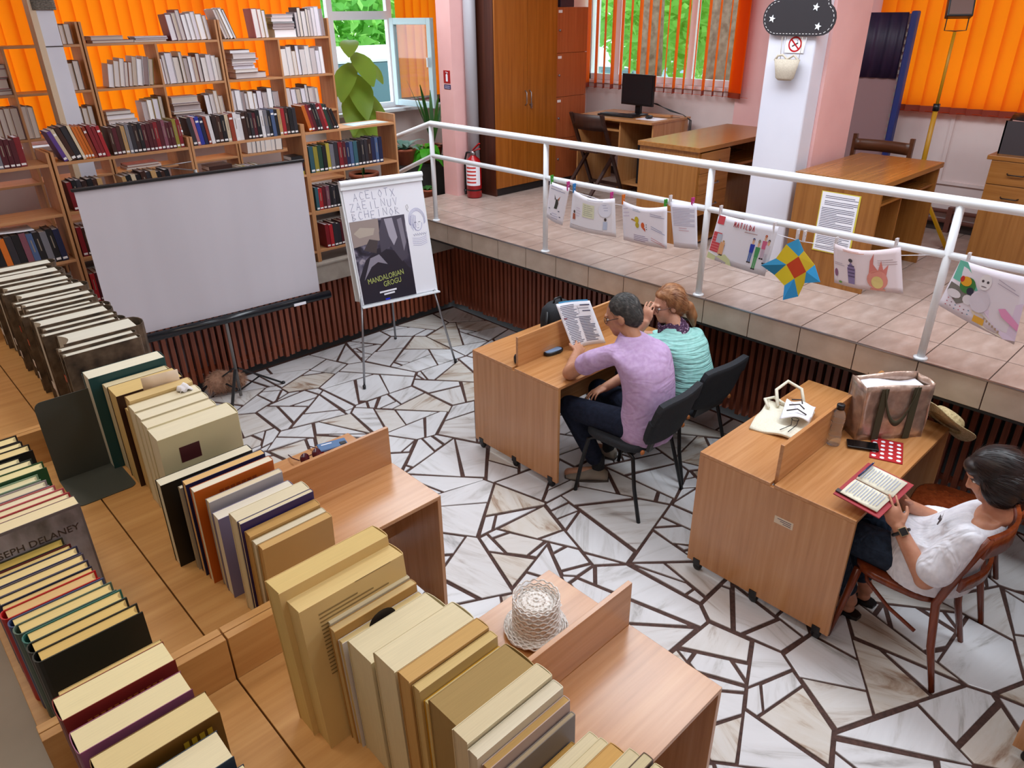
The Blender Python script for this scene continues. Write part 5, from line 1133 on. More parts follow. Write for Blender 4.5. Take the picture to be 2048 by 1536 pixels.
G().loft([[Vector((-.03+.03*w_*math.sin(a)*1.0-.0, w_*.092*math.cos(a), z_)) for a in [2*PI*k/20 for k in range(20)]] for w_, z_ in ((.5, -.01), (.72, .005), (.82, .05), (1, .12))], 0, True).build('bag', Mc, pc_); G().tube([(-.035, .085, .11), (-.03, .07, .14), (-.02, .04, .145), (-.03, 0, .12), (-.02, -.04, .145), (-.03, -.085, .11)], .008, 6).build('rim_flap', Mc, pc_); G().tube([(-.01, .06, .12), (-.006, .068, .20), (-.006, .07, .26)], .002, 4).build('strap', Mc, pc_); G().tube([(-.01, -.07, .12), (-.006, -.075, .20), (-.006, -.07, .26)], .002, 4).build('strap', Mc, pc_)
# ---- fire extinguisher and signs
fe = thing('fire_extinguisher', 'red fire extinguisher with printed label by the pink column', 'fire extinguisher', (4.945, 5.80, ZP))
G().lathe([(.06, 0), (.078, .012), (.078, .34), (.06, .385), (.03, .41), (.022, .43)], 24).build('cylinder', mat('extinguisher_red', '#a50f16', .25), fe)
g = G(); n = 14
for k in range(n):
    a0, a1 = math.radians(150+130*k/n), math.radians(150+130*(k+1)/n); g.add([(.079*math.cos(a), .079*math.sin(a), z_) for a, z_ in ((a0, .13), (a1, .13), (a1, .34), (a0, .34))], [(0, 1, 2, 3)])
lb_ = g.build('label', M_paper, fe)
for k in range(5):
    g = G(); z0 = .155+k*.036
    for q in range(8):
        a0, a1 = math.radians(165+80*q/8), math.radians(165+80*(q+1)/8); g.add([(.0795*math.cos(a), .0795*math.sin(a), z_) for a, z_ in ((a0, z0), (a1, z0), (a1, z0+.016), (a0, z0+.016))], [(0, 1, 2, 3)])
    g.build('red_print_band', mat('label_red', '#c8352f', .5), lb_)
G().lathe([(.0788, .075), (.0788, .09)], 24, cap=False).build('black_band', M_black, fe); G().lathe([(.026, .42), (.026, .46)], 12).build('valve', M_steel, fe)
for p in (((0, 0, .46), (-.03, -.13, .50)), ((0, 0, .475), (-.02, -.12, .55))): G().bar(*p, .022, .008).build('lever', M_red, fe)
G().tube([(0, .02, .45), (-.02, .08, .44), (-.03, .10, .36), (-.03, .105, .12), (-.03, .105, .06)], .011, 8).build('hose', M_black, fe); G().lathe([(.013, .02), (.018, .07)], 10, (-.03, .105, 0)).build('nozzle', M_black, fe)
es = thing('extinguisher_sign', 'red fire extinguisher pictogram sign on the pink column', 'sign', (4.85, 6.045, 2.14)); G().box(-.003, 0, -.05, .05, 0, .115).build('plate', mat('sign_red', '#a3141c', .4), es)
G().prism([(-.014, .015), (.014, .015), (.014, .075), (.006, .085), (-.006, .085), (-.014, .075)], 0, .001, fn=lambda x, y, zz: (-.003-zz, x, y)).build('extinguisher_shape', M_paper, es); G().tube([(-.0038, 0, .085), (-.0038, -.02, .095), (-.0038, .018, .1)], .003, 4).build('handle_shape', M_paper, es)
ep = thing('instruction_sign', 'small dark blue label under the extinguisher sign', 'sign', (4.85, 6.043, 2.085)); G().box(-.003, 0, -.05, .05, 0, .042).build('plate', mat('sign_navy', '#2c2c58', .4), ep)
for k in range(2): G().box(-.0036, -.003, -.038, .038, .008+k*.016, .015+k*.016).build('text_line', mat('sign_text', '#b9b4cc', .5), ep)

# ---- plants by the window
M_lf2 = translucent('plant_leaf', '#3c6b34', '#6a9a3c', .3, .3); M_lf3 = translucent('yellow_green_leaf', '#6f8a34', '#b4c850', .4, .35); M_lf4 = translucent('bright_green_leaf', '#4fae2c', '#9ae04a', .4, .4)
M_pot = noisy('terracotta', [(.3, '#9a4f34'), (.7, '#b4654a')], 8, .7); M_soil = mat('soil', '#3a2c22', .9)
def leaf(g, p, d, L, w_, droop=.5, n=6, fold=.15):
    d = Vector(d).normalized(); side = d.cross(Vector((0, 0, 1))); side = side.normalized() if side.length > .01 else Vector((1, 0, 0)); up = side.cross(d)
    pts = [(Vector(p)+d*L*q+Vector((0, 0, -droop*L*q*q)), w_*math.sin(PI*min(1, q*.93+.05))**.8) for q in [k/n for k in range(n+1)]]
    v = []; f = []
    for c, ww in pts: v += [c-side*ww+up*ww*fold, c, c+side*ww+up*ww*fold]
    for k in range(n): f += [(3*k, 3*k+1, 3*k+4, 3*k+3), (3*k+1, 3*k+2, 3*k+5, 3*k+4)]
    return g.add(v, f, 0, True)
def plant(label, x, y, z, pot, leaves, lm, stem=None, cat='potted plant', potm=None):
    t = thing('potted_plant', label, cat, (x, y, z)); r, h = pot
    G().lathe([(r*.72, 0), (r*.98, h*.86), (r*1.08, h*.86), (r*1.08, h), (r*.95, h), (r*.9, h*.9)], 20).build('pot', potm or M_pot, t); G().lathe([(.01, h*.88), (r*.93, h*.9)], 16).build('soil', M_soil, t)
    if stem: G().tube([(0, 0, h*.85)]+[Vector(q) for q in stem], .012, 8).build('stem', M_lf2, t)
    for (p, d, L, w_, dr) in leaves:
        leaf(G(), p, d, L, w_, dr).build('leaf', lm, t)
    return t
rnd = random.Random(7)
# large dieffenbachia between bookcase and window
plant('tall plant with large variegated leaves between bookcase and open window', 4.66, 7.42, .83, (.16, .3), [((.06*math.cos(a), .06*math.sin(a), zz), (math.cos(a), math.sin(a), e_), L_, w_, .35) for zz, a, e_, L_, w_ in ((1.68, -2.2, -.1, .34, .10), (1.56, -1.7, -.45, .42, .125), (1.46, -2.5, -.6, .42, .13), (1.34, -1.9, -.8, .44, .135), (1.22, -2.3, -1.0, .44, .13), (1.10, -1.6, -1.1, .44, .125), (1.0, -2.1, -1.2, .4, .11), (1.5, .2, -.4, .4, .12), (1.3, 1.4, -.5, .36, .11), (1.4, -3.0, -.7, .4, .12), (1.2, -1.0, -.9, .42, .12))], M_lf3, [(0, 0, .6), (.0, 0, 1.0), (.0, 0, 1.68)])
shf = thing('plant_shelf', 'low black plant stand holding flower pots behind the railing', 'plant stand', (4.62, 6.6, .83)); G().box(0, .85, 0, .4, .42, .45).build('top', mat('stand_black', '#22201f', .5), shf); G().box(0, .85, .0, .02, .02, .42).build('front_panel', mat('stand_black2', '#2a2827', .5), shf)
for x in (0, .83):
    for y in (.022, .38): G().box(x, x+.02, y, y+.02, 0, .42).build('leg', M_black, shf)
plant('silvery-leaved plant in clay pot on the plant stand', 4.80, 6.78, 1.281, (.12, .17), [((.02*math.cos(a), .02*math.sin(a), .16), (math.cos(a), math.sin(a), rnd.uniform(.5, 1.6)), rnd.uniform(.2, .34), .035, .5) for a in [k*.7 for k in range(16)]], translucent('silver_leaf', '#6f8f84', '#9cc0a8', .3, .35))
plant('tall spiky plant beside the pink column', 5.25, 6.85, 1.281, (.11, .15), [((0, 0, .12), (math.cos(a)*.5, math.sin(a)*.5, 1.6), rnd.uniform(.5, .95), .022, .12) for a in [k*.9 for k in range(12)]], M_lf2)
plant('trailing bright lime-green plant hanging over the plant stand', 5.03, 6.70, 1.281, (.09, .13), [((.02*math.cos(a), .02*math.sin(a), .14), (math.cos(a)*.6-.5, math.sin(a)*.7-.5, rnd.uniform(-.2, .9)), rnd.uniform(.14, .28), .05, .9) for a in [k*.55 for k in range(16)]], M_lf4)
plant('small leafy plant in slim clay pot at the platform end', 4.70, 6.27, .94, (.06, .16), [((0, 0, .15), (math.cos(a), math.sin(a), 1.2), rnd.uniform(.1, .17), .03, .6) for a in [k*.8 for k in range(10)]], M_lf2)
plant('yellow-leaved plant in dark pot behind the railing post', 4.42, 6.29, .94, (.08, .14), [((0, 0, .13), (math.cos(a), math.sin(a), .9), rnd.uniform(.14, .22), .035, .9) for a in [k*.8+.3 for k in range(9)]], translucent('yellow_leaf', '#b59a28', '#e0cc50', .35, .4), potm=mat('dark_pot', '#3a3430', .5))
plant('dark purple-leaved plant on the plant stand', 5.36, 6.66, 1.281, (.09, .13), [((0, 0, .12), (math.cos(a), math.sin(a), rnd.uniform(.4, 1.4)), rnd.uniform(.14, .26), .04, .6) for a in [k*.6 for k in range(14)]], translucent('purple_leaf', '#3a2436', '#6a3a55', .2, .4))
rf_ = thing('anthurium', 'red anthurium flower on a thin stem behind front bookcase', 'flower', (3.98, 6.35, .83)); G().lathe([(.07, 0), (.09, .14), (.085, .14)], 16).build('pot', M_pot, rf_); G().tube([(0, 0, .1), (-.03, -.04, .5), (-.08, -.06, .86)], .004, 6).build('stem', M_lf2, rf_); leaf(G(), (-.08, -.06, .86), (.6, -.3, -.6), .14, .05, .3).build('spathe', mat('anthurium_red', '#b5101c', .25), rf_)
# ================================================================== PEOPLE
V = Vector
def cap(g, a, b, ra, rb, n=16, flat=None):
    """closed tapered limb with round ends; flat=(direction, factor) squashes the section"""
    a = V(a); b = V(b); t = (b-a).normalized(); ref = V((0, 0, 1)) if abs(t.z) < .9 else V((1, 0, 0))
    if flat: ref = V(flat[0])
    x = (ref-t*ref.dot(t)).normalized(); y = t.cross(x); rings = []
    for k in range(5):
        an = PI/2*(k+.35)/5.35; rings.append((a-t*ra*math.cos(an), ra*math.sin(an)))
    rings += [(a, ra), ((a+b)/2, (ra+rb)/2), (b, rb)]
    for k in range(5):
        an = PI/2*(5-k)/5.35; rings.append((b+t*rb*math.cos(an), rb*math.sin(an)))
    f = flat[1] if flat else 1
    g.loft([[c+x*(r*f*math.cos(2*PI*q/n))+y*(r*math.sin(2*PI*q/n)) for q in range(n)] for c, r in rings])
def chain(g, pts, rs, **k):
    for i in range(len(pts)-1): cap(g, pts[i], pts[i+1], rs[i], rs[i+1], **k)
def torso(g, rings, n=32, sub=4):
    """smooth lofted trunk; rings = (z, cx, cy, rx, ry, yaw)"""
    P = [rings[0]]+list(rings)+[rings[-1]]; out = []
    for i in range(1, len(P)-2):
        for k in range(sub):
            t = k/sub; a, b, c, d = P[i-1], P[i], P[i+1], P[i+2]
            out.append([.5*(2*b[j]+(c[j]-a[j])*t+(2*a[j]-5*b[j]+4*c[j]-d[j])*t*t+(3*b[j]-a[j]-3*c[j]+d[j])*t**3) for j in range(6)])
    out.append(rings[-1])
    g.loft([[V((cx+rx*math.cos(u)*math.cos(w)-ry*math.sin(u)*math.sin(w), cy+rx*math.cos(u)*math.sin(w)+ry*math.sin(u)*math.cos(w), z_)) for u in [2*PI*q/n for q in range(n)]] for z_, cx, cy, rx, ry, w in out])
def eb(g, c, r, R=None): g.ell(c, r, R, 0, 24, 16)
def hand(g, w_, d, nrm, thumb, curl=(.3, .4, .3), spread=.05, s=1.0):
    """wrist, finger direction, palm normal (fingers curl to it), thumb side (+1/-1 of d x n)"""
    d = V(d).normalized(); nrm = V(nrm); nrm = (nrm-d*nrm.dot(d)).normalized(); sd = d.cross(nrm)*thumb; w_ = V(w_)
    R = Matrix((d, sd, nrm)).transposed()
    eb(g, w_+d*.045*s, (.052*s, .042*s, .0155*s), R); cap(g, w_-d*.02*s, w_+d*.03*s, .024*s, .026*s, flat=(nrm, .72))
    for i, L in enumerate((.068, .076, .071, .056)):
        b = w_+d*(.080-.004*abs(i-1))*s+sd*(.033-.022*i)*s; dd = (d+sd*spread*(1.5-i)).normalized(); r = .0079*s*(1 if i < 3 else .9); ang = 0
        cap(g, b-dd*.02*s, b, r*1.1, r*1.05, 10)
        for q, fr in enumerate((.42, .32, .26)):
            ang += curl[q]; u = dd*math.cos(ang)+nrm*math.sin(ang); e = b+u*L*fr*s; cap(g, b, e, r*(1-.07*q), r*(.93-.07*q), 10); b = e
    b = w_+d*.028*s+sd*.034*s; u = (d*.62+sd*.62+nrm*.45).normalized(); e = b+u*.035*s; cap(g, b-u*.018*s, e, .0125*s, .010*s, 10); u = (d*.8+sd*.25+nrm*.5).normalized(); cap(g, e, e+u*.027*s, .0095*s, .008*s, 10)
def remesh(g, name, m, parent, vox=.006, smooth=4):
    o = g.build(name+'_raw', m); md = o.modifiers.new('r', 'REMESH'); md.mode = 'VOXEL'; md.voxel_size = vox; md.use_smooth_shade = True
    sm = o.modifiers.new('s', 'SMOOTH'); sm.factor = .5; sm.iterations = smooth
    me = bpy.data.meshes.new_from_object(o.evaluated_get(bpy.context.evaluated_depsgraph_get())); bpy.data.objects.remove(o)
    me.name = name; me.materials.clear(); me.materials.append(m)
    return link(name, me, parent)
def skin(name, a, b):
    m = noisy(name, [(.3, a), (.7, b)], 25, .5, 3); m.node_tree.nodes['Principled BSDF'].inputs['Subsurface Weight'].default_value = .08; return m
def cloth(name, a, b, sc=6, bump=.5, stretch=None):
    m = noisy(name, [(.3, a), (.7, b)], 40, .85, 3, 0, spec=.2); h = N(m); tc = h.n('ShaderNodeTexCoord'); mp = h.n('ShaderNodeMapping'); mp.inputs['Scale'].default_value = stretch or (1, 1, 1); mp.inputs['Rotation'].default_value = (.5, .3, 0); h.l(tc.outputs['Object'], mp.inputs[0])
    nz = h.n('ShaderNodeTexNoise', i_Scale=sc, i_Detail=2.0, i_Distortion=1.5); h.l(mp.outputs[0], nz.inputs['Vector']); h.bump(nz.outputs[0], bump, .06); return m
def hair_cap(g, hc, R, r, parts):
    for c, rr in parts: eb(g, V(hc)+R@V(c), rr, R)
def hair_strands(name, m, parent, hc, R, parts, n, L, droop, seed, keep=None):
    rnd = random.Random(seed); g = G()
    for k in range(n):
        c, rr = parts[k % len(parts)]; v = V((rnd.gauss(0, 1), rnd.gauss(0, 1), rnd.gauss(0, 1))).normalized()
        lp = V(c)+V((v.x*rr[0], v.y*rr[1], v.z*rr[2]))
        if keep and not keep(lp): continue
        t = (V((-.0, -1, -1.0))-v*v.dot(V((0, -1, -1)))); t = t.normalized() if t.length > .05 else V((0, -1, 0))
        p = V(hc)+R@lp; q = V(hc)+R@(lp+t*L*rnd.uniform(.6, 1.2)+v*.004); s = (R@v.cross(t)).normalized()*.0016
        g.add([p-s, p+s, q], [(0, 1, 2)])
    return tag(g.build(name, m, parent), kind='stuff')
def head_R(face, up=(0, 0, 1)):            # local y = face direction, z = up
    y = V(face).normalized(); z = V(up); z = (z-y*z.dot(y)).normalized(); x = y.cross(z); return Matrix((x, y, z)).transposed()
def head(g, hc, R, s=1.0):
    P = lambda *q: V(hc)+R@(V(q)*s)
    eb(g, P(0, -.012, .02), (.077*s, .098*s, .098*s), R); eb(g, P(0, .03, -.03), (.062*s, .066*s, .082*s), R); eb(g, P(0, .052, -.075), (.04*s, .038*s, .036*s), R)
    cap(g, P(0, .085, .018), P(0, .103, -.018), .009*s, .0125*s, 10); eb(g, P(0, .078, .036), (.052*s, .018*s, .012*s), R)
    for q in (-1, 1):
        eb(g, P(q*.078, -.005, -.005), (.010*s, .020*s, .031*s), R); eb(g, P(q*.012, .098, -.022), (.008*s, .009*s, .007*s), R)
def face_parts(o, hc, R, lip, s=1.0, brow='#4a3328'):
    P = lambda *q: V(hc)+R@(V(q)*s)
    for q in (-1, 1):
        e = G(); eb(e, P(q*.031, .076, .012), (.012*s, .009*s, .0075*s), R); e = e.build('eye', mat('eye_white', '#e6e0dc', .3), o)
        p = G(); eb(p, P(q*.031, .084, .012), (.005*s, .003*s, .005*s), R); p.build('iris', mat('iris', '#3a2a20', .2), e)
        b = G(); cap(b, P(q*.014, .084, .033), P(q*.048, .072, .034), .0035*s, .0028*s, 8); b.build('eyebrow', mat('brow_'+brow.strip('#'), brow, .8), o)
    l = G(); cap(l, P(-.02, .083, -.054), P(.02, .083, -.054), .005*s, .005*s, 10); l.build('lips', mat('lips_'+lip.strip('#'), lip, .4), o)
def glasses(par, hc, R, col, s=1.0):
    P = lambda *q: V(hc)+R@(V(q)*s); m = mat('frame_'+col.strip('#'), col, .3); t = link('glasses', None, par)
    for q in (-1, 1):
        G().tube([P(q*.033+.024*math.cos(a), .096-.002*abs(q), .010+.019*math.sin(a)) for a in [2*PI*k/16 for k in range(17)]], .0018, 6, cap=False).build('rim', m, t)
        G().tube([P(q*.056, .094, .014), P(q*.081, .06, .016), P(q*.084, .0, .012), P(q*.084, -.015, -.002)], .002, 6).build('temple', m, t)
    G().tube([P(-.009, .1, .012), P(.009, .1, .012)], .0018, 6).build('bridge', m, t)
def shoe(g, heel, toe, w_=.046, h=.075):
    h0 = V(heel); t0 = V(toe); d = (t0-h0); L = d.length; d /= L; s = V((-d.y, d.x, 0)); up = V((0, 0, 1)); rings = []
    for f, ww, hh in ((0.02, .6, .75), (.10, .85, 1), (.3, .88, 1.05), (.5, .95, .85), (.7, 1.05, .62), (.88, .95, .5), (.98, .5, .35)):
        c = h0+d*L*f; rings.append([c+s*(w_*ww*math.cos(a))+up*(hh*h*(.5+.5*math.sin(a))) for a in [2*PI*q/16 for q in range(16)]])
    g.loft(rings)

# ---- man in lilac polo shirt
sk = skin('skin_tan', '#b07a5e', '#bf8a6c'); g = G()
HC = V((3.185, 2.445, 1.165)); HR = head_R((-.45, .85, -.42), (-.1, .35, 1)); head(g, HC, HR)
cap(g, (3.19, 2.36, 1.03), (3.185, 2.41, 1.11), .062, .058)
torso(g, [(.50, 3.19, 2.22, .15, .115, 0), (.70, 3.19, 2.22, .145, .11, 0), (.82, 3.19, 2.235, .15, .108, -.1), (.92, 3.19, 2.275, .155, .095, -.2), (.97, 3.19, 2.315, .12, .07, -.25), (1.02, 3.19, 2.35, .07, .058, -.3)])
SL, EL, WL = (3.015, 2.42, .985), (2.985, 2.665, .79), (3.195, 2.80, .805)
chain(g, [V(SL).lerp(V(EL), .4), EL], [.04, .046]); chain(g, [EL, WL], [.044, .029]); hand(g, WL, (.80, .35, .22), (0, .5, -.6), 1, (.25, .4, .3))
SR, ER, WR = (3.37, 2.29, .985), (3.43, 2.47, .74), (3.22, 2.575, .635)
chain(g, [V(SR).lerp(V(ER), .4), ER], [.04, .046]); chain(g, [ER, WR], [.043, .029]); hand(g, WR, (-.9, .15, -.1), (0, -.2, -1), -1, (.3, .4, .3))
HIPL, KL, AL = (3.10, 2.27, .53), (3.03, 2.70, .525), (3.155, 2.545, .10)
HIPR, KR, AR = (3.28, 2.27, .53), (3.34, 2.72, .525), (3.40, 2.66, .10)
for a, b, c in ((HIPL, KL, AL), (HIPR, KR, AR)): chain(g, [a, b, c], [.08, .055, .035])
for a, t in ((AL, (3.03, 2.69, .03)), (AR, (3.36, 2.86, .03))): cap(g, V(a)-V((0, 0, .05)), t, .035, .03)
man = remesh(g, 'person', sk, None, .0055, 3); tag(man, 'man in lilac polo shirt and navy trousers reading a large sheet', 'person')
face_parts(man, HC, HR, '#8a4a42', 1, '#5a5450'); glasses(man, HC, HR, '#1c1a1c')
g = G(); 
torso(g, [(.462, 3.19, 2.215, .190, .152, 0), (.56, 3.19, 2.215, .188, .150, 0), (.70, 3.19, 2.215, .176, .140, -.03), (.82, 3.19, 2.232, .178, .138, -.10), (.92, 3.19, 2.268, .190, .130, -.2), (.985, 3.19, 2.31, .195, .108, -.28), (1.03, 3.19, 2.345, .135, .085, -.3), (1.075, 3.188, 2.375, .074, .066, -.3)])
cap(g, V(SL).lerp(V((3.19, 2.33, .95)), .25), V(SL).lerp(V(EL), .35), .064, .067); cap(g, V(SL).lerp(V(EL), .35), V(SL).lerp(V(EL), .54), .066, .068); cap(g, V(SR).lerp(V((3.19, 2.29, .93)), .32), V(SR).lerp(V(ER), .25), .060, .062); cap(g, V(SR).lerp(V(ER), .25), V(SR).lerp(V(ER), .55), .062, .066)
Ml = cloth('lilac_cotton', '#b596be', '#c3a7cb', 4, .3, (1, 1, 2.2)); remesh(g, 'polo_shirt', Ml, man, .007, 7)
g = G()
for k in range(16):
    a = -.6+4.4*k/16; a1 = -.6+4.4*(k+1)/16
    q = [V((3.187+.066*math.cos(b), 2.385+.062*math.sin(b), z_+.02*math.sin(b))) for b, z_ in ((a+2.5, 1.05), (a1+2.5, 1.05), (a1+2.5, 1.085), (a+2.5, 1.085))]
    g.add(q, [(0, 1, 2, 3)], 0, True)
g.build('collar', Ml, man)
g = G()
for a, b, c in ((HIPL, KL, AL), (HIPR, KR, AR)): chain(g, [a, b], [.098, .072]); chain(g, [b, V(b).lerp(V(c), .86)], [.072, .058])
eb(g, (3.19, 2.24, .53), (.178, .145, .085)); remesh(g, 'trousers', cloth('navy_twill', '#171c2c', '#20273a', 8, .25), man, .008, 3)
for a in (AL, AR): g = G(); cap(g, V(a)+V((0, .0, .05)), V(a)-V((0, 0, .03)), .042, .042); g.build('sock', M_seat, man)
for h_, t in (((3.185, 2.475, 0), (3.005, 2.70, 0)), ((3.415, 2.60, 0), (3.36, 2.87, 0))):
    g = G(); shoe(g, h_, t, .05, .08); s_ = remesh(g, 'shoe', mat('grey_beige_suede', '#8e8478', .85), man, .006, 3); g = G(); g.prism([(V(h_).lerp(V(t), f)+V((-(t[1]-h_[1]), t[0]-h_[0], 0)).normalized()*w_)[:2] for f, w_ in ((0, .03), (.3, .045), (.7, .052), (1, .02), (1, -.02), (.7, -.052), (.3, -.045), (0, -.03))], .0, .012); g.build('sole', mat('sole_dark', '#4a4440', .8), s_)
Mh = noisy('grey_hair', [(.3, '#2c2a2c'), (.55, '#45423f'), (.75, '#6d6a68')], 40, .7, stretch=(1, 1, 1)); hp = [((0, -.028, .042), (.083, .096, .092)), ((0, -.05, .0), (.079, .072, .09))]
g = G(); hair_cap(g, HC, HR, 1, hp); hr_ = remesh(g, 'hair', Mh, man, .006, 2); hair_strands('hair_strands', Mh, hr_, HC, HR, hp, 2600, .022, 1, 5)

# ---- woman in mint blouse
sk2 = skin('skin_fair', '#c08a70', '#d09c82'); g = G()
HC = V((3.715, 2.497, 1.075)); HR = head_R((-.84, .46, -.26), (-.22, .2, 1)); head(g, HC, HR, .95)
cap(g, (3.725, 2.42, .93), (3.72, 2.475, 1.02), .052, .05)
torso(g, [(.50, 3.755, 2.30, .15, .115, 0), (.66, 3.75, 2.31, .135, .1, 0), (.78, 3.742, 2.34, .13, .09, -.15), (.845, 3.735, 2.375, .12, .07, -.3), (.90, 3.725, 2.41, .06, .05, -.4)])
SL, EL, WL = (3.585, 2.475, .875), (3.53, 2.67, .79), (3.588, 2.562, .98)
chain(g, [V(SL).lerp(V(EL), .3), EL], [.04, .04]); chain(g, [EL, WL], [.038, .026]); hand(g, WL, (.16, -.02, 1), (.75, .15, 0), 1, (.3, .45, .35), .04, .92)
SR, ER, WR = (3.885, 2.33, .87), (3.95, 2.55, .765), (3.80, 2.74, .775)
chain(g, [V(SR).lerp(V(ER), .3), ER], [.04, .04]); chain(g, [ER, WR], [.038, .026]); hand(g, WR, (-.6, .6, 0), (0, 0, -1), 1, (.1, .2, .2), .04, .92)
HIPL, KL, AL = (3.67, 2.33, .53), (3.64, 2.74, .53), (3.66, 2.68, .09); HIPR, KR, AR = (3.84, 2.33, .53), (3.87, 2.74, .53), (3.88, 2.68, .09)
for a, b, c in ((HIPL, KL, AL), (HIPR, KR, AR)): chain(g, [a, b, c], [.08, .052, .033]); cap(g, V(c)-V((0, 0, .04)), V(c)+V((0, .14, -.05)), .032, .028)
w2 = remesh(g, 'person', sk2, None, .0055, 3); tag(w2, 'woman in mint blouse with reddish ponytail resting forehead on hand', 'person')
face_parts(w2, HC, HR, '#9a4f48', .95, '#6b4632'); glasses(w2, HC, HR, '#5a3a34', .95)
g = G()
torso(g, [(.50, 3.755, 2.29, .188, .155, 0), (.58, 3.755, 2.29, .186, .152, 0), (.68, 3.75, 2.305, .170, .135, -.05), (.78, 3.742, 2.335, .166, .124, -.15), (.855, 3.735, 2.368, .172, .108, -.32), (.905, 3.728, 2.40, .13, .085, -.4), (.955, 3.715, 2.44, .062, .058, -.4)])
chain(g, [V(SL).lerp(V((3.735, 2.40, .84)), .3), V(SL).lerp(V(EL), .25), EL], [.055, .055, .05]); cap(g, EL, V(EL).lerp(V(WL), .6), .05, .042); chain(g, [V(SR).lerp(V((3.735, 2.36, .82)), .3), V(SR).lerp(V(ER), .25), ER], [.055, .055, .052]); cap(g, ER, V(ER).lerp(V(WR), .6), .05, .042)
remesh(g, 'blouse', cloth('mint_crepe', '#93cdc6', '#a6dad4', 7, .45, (.5, .5, 4)), w2, .007, 6)
g = G()
for a, b, c in ((HIPL, KL, AL), (HIPR, KR, AR)): chain(g, [a, b], [.098, .072]); chain(g, [b, V(b).lerp(V(c), .85)], [.07, .055])
eb(g, (3.755, 2.30, .54), (.185, .15, .085)); remesh(g, 'trousers', noisy('speckled_black', [(.42, '#16161a'), (.58, '#5a5a62')], 160, .85), w2, .008, 3)
for c in (AL, AR): g = G(); shoe(g, V(c)+V((0, -.05, -.09)), V(c)+V((0, .19, -.09)), .042, .07); remesh(g, 'shoe', M_black, w2, .007, 2)
Ms_ = noisy('purple_dotted_scarf', [(.5, '#3c1f3e'), (.6, '#6a4468'), (.68, '#d8c8d4')], 90, .8); g = G()
for k, (rr, z_) in enumerate(((.076, .905), (.070, .93), (.060, .955), (.054, .972))): g.tube([V((3.722-.003*k+rr*math.cos(a), 2.438+.014*k+rr*.95*math.sin(a), z_+.035*math.cos(a+.5))) for a in [2*PI*q/20 for q in range(21)]], .026-.003*k, 10, cap=False)
remesh(g, 'scarf', Ms_, w2, .006, 2)
Mh2 = noisy('auburn_hair', [(.3, '#7a4a2c'), (.55, '#98663f'), (.75, '#b4845c')], 30, .5, stretch=(1, 1, .4)); hp = [((0, -.036, .045), (.086, .093, .09)), ((0, -.062, -.01), (.078, .07, .088)), ((.05, -.03, .03), (.04, .062, .08)), ((-.05, -.03, .03), (.04, .062, .08)), ((0, .012, .082), (.066, .05, .032))]
g = G(); hair_cap(g, HC, HR, 1, hp); chain(g, [HC+HR@V((0, -.09, -.03)), HC+HR@V((0, -.135, -.06)), HC+HR@V((0, -.14, -.08))+V((.02, -.01, -.05)), HC+HR@V((0, -.12, -.08))+V((.05, -.03, -.11))], [.032, .036, .036, .014])
hr_ = remesh(g, 'hair', Mh2, w2, .006, 2); hair_strands('hair_strands', Mh2, hr_, HC, HR, hp, 2600, .05, 1, 6, lambda p: p.y < .05)
G().tube([HC+HR@V((.03*math.cos(a), -.112, -.03+.03*math.sin(a))) for a in [2*PI*q/14 for q in range(15)]], .009, 8, cap=False).build('hair_tie', mat('navy_tie', '#2a2a48', .7), w2)

# ---- woman in white blouse
sk3 = skin('skin_warm', '#b67c60', '#c68d70'); g = G()
HC = V((3.13, .455, 1.035)); HR = head_R((-.42, .80, -.45), (-.05, .4, 1)); head(g, HC, HR, .95)
cap(g, (3.125, .40, .875), (3.13, .425, .96), .056, .052); cap(g, (3.04, .43, .845), (3.22, .415, .845), .04, .04)
torso(g, [(.50, 3.13, .57, .15, .12, 0), (.62, 3.13, .545, .15, .12, 0), (.72, 3.127, .505, .14, .10, 0), (.79, 3.125, .46, .145, .085, .05), (.845, 3.125, .43, .13, .06, .08), (.875, 3.125, .415, .09, .05, .08)])
SL, EL, WL = (2.975, .45, .805), (2.895, .535, .585), (2.955, .70, .735)
chain(g, [SL, EL], [.055, .045]); chain(g, [EL, WL], [.043, .028]); hand(g, WL, (.10, .55, .75), (.75, .3, -.2), -1, (.2, .35, .3), .05, .95)
SR, ER, WR = (3.285, .43, .805), (3.33, .56, .60), (3.14, .73, .74)
chain(g, [SR, ER], [.055, .045]); chain(g, [ER, WR], [.043, .028]); hand(g, WR, (-.25, .5, .6), (-.75, .3, -.2), 1, (.25, .35, .3), .05, .95)
HIPL, KL, AL = (3.05, .60, .53), (3.03, 1.02, .53), (3.13, .86, .09); HIPR, KR, AR = (3.21, .60, .53), (3.24, 1.02, .53), (3.27, .84, .09)
for a, b, c in ((HIPL, KL, AL), (HIPR, KR, AR)): chain(g, [a, b, c], [.085, .055, .034]); cap(g, V(c)-V((0, 0, .045)), V(c)+V((.02, .15, -.06)), .03, .026)
w3 = remesh(g, 'person', sk3, None, .0055, 3); tag(w3, 'woman in white blouse with dark bob holding an open red notebook', 'person')
face_parts(w3, HC, HR, '#9a4a46', .95, '#2c1e1a')
g = G()
torso(g, [(.52, 3.13, .58, .205, .18, 0), (.62, 3.13, .555, .195, .165, 0), (.70, 3.127, .515, .178, .140, .03), (.77, 3.125, .475, .176, .118, .06), (.825, 3.125, .447, .172, .095, .08), (.858, 3.125, .43, .125, .066, .08)])
cap(g, SL, V(SL).lerp(V(EL), .74), .064, .078); cap(g, SR, V(SR).lerp(V(ER), .74), .064, .078)
g.loft([[V((3.13+.215*k*math.cos(a), .58+.19*k*math.sin(a), z_)) for a in [2*PI*q/28 for q in range(28)]] for k, z_ in ((1.0, .475), (1.0, .52), (.97, .60), (.86, .70))])
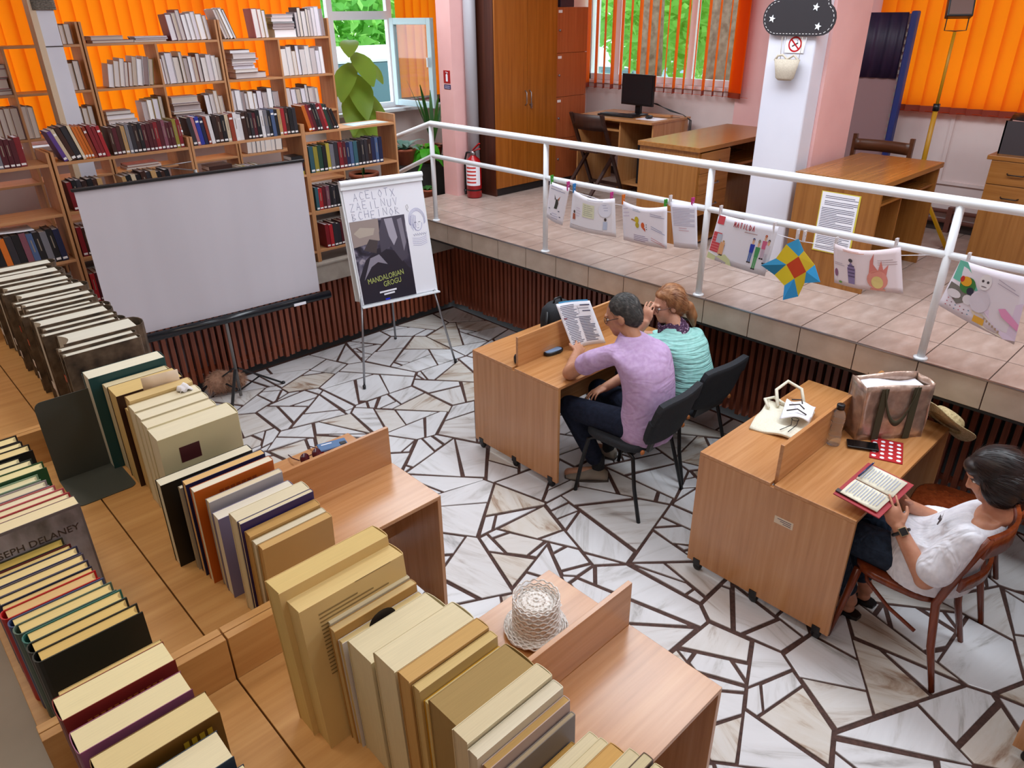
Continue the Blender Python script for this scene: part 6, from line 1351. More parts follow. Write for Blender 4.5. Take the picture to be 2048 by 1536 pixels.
remesh(g, 'blouse', cloth('white_linen', '#d8d8e0', '#e9e8ee', 6, .5, (2.2, 1, .7)), w3, .007, 6)
g = G()
for a, b, c in ((HIPL, KL, AL), (HIPR, KR, AR)): chain(g, [a, b], [.10, .075]); chain(g, [b, V(b).lerp(V(c), .8)], [.07, .055])
eb(g, (3.13, .60, .53), (.19, .15, .08)); remesh(g, 'trousers', cloth('dark_denim', '#1e2634', '#2a3444', 12, .4), w3, .008, 3)
for c in (AL, AR):
    t = link('sandal', None, w3); h_ = V((c[0], c[1]-.06, 0)); e_ = V((c[0]+.03, c[1]+.18, 0)); g = G(); d = (e_-h_).normalized(); s_ = V((-d.y, d.x, 0))
    g.prism([(h_.lerp(e_, f)+s_*w_)[:2] for f, w_ in ((0, .02), (.1, .032), (.4, .036), (.75, .045), (1, .02), (1, -.02), (.75, -.045), (.4, -.036), (.1, -.032), (0, -.02))], 0, .022); g.build('sole', M_black, t)
    for f in (.35, .55, .75): G().tube([h_.lerp(e_, f)+s_*(.045*math.cos(a))+V((0, 0, .015+.05*math.sin(a)*(1.2-f*.6))) for a in [PI*q/10 for q in range(11)]], .006, 6).build('strap', M_black, t)
Mh3 = noisy('dark_brown_hair', [(.3, '#150d0c'), (.6, '#241614'), (.85, '#3a2420')], 30, .4, stretch=(1, 1, .3)); hp = [((0, -.02, .035), (.092, .108, .098)), ((0, -.055, -.035), (.090, .075, .085)), ((.062, -.005, -.03), (.034, .07, .085)), ((-.062, -.005, -.03), (.034, .07, .085)), ((0, .055, .065), (.06, .04, .035))]
g = G(); hair_cap(g, HC, HR, 1, hp); hr_ = remesh(g, 'hair', Mh3, w3, .006, 2); hair_strands('hair_strands', Mh3, hr_, HC, HR, hp, 3200, .055, 1, 7, lambda p: p.y < .06)
wt = link('wristwatch', None, w3); wd = (V(WL)-V(EL)).normalized(); wp = V(EL).lerp(V(WL), .90); sx = wd.cross(V((0, 0, 1))).normalized(); sy = sx.cross(wd)
G().tube([wp+(sx*math.cos(a)+sy*math.sin(a))*.034 for a in [2*PI*q/18 for q in range(19)]], .0075, 8, cap=False).build('strap', M_black, wt)
fc_ = (V((-.72, -.45, .55))-wd*V((-.72, -.45, .55)).dot(wd)).normalized(); Rw = Matrix((wd, fc_.cross(wd), fc_)).transposed(); G().obox(wp+fc_*.040, (.038, .034, .011), Rw).build('case', mat('gold_case', '#b09a72', .3, metal=.8), wt, bevel=.004); G().obox(wp+fc_*.0462, (.032, .028, .001), Rw).build('screen', M_black, wt)
br = thing('butterfly_brooch', 'dark brown butterfly brooch on the white blouse', 'brooch', (3.02, .565, .815))
for s_ in (-1, 1):
    for L, dz in ((.038, .5), (.03, -.4)): G().add([V((0, 0, 0)), V((s_*L*.6, .006, L*(dz+.5))), V((s_*L, .008, L*dz)), V((s_*L*.5, .006, L*(dz-.4)))], [(0, 1, 2, 3)]).build('wing', mat('brooch_brown', '#3a1f18', .3), br)
G().tube([(0, .006, -.014), (0, .008, .016)], .003, 6).build('body', M_edge, br)
G().tube([V(WR)+V((-.01, .03, .05))+V((.011*math.cos(a), 0, .011*math.sin(a))) for a in [2*PI*q/12 for q in range(13)]], .002, 6, cap=False).build('ring', mat('gold', '#c9a24a', .25, metal=.9), w3)
# ================================================================== THINGS ON THE DESKS
TZ = .7455
# large sheet held by the man (curved paper with print)
bs = thing('large_sheet', 'large printed sheet with notes propped against desk divider', 'paper sheet', (3.31, 2.93, TZ))
def shp(a, q): return V((.245*a-.085*q+.0, -.075*a+.085*q+.03*math.sin(a*PI)*(1-.4*q), .005+.325*q-.02*a*q))
G().grid(shp, 10, 10, thick=.0012).build('paper', M_paper, bs)
def shl(a0, a1, q0, q1, m=M_ink, nm='print_line'):
    G().grid(lambda a, q: shp(a0+(a1-a0)*a, q0+(q1-q0)*q)+V((-.22, -.80, .35)).normalized()*.0022, 4, 1).build(nm, m, bs)
rnd = random.Random(9)
for k in range(24):
    a0 = .08+.03*(k % 3 == 0); a1 = rnd.uniform(.42, .52) if k > 8 else rnd.uniform(.5, .6); shl(a0, a1, .93-k*.036, .942-k*.036)
    if k > 7: shl(.56, rnd.uniform(.8, .93), .93-k*.036, .945-k*.036)
shl(.62, .9, .84, .848); shl(.62, .625, .72, .9); shl(.70, .95, .90, .925); shl(.72, .92, .77, .79); shl(.08, .2, .66, .672, M_red); shl(.1, .95, 1.0, 1.03, mat('blue_strip', '#4aa3d8', .5), 'blue_edge')
gc = thing('glasses_case', 'open black glasses case with pale blue lining by the divider', 'glasses case', (3.19, 3.0, TZ), math.radians(-8)); Mg = mat('case_lining', '#7d93b4', .7)
G().loft([[V((.075*k*math.copysign(abs(math.cos(a))**.7, math.cos(a)), .035*k*math.copysign(abs(math.sin(a))**.7, math.sin(a)), z_)) for a in [2*PI*q/24 for q in range(24)]] for k, z_ in ((.85, 0), (1, .01), (1, .024))]).build('tray', M_black, gc)
G().loft([[V((.066*k*math.copysign(abs(math.cos(a))**.7, math.cos(a)), .028*k*math.copysign(abs(math.sin(a))**.7, math.sin(a)), z_)) for a in [2*PI*q/24 for q in range(24)]] for k, z_ in ((1, .0245), (.98, .026))]).build('lining', Mg, gc)
G().loft([[V((.075*k*math.copysign(abs(math.cos(a))**.7, math.cos(a)), .037+d_, .03+.034+.034*k*math.copysign(abs(math.sin(a))**.7, math.sin(a)))) for a in [2*PI*q/24 for q in range(24)]] for k, d_ in ((1, 0), (1, .014), (.8, .022))]).build('lid', M_black, gc)
bp_ = thing('black_backpack', 'small black backpack standing behind the desk divider', 'backpack', (3.45, 3.21, TZ))
G().loft([[V((.125*k*math.copysign(abs(math.cos(a))**.6, math.cos(a)), .075*k*math.copysign(abs(math.sin(a))**.6, math.sin(a)), z_)) for a in [2*PI*q/26 for q in range(26)]] for k, z_ in ((.8, 0), (1, .03), (1.02, .13), (.92, .20), (.6, .235))]).build('body', M_seat, bp_)
G().loft([[V((.09*k*math.copysign(abs(math.cos(a))**.6, math.cos(a)), -.075-.02*k*(1 if math.sin(a) < 0 else .2)*abs(math.sin(a)), .08+.06*math.sin(a)*k)) for a in [2*PI*q/20 for q in range(20)]] for k in (1, .6)]).build('front_pocket', M_seat, bp_); G().tube([(-.04, 0, .23), (-.03, 0, .265), (.03, 0, .265), (.04, 0, .23)], .007, 8).build('handle', M_black, bp_); G().tube([(-.12, -.02, .2), (-.15, -.04, .1), (-.16, -.03, .015)], .01, 8).build('strap', M_black, bp_)
tag(G().lathe([(.026, 0), (.03, .01), (.03, .04), (.024, .052)], 16).ell((0, 0, .052), (.02, .02, .012)).build('small_black_case', M_black, None, (2.93, 3.06, TZ)), 'small round black case at the divider end on shared desk', 'case')
# tote bag lying flat with white cap on it
tb = thing('tote_bag', 'cream canvas tote bag lying flat with looped handle', 'bag', (3.43, 1.50, TZ), math.radians(14)); Mt = noisy('cream_canvas', [(.3, '#d9d3be'), (.7, '#e8e2d0')], 120, .9)
G().grid(lambda a, q: V(((a-.5)*.36, (q-.5)*.26, .012+.012*math.sin(a*7+q*3)*math.sin(q*5)+.006*math.sin(a*PI))), 18, 14, thick=.010).build('bag_cloth', Mt, tb)
G().tube([(.12, .06, .02), (.22, .10, .07), (.30, .06, .10), (.30, -.02, .07), (.22, -.06, .02)], .010, 8).build('handle', Mt, tb); G().tube([(.08, .1, .02), (.15, .14, .03), (.19, .10, .035), (.15, .02, .025)], .009, 8).build('handle', Mt, tb)
wcp = thing('white_cap', 'crumpled white cloth with grey pattern on the tote bag', 'cloth', (3.50, 1.455, TZ+.04), .3)
G().grid(lambda a, q: V(((a-.5)*.22, (q-.5)*.15, .018+.026*math.sin(a*5+1)*math.sin(q*4)+.012*math.sin(a*11)*math.cos(q*7))), 18, 14, thick=.004).build('cloth', M_paper, wcp)
for k in range(3): G().tube([(-.08+.06*k, -.05+.02*k, .045), (-.05+.06*k, .0, .052), (-.08+.07*k, .05, .045)], .004, 6).build('dark_pattern', M_edge, wcp)
sg = thing('eyeglasses', 'thin dark eyeglasses lying on the tote bag', 'eyeglasses', (3.36, 1.42, TZ+.032)); G().tube([(-.08, .02, .003), (0, 0, .006), (.07, .03, .004)], .0022, 6).build('temple', M_black, sg); G().tube([(-.07, -.02, .003), (.02, -.02, .006), (.08, 0, .004)], .0022, 6).build('temple', M_black, sg); G().tube([(.075+.018*math.cos(a), .015+.02*math.sin(a), .006) for a in [2*PI*q/12 for q in range(13)]], .0018, 6, cap=False).build('rim', M_black, sg)
# water bottle
wb = thing('water_bottle', 'clear plastic water bottle with black cap by the divider', 'bottle', (3.40, 1.205, TZ))
mgl = mat('clear_plastic', '#e9eef2', .08, trans=.92); mgl.node_tree.nodes['Principled BSDF'].inputs['IOR'].default_value = 1.12
G().lathe([(.03, 0), (.034, .008), (.033, .05), (.029, .09), (.033, .13), (.033, .16), (.028, .185), (.017, .20), (.017, .212)], 20).build('body', mgl, wb); G().lathe([(.0195, .206), (.0195, .232), (.016, .234)], 16).build('cap', M_black, wb)
for z_ in (.03, .06, .14): G().lathe([(.0345, z_), (.0345, z_+.004)], 20, cap=False).build('rib_ring', mgl, wb)
# copper shopping bag
sbg = thing('shopping_bag', 'metallic copper shopping bag with olive straps on the desk', 'bag', (3.70, 1.085, TZ), math.radians(-38)); Mcp = noisy('copper_foil', [(.35, '#a58c7e'), (.6, '#c2a898'), (.8, '#dcc8ba')], 18, .3, 5, .5, metal=.6)
Lb, Wb, Hb = .36, .15, .31
def side(p0, p1, nm): 
    p0 = V(p0); p1 = V(p1); nn = V((p1.y-p0.y, -(p1.x-p0.x), 0)).normalized()
    G().grid(lambda a, q: p0.lerp(p1, a)+nn*(.008*math.sin(a*9+q*5)*math.sin(q*PI))+V((0, 0, Hb*q+.006*math.sin(a*5)*q)), 12, 8, thick=.003).build(nm, Mcp, sbg)
side((-Lb/2, -Wb/2, 0), (Lb/2, -Wb/2, 0), 'front_panel'); side((Lb/2, Wb/2, 0), (-Lb/2, Wb/2, 0), 'back_panel'); side((Lb/2, -Wb/2, 0), (Lb/2, Wb/2, 0), 'side_panel'); side((-Lb/2, Wb/2, 0), (-Lb/2, -Wb/2, 0), 'side_panel')
G().box(-Lb/2, Lb/2, -Wb/2, Wb/2, 0, .004).build('bottom', Mcp, sbg); G().grid(lambda a, q: V(((a-.5)*Lb*.92, (q-.5)*Wb*.9, Hb-.035+.012*math.sin(a*6))), 8, 4, thick=.002).build('white_lining', M_paper, sbg)
Mo = mat('olive_webbing', '#3f3a26', .8)
for y_, s_ in ((-Wb/2-.007, 1), (Wb/2+.007, -1)):
    for x_ in (-.085, .085): G().box(x_-.018, x_+.018, min(y_, y_-.004*s_), max(y_, y_-.004*s_), .004, Hb-.01).build('strap', Mo, sbg)
    G().grid(lambda a, q: V((-.085+.17*a, y_-s_*(.006+.012*math.sin(a*PI)), Hb-.015-.19*math.sin(a*PI)**.7+(.032*(q-.5)))), 16, 1, thick=.003).build('handle', Mo, sbg)
# phone on red polka-dot cloth
def dotcloth(name, label, x, y, z, rz, w_, h_):
    t = thing(name, label, 'cloth', (x, y, z), rz); f = lambda a, q: V(((a-.5)*w_, (q-.5)*h_, .004+.0025*math.sin(a*6)*math.sin(q*5)))
    G().grid(f, 10, 8, thick=.003).build('cloth', mat('red_cotton', '#b3141c', .8), t)
    for i in range(5):
        for j in range(4):
            a, q = (i+.5+.25*(j % 2))/5.3, (j+.5)/4; c = f(a, q)+V((0, 0, .0006)); G().add([c+V((.011*math.cos(b), .011*math.sin(b), 0)) for b in [2*PI*k/10 for k in range(10)]], [tuple(range(10))]).build('white_dot', M_paper, t)
    return t
dotcloth('polka_dot_cloth', 'red cloth with white polka dots beside the black phone', 3.53, .985, TZ, math.radians(20), .22, .15)
def phone(label, x, y, z, rz, m, cam=False):
    t = thing('mobile_phone', label, 'phone', (x, y, z), rz); G().box(-.075, .075, -.037, .037, 0, .009).build('body', m, t, bevel=.004); G().box(-.071, .071, -.034, .034, .009, .0095).build('back_glass' if cam else 'screen', m if cam else mat('phone_screen', '#0c0c0e', .08), t)
    if cam: G().box(-.068, -.035, .0, .03, .0095, .013).build('camera_module', M_black, t, bevel=.002); G().box(.0, .055, -.02, -.012, .0096, .0098).build('lettering_strip', M_paper, t)
    return t
phone('black mobile phone lying partly on the red cloth', 3.475, 1.085, TZ+.008, math.radians(-62), M_black)
# hat hung behind the copper bag
def hat(name, label, x, y, z, R, brim, crown, hgt_, m, droop, flower=False, lace=False):
    t = thing(name, label, 'hat', (x, y, z)); t.rotation_euler = R; n = 40
    prof = [(crown*.05, hgt_), (crown*.55, hgt_*.985), (crown*.85, hgt_*.90), (crown*.98, hgt_*.7), (crown, hgt_*.35), (crown*1.03, .02)]
    G().lathe(prof, n, cap=True).build('crown', m, t)
    G().loft([[V((r*math.cos(a), r*math.sin(a), z_+.012*math.sin(a*3)*(r-crown)/(brim-crown+.001))) for a in [2*PI*k/n for k in range(n)]] for r, z_ in ((crown*1.0, .025), (crown*1.15, .012), ((crown+brim)/2, .012-droop*.4), (brim, .018-droop), (brim-.002, .013-droop), (crown*1.1, .006))], 0, False).build('brim', m, t)
    if lace:
        for k in range(13):                # crocheted rounds
            f = k/12; r = crown*(1.03-.05*f) if f < .6 else crown*(1.0-.9*((f-.6)/.4)**1.6); z_ = .03+hgt_*.97*min(1, f/.62) if f < .6 else hgt_*(.93+.07*((f-.6)/.4)); 
            G().tube([(r*1.005*math.cos(a), r*1.005*math.sin(a), z_+.004*math.sin(a*16+k*PI)) for a in [2*PI*q/96 for q in range(97)]], .0032, 5, cap=False).build('crochet_round', m, t)
        for k in range(4):
            r = crown*1.1+(brim-crown*1.1)*k/3; G().tube([(r*math.cos(a), r*math.sin(a), .018-droop*(k/3)+.004*math.sin(a*20+k*PI)) for a in [2*PI*q/120 for q in range(121)]], .0032, 5, cap=False).build('crochet_round', m, t)
    if flower:
        for k in range(7): leaf(G(), (crown*.86, crown*.5, hgt_*.45), (math.cos(k*.9)*.6+.5, math.sin(k*.9)*.6+.3, .5+.5*math.sin(k*1.7)), .035, .014, .2).build('flower_petal', m, t)
    return t
Mhat = noisy('crochet_white', [(.38, '#cfc2b8'), (.46, '#e9e3dd'), (.7, '#f4f1ed')], 130, .85, bump=.4)
hat('crocheted_hat', 'white crocheted sun hat with flower on the near desk', 1.395, 1.375, TZ+.008, (0, 0, -.6), .115, .082, .135, Mhat, .006, True, True)
Mst = noisy('straw', [(.35, '#a8946a'), (.65, '#c9b68a')], 80, .8, bump=.6)
hat('straw_hat', 'pale straw sun hat leaning behind the copper bag', 3.915, .86, .80, (.25, .75, 0), .16, .085, .07, Mst, .0, False, False)
# notebook held by the woman in white
nb = thing('notebook', 'open red notebook with handwriting held over the desk edge', 'notebook', (3.015, .853, .832))
ex_ = V((.2215, -.0225, .04)).normalized(); ey_ = V((.13, .188, .03)); ey_ = (ey_-ex_*ey_.dot(ex_)).normalized(); en_ = ex_.cross(ey_); RN = Matrix((ex_, ey_, en_)).transposed()
G().obox(en_*-.006, (.285, .215, .006), RN).build('cover', mat('notebook_red', '#9c1a26', .5), nb, bevel=.001)
for s_ in (-1, 1):
    pg_ = G().grid(lambda a, q: ex_*(s_*(.003+.122*a))+ey_*((q-.5)*.172)+en_*(.003+.008*math.sin(min(1, a*1.6)*PI*.5)*(1-.5*a)), 8, 2, thick=.004 if s_ > 0 else -.004).build('page', mat('ivory_page', '#e8e2cc', .8), nb)
    for k in range(12):
        L_ = .095-.02*((k*7) % 3)/2; c = ex_*(s_*.062)+ey_*(.07-.0125*k)+en_*.0128; G().obox(c, (L_, .0035, .0006), RN).build('handwriting_line', mat('pale_ink', '#9aa0b4', .8), pg_)
G().obox(ex_*-.115+ey_*.055+en_*.0005, (.02, .106, .009), RN).build('elastic_band', M_edge, nb)
pn = thing('pen', 'dark blue pen clipped on the open notebook', 'pen', V((3.015, .853, .832))+ex_*.07+ey_*.08+en_*.016); G().tube([ex_*-.06, ex_*.06], .0042, 8).build('barrel', mat('pen_blue', '#26305c', .3), pn); G().tube([ex_*.06, ex_*.072], [.004, .001], 8).build('tip', M_steel, pn)
# desk 3: sunglasses, phone, cloth
dotcloth('polka_dot_cloth', 'red polka-dot cloth under the blue phone on middle desk', 1.50, 2.93, TZ, math.radians(-15), .2, .13)
phone('blue mobile phone with camera lying on middle desk', 1.53, 3.0, TZ+.008, math.radians(165), mat('blue_phone', '#5f7fa8', .15), True)
gs = thing('sunglasses', 'dark red sunglasses beside the blue phone', 'sunglasses', (1.38, 2.96, TZ)); Mr = mat('dark_red_frame', '#4a1620', .2)
for s_ in (-1, 1): G().lathe([(.026, 0), (.028, .004), (.026, .008)], 18).build('lens', Mr, gs, (s_*.033, 0, .03), (PI/2-.3, 0, .2)); G().tube([(s_*.06, 0, .03), (s_*.068, .06, .02), (s_*.06, .12, .008)], .003, 6).build('temple', Mr, gs)
G().tube([(-.008, 0, .034), (.008, 0, .034)], .003, 6).build('bridge', Mr, gs)

# ================================================================== CLOTHES-LINE OF DRAWINGS ON THE RAILING
XL = 4.04
ln = thing('string_line', 'thin white string tied along the middle rail', 'string', (XL, 5.336, 1.60))
G().tube([(.03, -1.4, .03), (.0, -1.55, -.01), (0, -2.1, -.055), (0, -2.6, -.03), (.03, -2.83, .03), (0, -3.1, -.02), (0, -3.5, -.045), (0, -4.0, -.02), (.03, -4.245, .03), (0, -4.6, -.02), (0, -5.5, -.04)], .0022, 5).build('cord', M_paper, ln)
MC = {}
def cm(c):
    if c not in MC: MC[c] = mat('crayon_'+c.strip('#'), c, .75)
    return MC[c]
def peg(col, label, y, z, tilt=0.0):
    t = thing('clothes_peg', label, 'clothes peg', (XL-.006, y, z), 0, 'pegs on the drawing line'); t.rotation_euler = (tilt, 0, 0)
    for s_ in (-1, 1): G().add([(s_*.008, -.006, -.036), (s_*.008, .006, -.036), (s_*.012, .006, .030), (s_*.012, -.006, .030), (s_*.002, -.006, -.036), (s_*.002, .006, -.036), (s_*.005, .006, .030), (s_*.005, -.006, .030)], [(0, 1, 2, 3), (7, 6, 5, 4), (0, 4, 5, 1), (3, 2, 6, 7), (0, 3, 7, 4), (1, 5, 6, 2)]).build('jaw', col, t)
    G().lathe([(.004, -.007), (.004, .007)], 8).build('spring', M_steel, t, (0, 0, 0), (PI/2, 0, 0))
class Sheet:
    """hanging sheet: corners TL TR BL BR as (y, z) on the railing plane, bow = outward curl"""
    def __init__(s, name, label, TL, TR, BL, BR, bow, col='#ece9f2', cat='drawing'):
        s.o = V((XL-.012, TL[0], TL[1])); s.c = [V((0, p[0]-TL[0], p[1]-TL[1])) for p in (TL, TR, BL, BR)]; s.bow = bow
        s.t = thing(name, label, cat, s.o); G().grid(lambda a, q: s.p(a, q), 12, 8, thick=.0008).build('paper', mat('sheet_'+col.strip('#'), col, .75), s.t)
    def p(s, a, q, d=0):                   # a left-right, q bottom-top
        c = s.c; v = (c[2].lerp(c[3], a)).lerp(c[0].lerp(c[1], a), q); b = s.bow(a, q); sag = -.018*math.sin(a*PI)*q*abs(b[1]) if len(b) > 1 else 0
        return v+V((-b[0]-d, 0, sag))
    def rect(s, a0, a1, q0, q1, col, nm='colour_area', d=.0016, n=3): G().grid(lambda a, q: s.p(a0+(a1-a0)*a, q0+(q1-q0)*q, d), n, 1).build(nm, cm(col), s.t)
    def poly(s, pts, col, nm='colour_area', d=.0018): G().add([s.p(a, q, d) for a, q in pts], [tuple(range(len(pts)))]).build(nm, cm(col), s.t)
    def disc(s, a, q, ra, rq, col, nm='colour_area', n=14, d=.002): s.poly([(a+ra*math.cos(2*PI*k/n), q+rq*math.sin(2*PI*k/n)) for k in range(n)], col, nm, d)
    def lines(s, a0, a1, q0, dq, n, col, nm='text_line', sl=0):
        for k in range(n): w_ = 1 if k % 3 else .8; G().grid(lambda a, q: s.p(a0+(a1-a0)*w_*a, q0-dq*k+.012*q+sl*a, .0016), 4, 1).build(nm, cm(col), s.t)
    def word(s, w_, a, q, size, col, sl=0):
        for i, ch in enumerate(w_):
            g = G()
            for st in LET2[ch]: g.tube([s.p(a+(i+x*.72)*size[0], q+y*size[1]+sl*i, .002) for x, y in st], .0022, 4, cap=False)
            g.build('letter', cm(col), s.t)
LET2 = dict(LET); LET2.update({'M': [[(0, 0), (.1, 1), (.4, .3), (.7, 1), (.8, 0)]], 'D': [[(0, 0), (0, 1), (.7, .6), (.6, .1), (0, 0)]], 'S': [[(.8, .9), (.2, 1), (.1, .6), (.7, .4), (.6, 0), (0, .1)]]})
def person_doodle(S, a, q, h, shirt, legs, hair, hat=None):
    S.disc(a, q+h*.86, .018, h*.10, '#e2b493', 'drawn_head'); S.disc(a, q+h*.95, .019, h*.06, hair, 'drawn_hair')
    S.poly([(a-.03, q+h*.42), (a+.03, q+h*.42), (a+.036, q+h*.76), (a-.036, q+h*.76)], shirt, 'drawn_shirt')
    for s_ in (-1, 1): S.poly([(a+s_*.004, q+.03), (a+s_*.024, q+.03), (a+s_*.027, q+h*.43), (a+s_*.002, q+h*.43)], legs, 'drawn_leg'); S.disc(a+s_*.016, q+.02, .016, .016, '#2a2424', 'drawn_shoe')
fl0 = lambda a, q: (.012*math.sin(a*PI)*(1-q*.5),)
S = Sheet('drawing_sheet', 'small white drawing of a dark cup with arms, leftmost on the line', (3.846, 1.619), (3.647, 1.599), (3.881, 1.344), (3.714, 1.307), fl0)
S.lines(.1, .85, .90, .07, 2, '#7a7aa0', sl=0); S.poly([(.42, .35), (.58, .36), (.62, .52), (.56, .62), (.46, .60), (.45, .48)], '#3a3a34', 'drawn_cup'); S.poly([(.46, .60), (.36, .72), (.40, .58)], '#4a3a30', 'drawn_arm'); S.poly([(.56, .62), (.66, .72), (.62, .58)], '#b06a44', 'drawn_arm')
for a, q in ((.15, .30), (.7, .32), (.8, .18), (.3, .16)): S.disc(a, q, .05, .012, '#55556c', 'scribble')
S.lines(.35, .7, .20, .06, 3, '#a8a8cc', 'scribble', .02)
S = Sheet('drawing_sheet', 'wide pale drawing with speech bubble and green-yellow text block', (3.614, 1.592), (3.221, 1.59), (3.637, 1.308), (3.191, 1.319), lambda a, q: (.03*math.sin(a*PI)*(1-q*.3), 1.6), '#e6e3ea')
S.rect(.30, .58, .42, .80, '#d9dabd', 'tinted_block'); S.lines(.33, .54, .75, .055, 6, '#8a8a86'); S.disc(.80, .70, .13, .20, '#dfe0ee', 'speech_bubble', 20); S.lines(.72, .86, .82, .07, 4, '#8f96bc'); S.poly([(.06, .26), (.13, .27), (.125, .42), (.065, .42)], '#a8583c', 'drawn_figure'); S.disc(.095, .47, .022, .04, '#4a2e26', 'drawn_head'); S.poly([(.76, .16), (.84, .16), (.85, .38), (.77, .38)], '#b9c4dc', 'drawn_figure'); S.disc(.81, .44, .025, .045, '#4a3a36', 'drawn_head'); S.lines(.14, .26, .6, .07, 4, '#c9b2cc', 'scribble'); S.lines(.02, .95, .11, .03, 1, '#b6a8a8'); S.lines(.40, .85, .93, .03, 1, '#a8a4b4')
S = Sheet('drawing_sheet', 'wide drawing with yellow and orange birds', (3.158, 1.585), (2.766, 1.612), (3.123, 1.314), (2.736, 1.334), lambda a, q: (.035*math.sin(a*2.2)*(1-q*.2), 1.4), '#e8e4ee')
S.disc(.36, .64, .05, .085, '#c9b62a', 'drawn_bird'); S.disc(.37, .50, .045, .075, '#b9a426', 'drawn_bird'); S.poly([(.22, .60), (.33, .58), (.40, .60), (.24, .64)], '#b98a4c', 'drawn_wing'); S.disc(.50, .52, .04, .08, '#d05a26', 'drawn_fish'); S.poly([(.49, .44), (.56, .36), (.55, .46)], '#c04a1e', 'drawn_tail')
for a, q in ((.58, .55), (.58, .49), (.585, .43)): S.disc(a, q, .01, .014, '#3a3a44', 'drawn_dot')
S.lines(.66, .95, .84, .05, 2, '#8f8aa8', sl=-.08); S.lines(.68, .96, .52, .06, 2, '#7f8cb4', sl=-.14); S.lines(.28, .62, .22, .045, 4, '#7a5f8c'); S.lines(.68, .96, .22, .06, 2, '#c87a7a', sl=-.12); S.lines(.27, .45, .9, .04, 2, '#9ab0c8'); S.lines(.03, .18, .8, .09, 3, '#b4a4c4', sl=.06)
S = Sheet('text_sheet', 'narrow white sheet with faint typed text, by the railing post', (2.762, 1.637), (2.561, 1.659), (2.701, 1.35), (2.519, 1.371), fl0, '#e9e8f4', 'paper sheet')
S.lines(.08, .92, .88, .035, 12, '#b4b2cc'); S.lines(.3, .7, .44, .05, 2, '#d0a8b4')
S = Sheet('drawing_sheet', 'drawing titled in red letters with red bricks and four people', (2.394, 1.622), (1.992, 1.616), (2.445, 1.334), (2.032, 1.303), lambda a, q: (.015*math.sin(a*PI),), '#e9e8f2')
S.rect(.02, .14, .80, .98, '#d8505a', 'brick_area'); S.rect(.01, .16, .18, .62, '#cf4a52', 'brick_area'); S.rect(.08, .17, .40, .60, '#b9c0d0', 'drawn_window', .0024); S.rect(.165, .25, .16, .44, '#e0a878', 'drawn_door', .002)
for k in range(6): S.rect(.01, .16, .22+k*.06, .228+k*.06, '#e8a0a4', 'mortar_line', .0021)
S.poly([(.0, .0), (.45, .0), (.40, .12), (.3, .20), (.15, .10), (.0, .14)], '#d3dba8', 'drawn_grass'); S.word('MATILDA', .32, .82, (.052, .11), '#b5303c'); S.lines(.52, .78, .76, .03, 1, '#b08a8a')
person_doodle(S, .22, .14, .34, '#4a5a9a', '#6a6a78', '#b08a3a'); person_doodle(S, .70, .17, .52, '#2a3fae', '#5a78b4', '#3a4a7a'); person_doodle(S, .79, .06, .62, '#4a9a5c', '#57a868', '#8a8a7a'); person_doodle(S, .87, .30, .50, '#d0668a', '#c9b0c4', '#c05a34'); person_doodle(S, .93, .22, .50, '#d8d4de', '#c8c4d0', '#4a4648')
# folded paper star
PT = dict(TOP=(1.853, 1.575), TLa=(1.918, 1.531), TRa=(1.808, 1.513), T=(1.829, 1.478), LT=(2.049, 1.378), LU=(1.968, 1.435), LL=(1.961, 1.334), Lc=(1.894, 1.415), RT=(1.675, 1.362), RU=(1.731, 1.448), RL=(1.771, 1.329), Rc=(1.769, 1.400), BT=(1.877, 1.200), BL=(1.889, 1.285), BR=(1.794, 1.241), Bc=(1.832, 1.344))
sr_ = thing('paper_star', 'folded paper star with blue tips, yellow panels and orange centre', 'paper star', (XL-.03, 1.84, 1.40))
def pp(k, d=0): return V((-d, PT[k][0]-1.84, PT[k][1]-1.40))
def facet(keys, col, dep, nm): G().add([pp(k, d) for k, d in zip(keys, dep)]+[pp(k, d-.0015) for k, d in zip(keys, dep)], [tuple(range(len(keys))), tuple(range(2*len(keys)-1, len(keys)-1, -1))]+[(i, (i+1) % len(keys), len(keys)+(i+1) % len(keys), len(keys)+i) for i in range(len(keys))]).build(nm, cm(col), sr_)
o_, m_ = .004, .018
facet(['Lc', 'T', 'Rc', 'Bc'], '#c8431a', [.012]*4, 'centre_square')
facet(['TOP', 'TRa', 'T', 'TLa'], '#2f8fbe', [.0, o_, .012, o_], 'blue_tip'); facet(['LT', 'LU', 'Lc', 'LL'], '#2b86b2', [m_, o_, .012, o_], 'blue_tip'); facet(['RT', 'RL', 'Rc', 'RU'], '#36a2e0', [m_, o_, .012, o_], 'blue_tip'); facet(['BT', 'BL', 'Bc', 'BR'], '#2f96d6', [m_, o_, .012, o_], 'blue_tip')
facet(['TLa', 'T', 'Lc', 'LU'], '#d8bd1c', [o_, .012, .012, o_], 'yellow_panel'); facet(['T', 'TRa', 'RU', 'Rc'], '#d2b52a', [.012, o_, o_, .012], 'yellow_panel'); facet(['Lc', 'Bc', 'BL', 'LL'], '#ecd82c', [.012, .012, o_, o_], 'yellow_panel'); facet(['Rc', 'RL', 'BR', 'Bc'], '#dcc428', [.012, o_, o_, .012], 'yellow_panel')
S = Sheet('drawing_sheet', 'pale pink drawing with red and yellow fire', (1.657, 1.585), (1.306, 1.635), (1.61, 1.366), (1.24, 1.394), lambda a, q: (.045*math.sin(a*PI)*(1 if a < .5 else .8), 1.2), '#e6d6da')
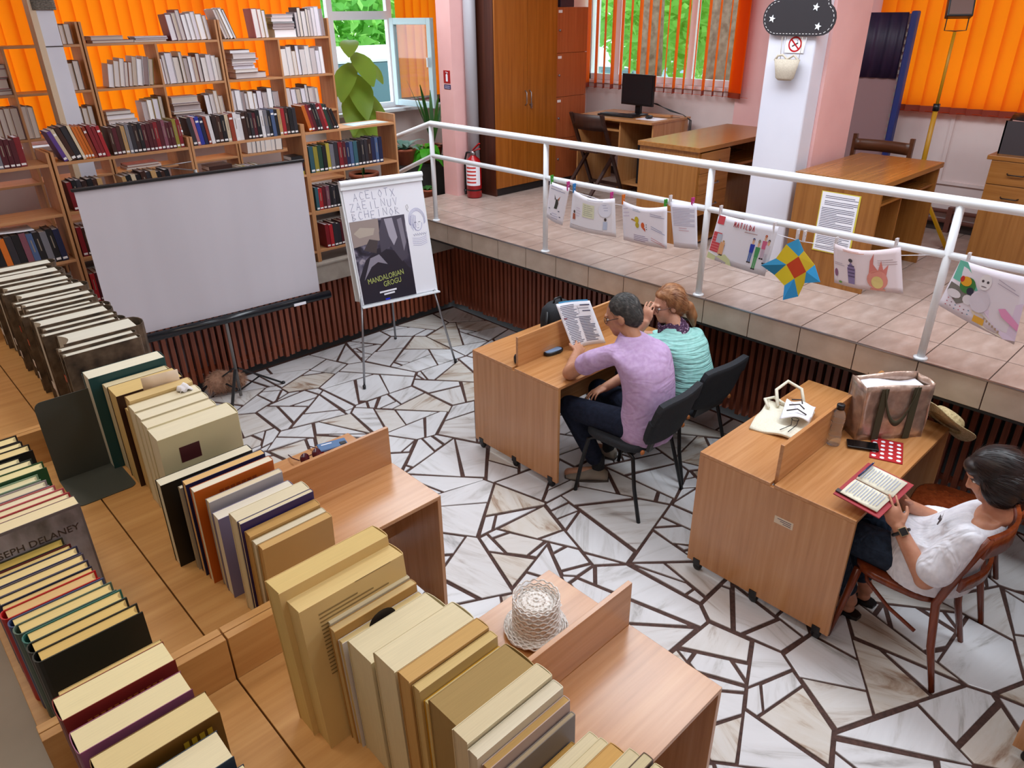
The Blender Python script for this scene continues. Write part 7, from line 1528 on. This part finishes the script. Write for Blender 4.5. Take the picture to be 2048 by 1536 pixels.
S.disc(.68, .28, .14, .24, '#d88a7c', 'drawn_flame', 18); S.poly([(.57, .40), (.60, .74), (.66, .92), (.64, .66), (.70, .50), (.75, .74), (.77, .52), (.84, .64), (.80, .36)], '#d07a70', 'drawn_flame'); S.disc(.68, .22, .08, .15, '#d8c27c', 'drawn_flame_core', 16, .0026); S.rect(.58, .78, .02, .07, '#c98a78', 'drawn_logs')
S.poly([(.26, .10), (.36, .10), (.38, .50), (.31, .66), (.25, .50)], '#8a7aa4', 'drawn_figure')
for k in range(4): S.rect(.26, .37, .28+.09*k, .31+.09*k, '#5a4a6c', 'drawn_stripe', .0026)
S.disc(.31, .70, .035, .05, '#4a4048', 'drawn_head'); S.lines(.18, .52, .93, .03, 2, '#d8906a'); S.lines(.70, .95, .74, .05, 3, '#b49a9c'); S.disc(.05, .3, .03, .10, '#8a5a78', 'scribble'); S.disc(.12, .08, .03, .03, '#6a9a4a', 'scribble'); S.lines(.02, .2, .55, .04, 2, '#a89aa8')
S = Sheet('drawing_sheet', 'large colourful collage drawing at right end of the line', (1.016, 1.63), (.709, 1.608), (1.063, 1.379), (.688, 1.272), lambda a, q: (.02*math.sin(a*PI),), '#e4dce6')
S.poly([(.0, 1), (.12, 1), (.42, .55), (.02, .62)], '#6cc0aa', 'teal_corner'); S.disc(.25, .60, .11, .15, '#3a7a3a', 'feather_area', 16, .0026); S.disc(.21, .66, .08, .09, '#e0a020', 'feather_area', 14, .003); S.disc(.15, .68, .03, .06, '#c02a24', 'feather_area', 12, .0033); S.disc(.31, .52, .05, .07, '#26263a', 'feather_area', 12, .003)
S.poly([(.02, .55), (.35, .48), (.40, .38), (.2, .2), (.02, .35)], '#77736e', 'grey_area'); S.disc(.12, .36, .10, .08, '#dcd6dc', 'pale_shape', 12, .0026); S.disc(.32, .36, .07, .09, '#dcd6dc', 'pale_shape', 12, .0026)
S.disc(.46, .76, .085, .14, '#e8e4e8', 'drawn_skull', 16, .0026); [S.disc(.46+d_, .77, .018, .024, '#4a4448', 'drawn_eye', 10, .003) for d_ in (-.035, .035)]; S.disc(.46, .68, .04, .012, '#8a8288', 'drawn_mouth', 10, .003)
S.disc(.47, .42, .13, .19, '#d8d0dc', 'white_disc', 20, .0034); S.poly([(.55, .30), (1, .62), (1, .05), (.86, .0)], '#e0cfe6', 'lilac_area'); S.poly([(.72, .42), (.80, .46), (1, .30), (1, .20), (.78, .32)], '#e79ac4', 'pink_arm', .003); S.poly([(.40, .22), (.55, .24), (.86, .01), (.55, .04)], '#e2d6c4', 'striped_area', .002); S.rect(.46, .60, .06, .17, '#e0a83a', 'orange_card', .003)
for k in range(14): S.disc(.08+.06*(k % 6), .10+.07*(k//6)+.02*(k % 2), .010, .010, ['#c05a6a', '#7a4a5a', '#5a8aa8'][k % 3], 'drawn_dot', 8, .0026)
for k in range(6): S.rect(.58+.04*k, .60+.04*k, .16-.02*k, .20-.02*k, '#b49a86', 'drawn_stripe', .003)
S.lines(.62, .92, .86, .06, 2, '#b4a8b8', 'scribble', -.1)
PG = {'green': '#3fa02c', 'pink': '#c83a8e', 'blue': '#2f86cc', 'orange': '#e0761c', 'white': '#e2dde0'}
for col, y_, z_, w_ in (('green', 3.833, 1.636, 'green peg at left corner of the cup drawing'), ('pink', 3.668, 1.611, 'pink peg at right corner of the cup drawing'), ('blue', 3.608, 1.605, 'blue peg at left corner of the speech bubble drawing'), ('pink', 3.256, 1.596, 'pink peg at right corner of the speech bubble drawing'), ('orange', 3.151, 1.595, 'orange peg at left corner of the bird drawing'), ('green', 2.80, 1.618, 'green peg at right corner of the bird drawing'), ('white', 2.765, 1.65, 'white peg at left corner of the typed sheet'), ('pink', 2.595, 1.661, 'pink peg at right corner of the typed sheet'), ('white', 2.388, 1.645, 'white peg at left corner of the red-lettered drawing'), ('white', 2.02, 1.606, 'white peg at right corner of the red-lettered drawing'), ('white', 1.873, 1.592, 'white peg on the paper star, left of two'), ('white', 1.832, 1.592, 'white peg on the paper star, right of two'), ('white', 1.645, 1.59, 'white peg at left corner of the fire drawing'), ('white', 1.334, 1.645, 'white peg at right corner of the fire drawing'), ('white', .986, 1.641, 'white peg on the collage drawing')):
    peg(mat('peg_'+col, PG[col], .4), w_, y_, z_)
# ---- finishing
SC.cycles.use_denoising = True
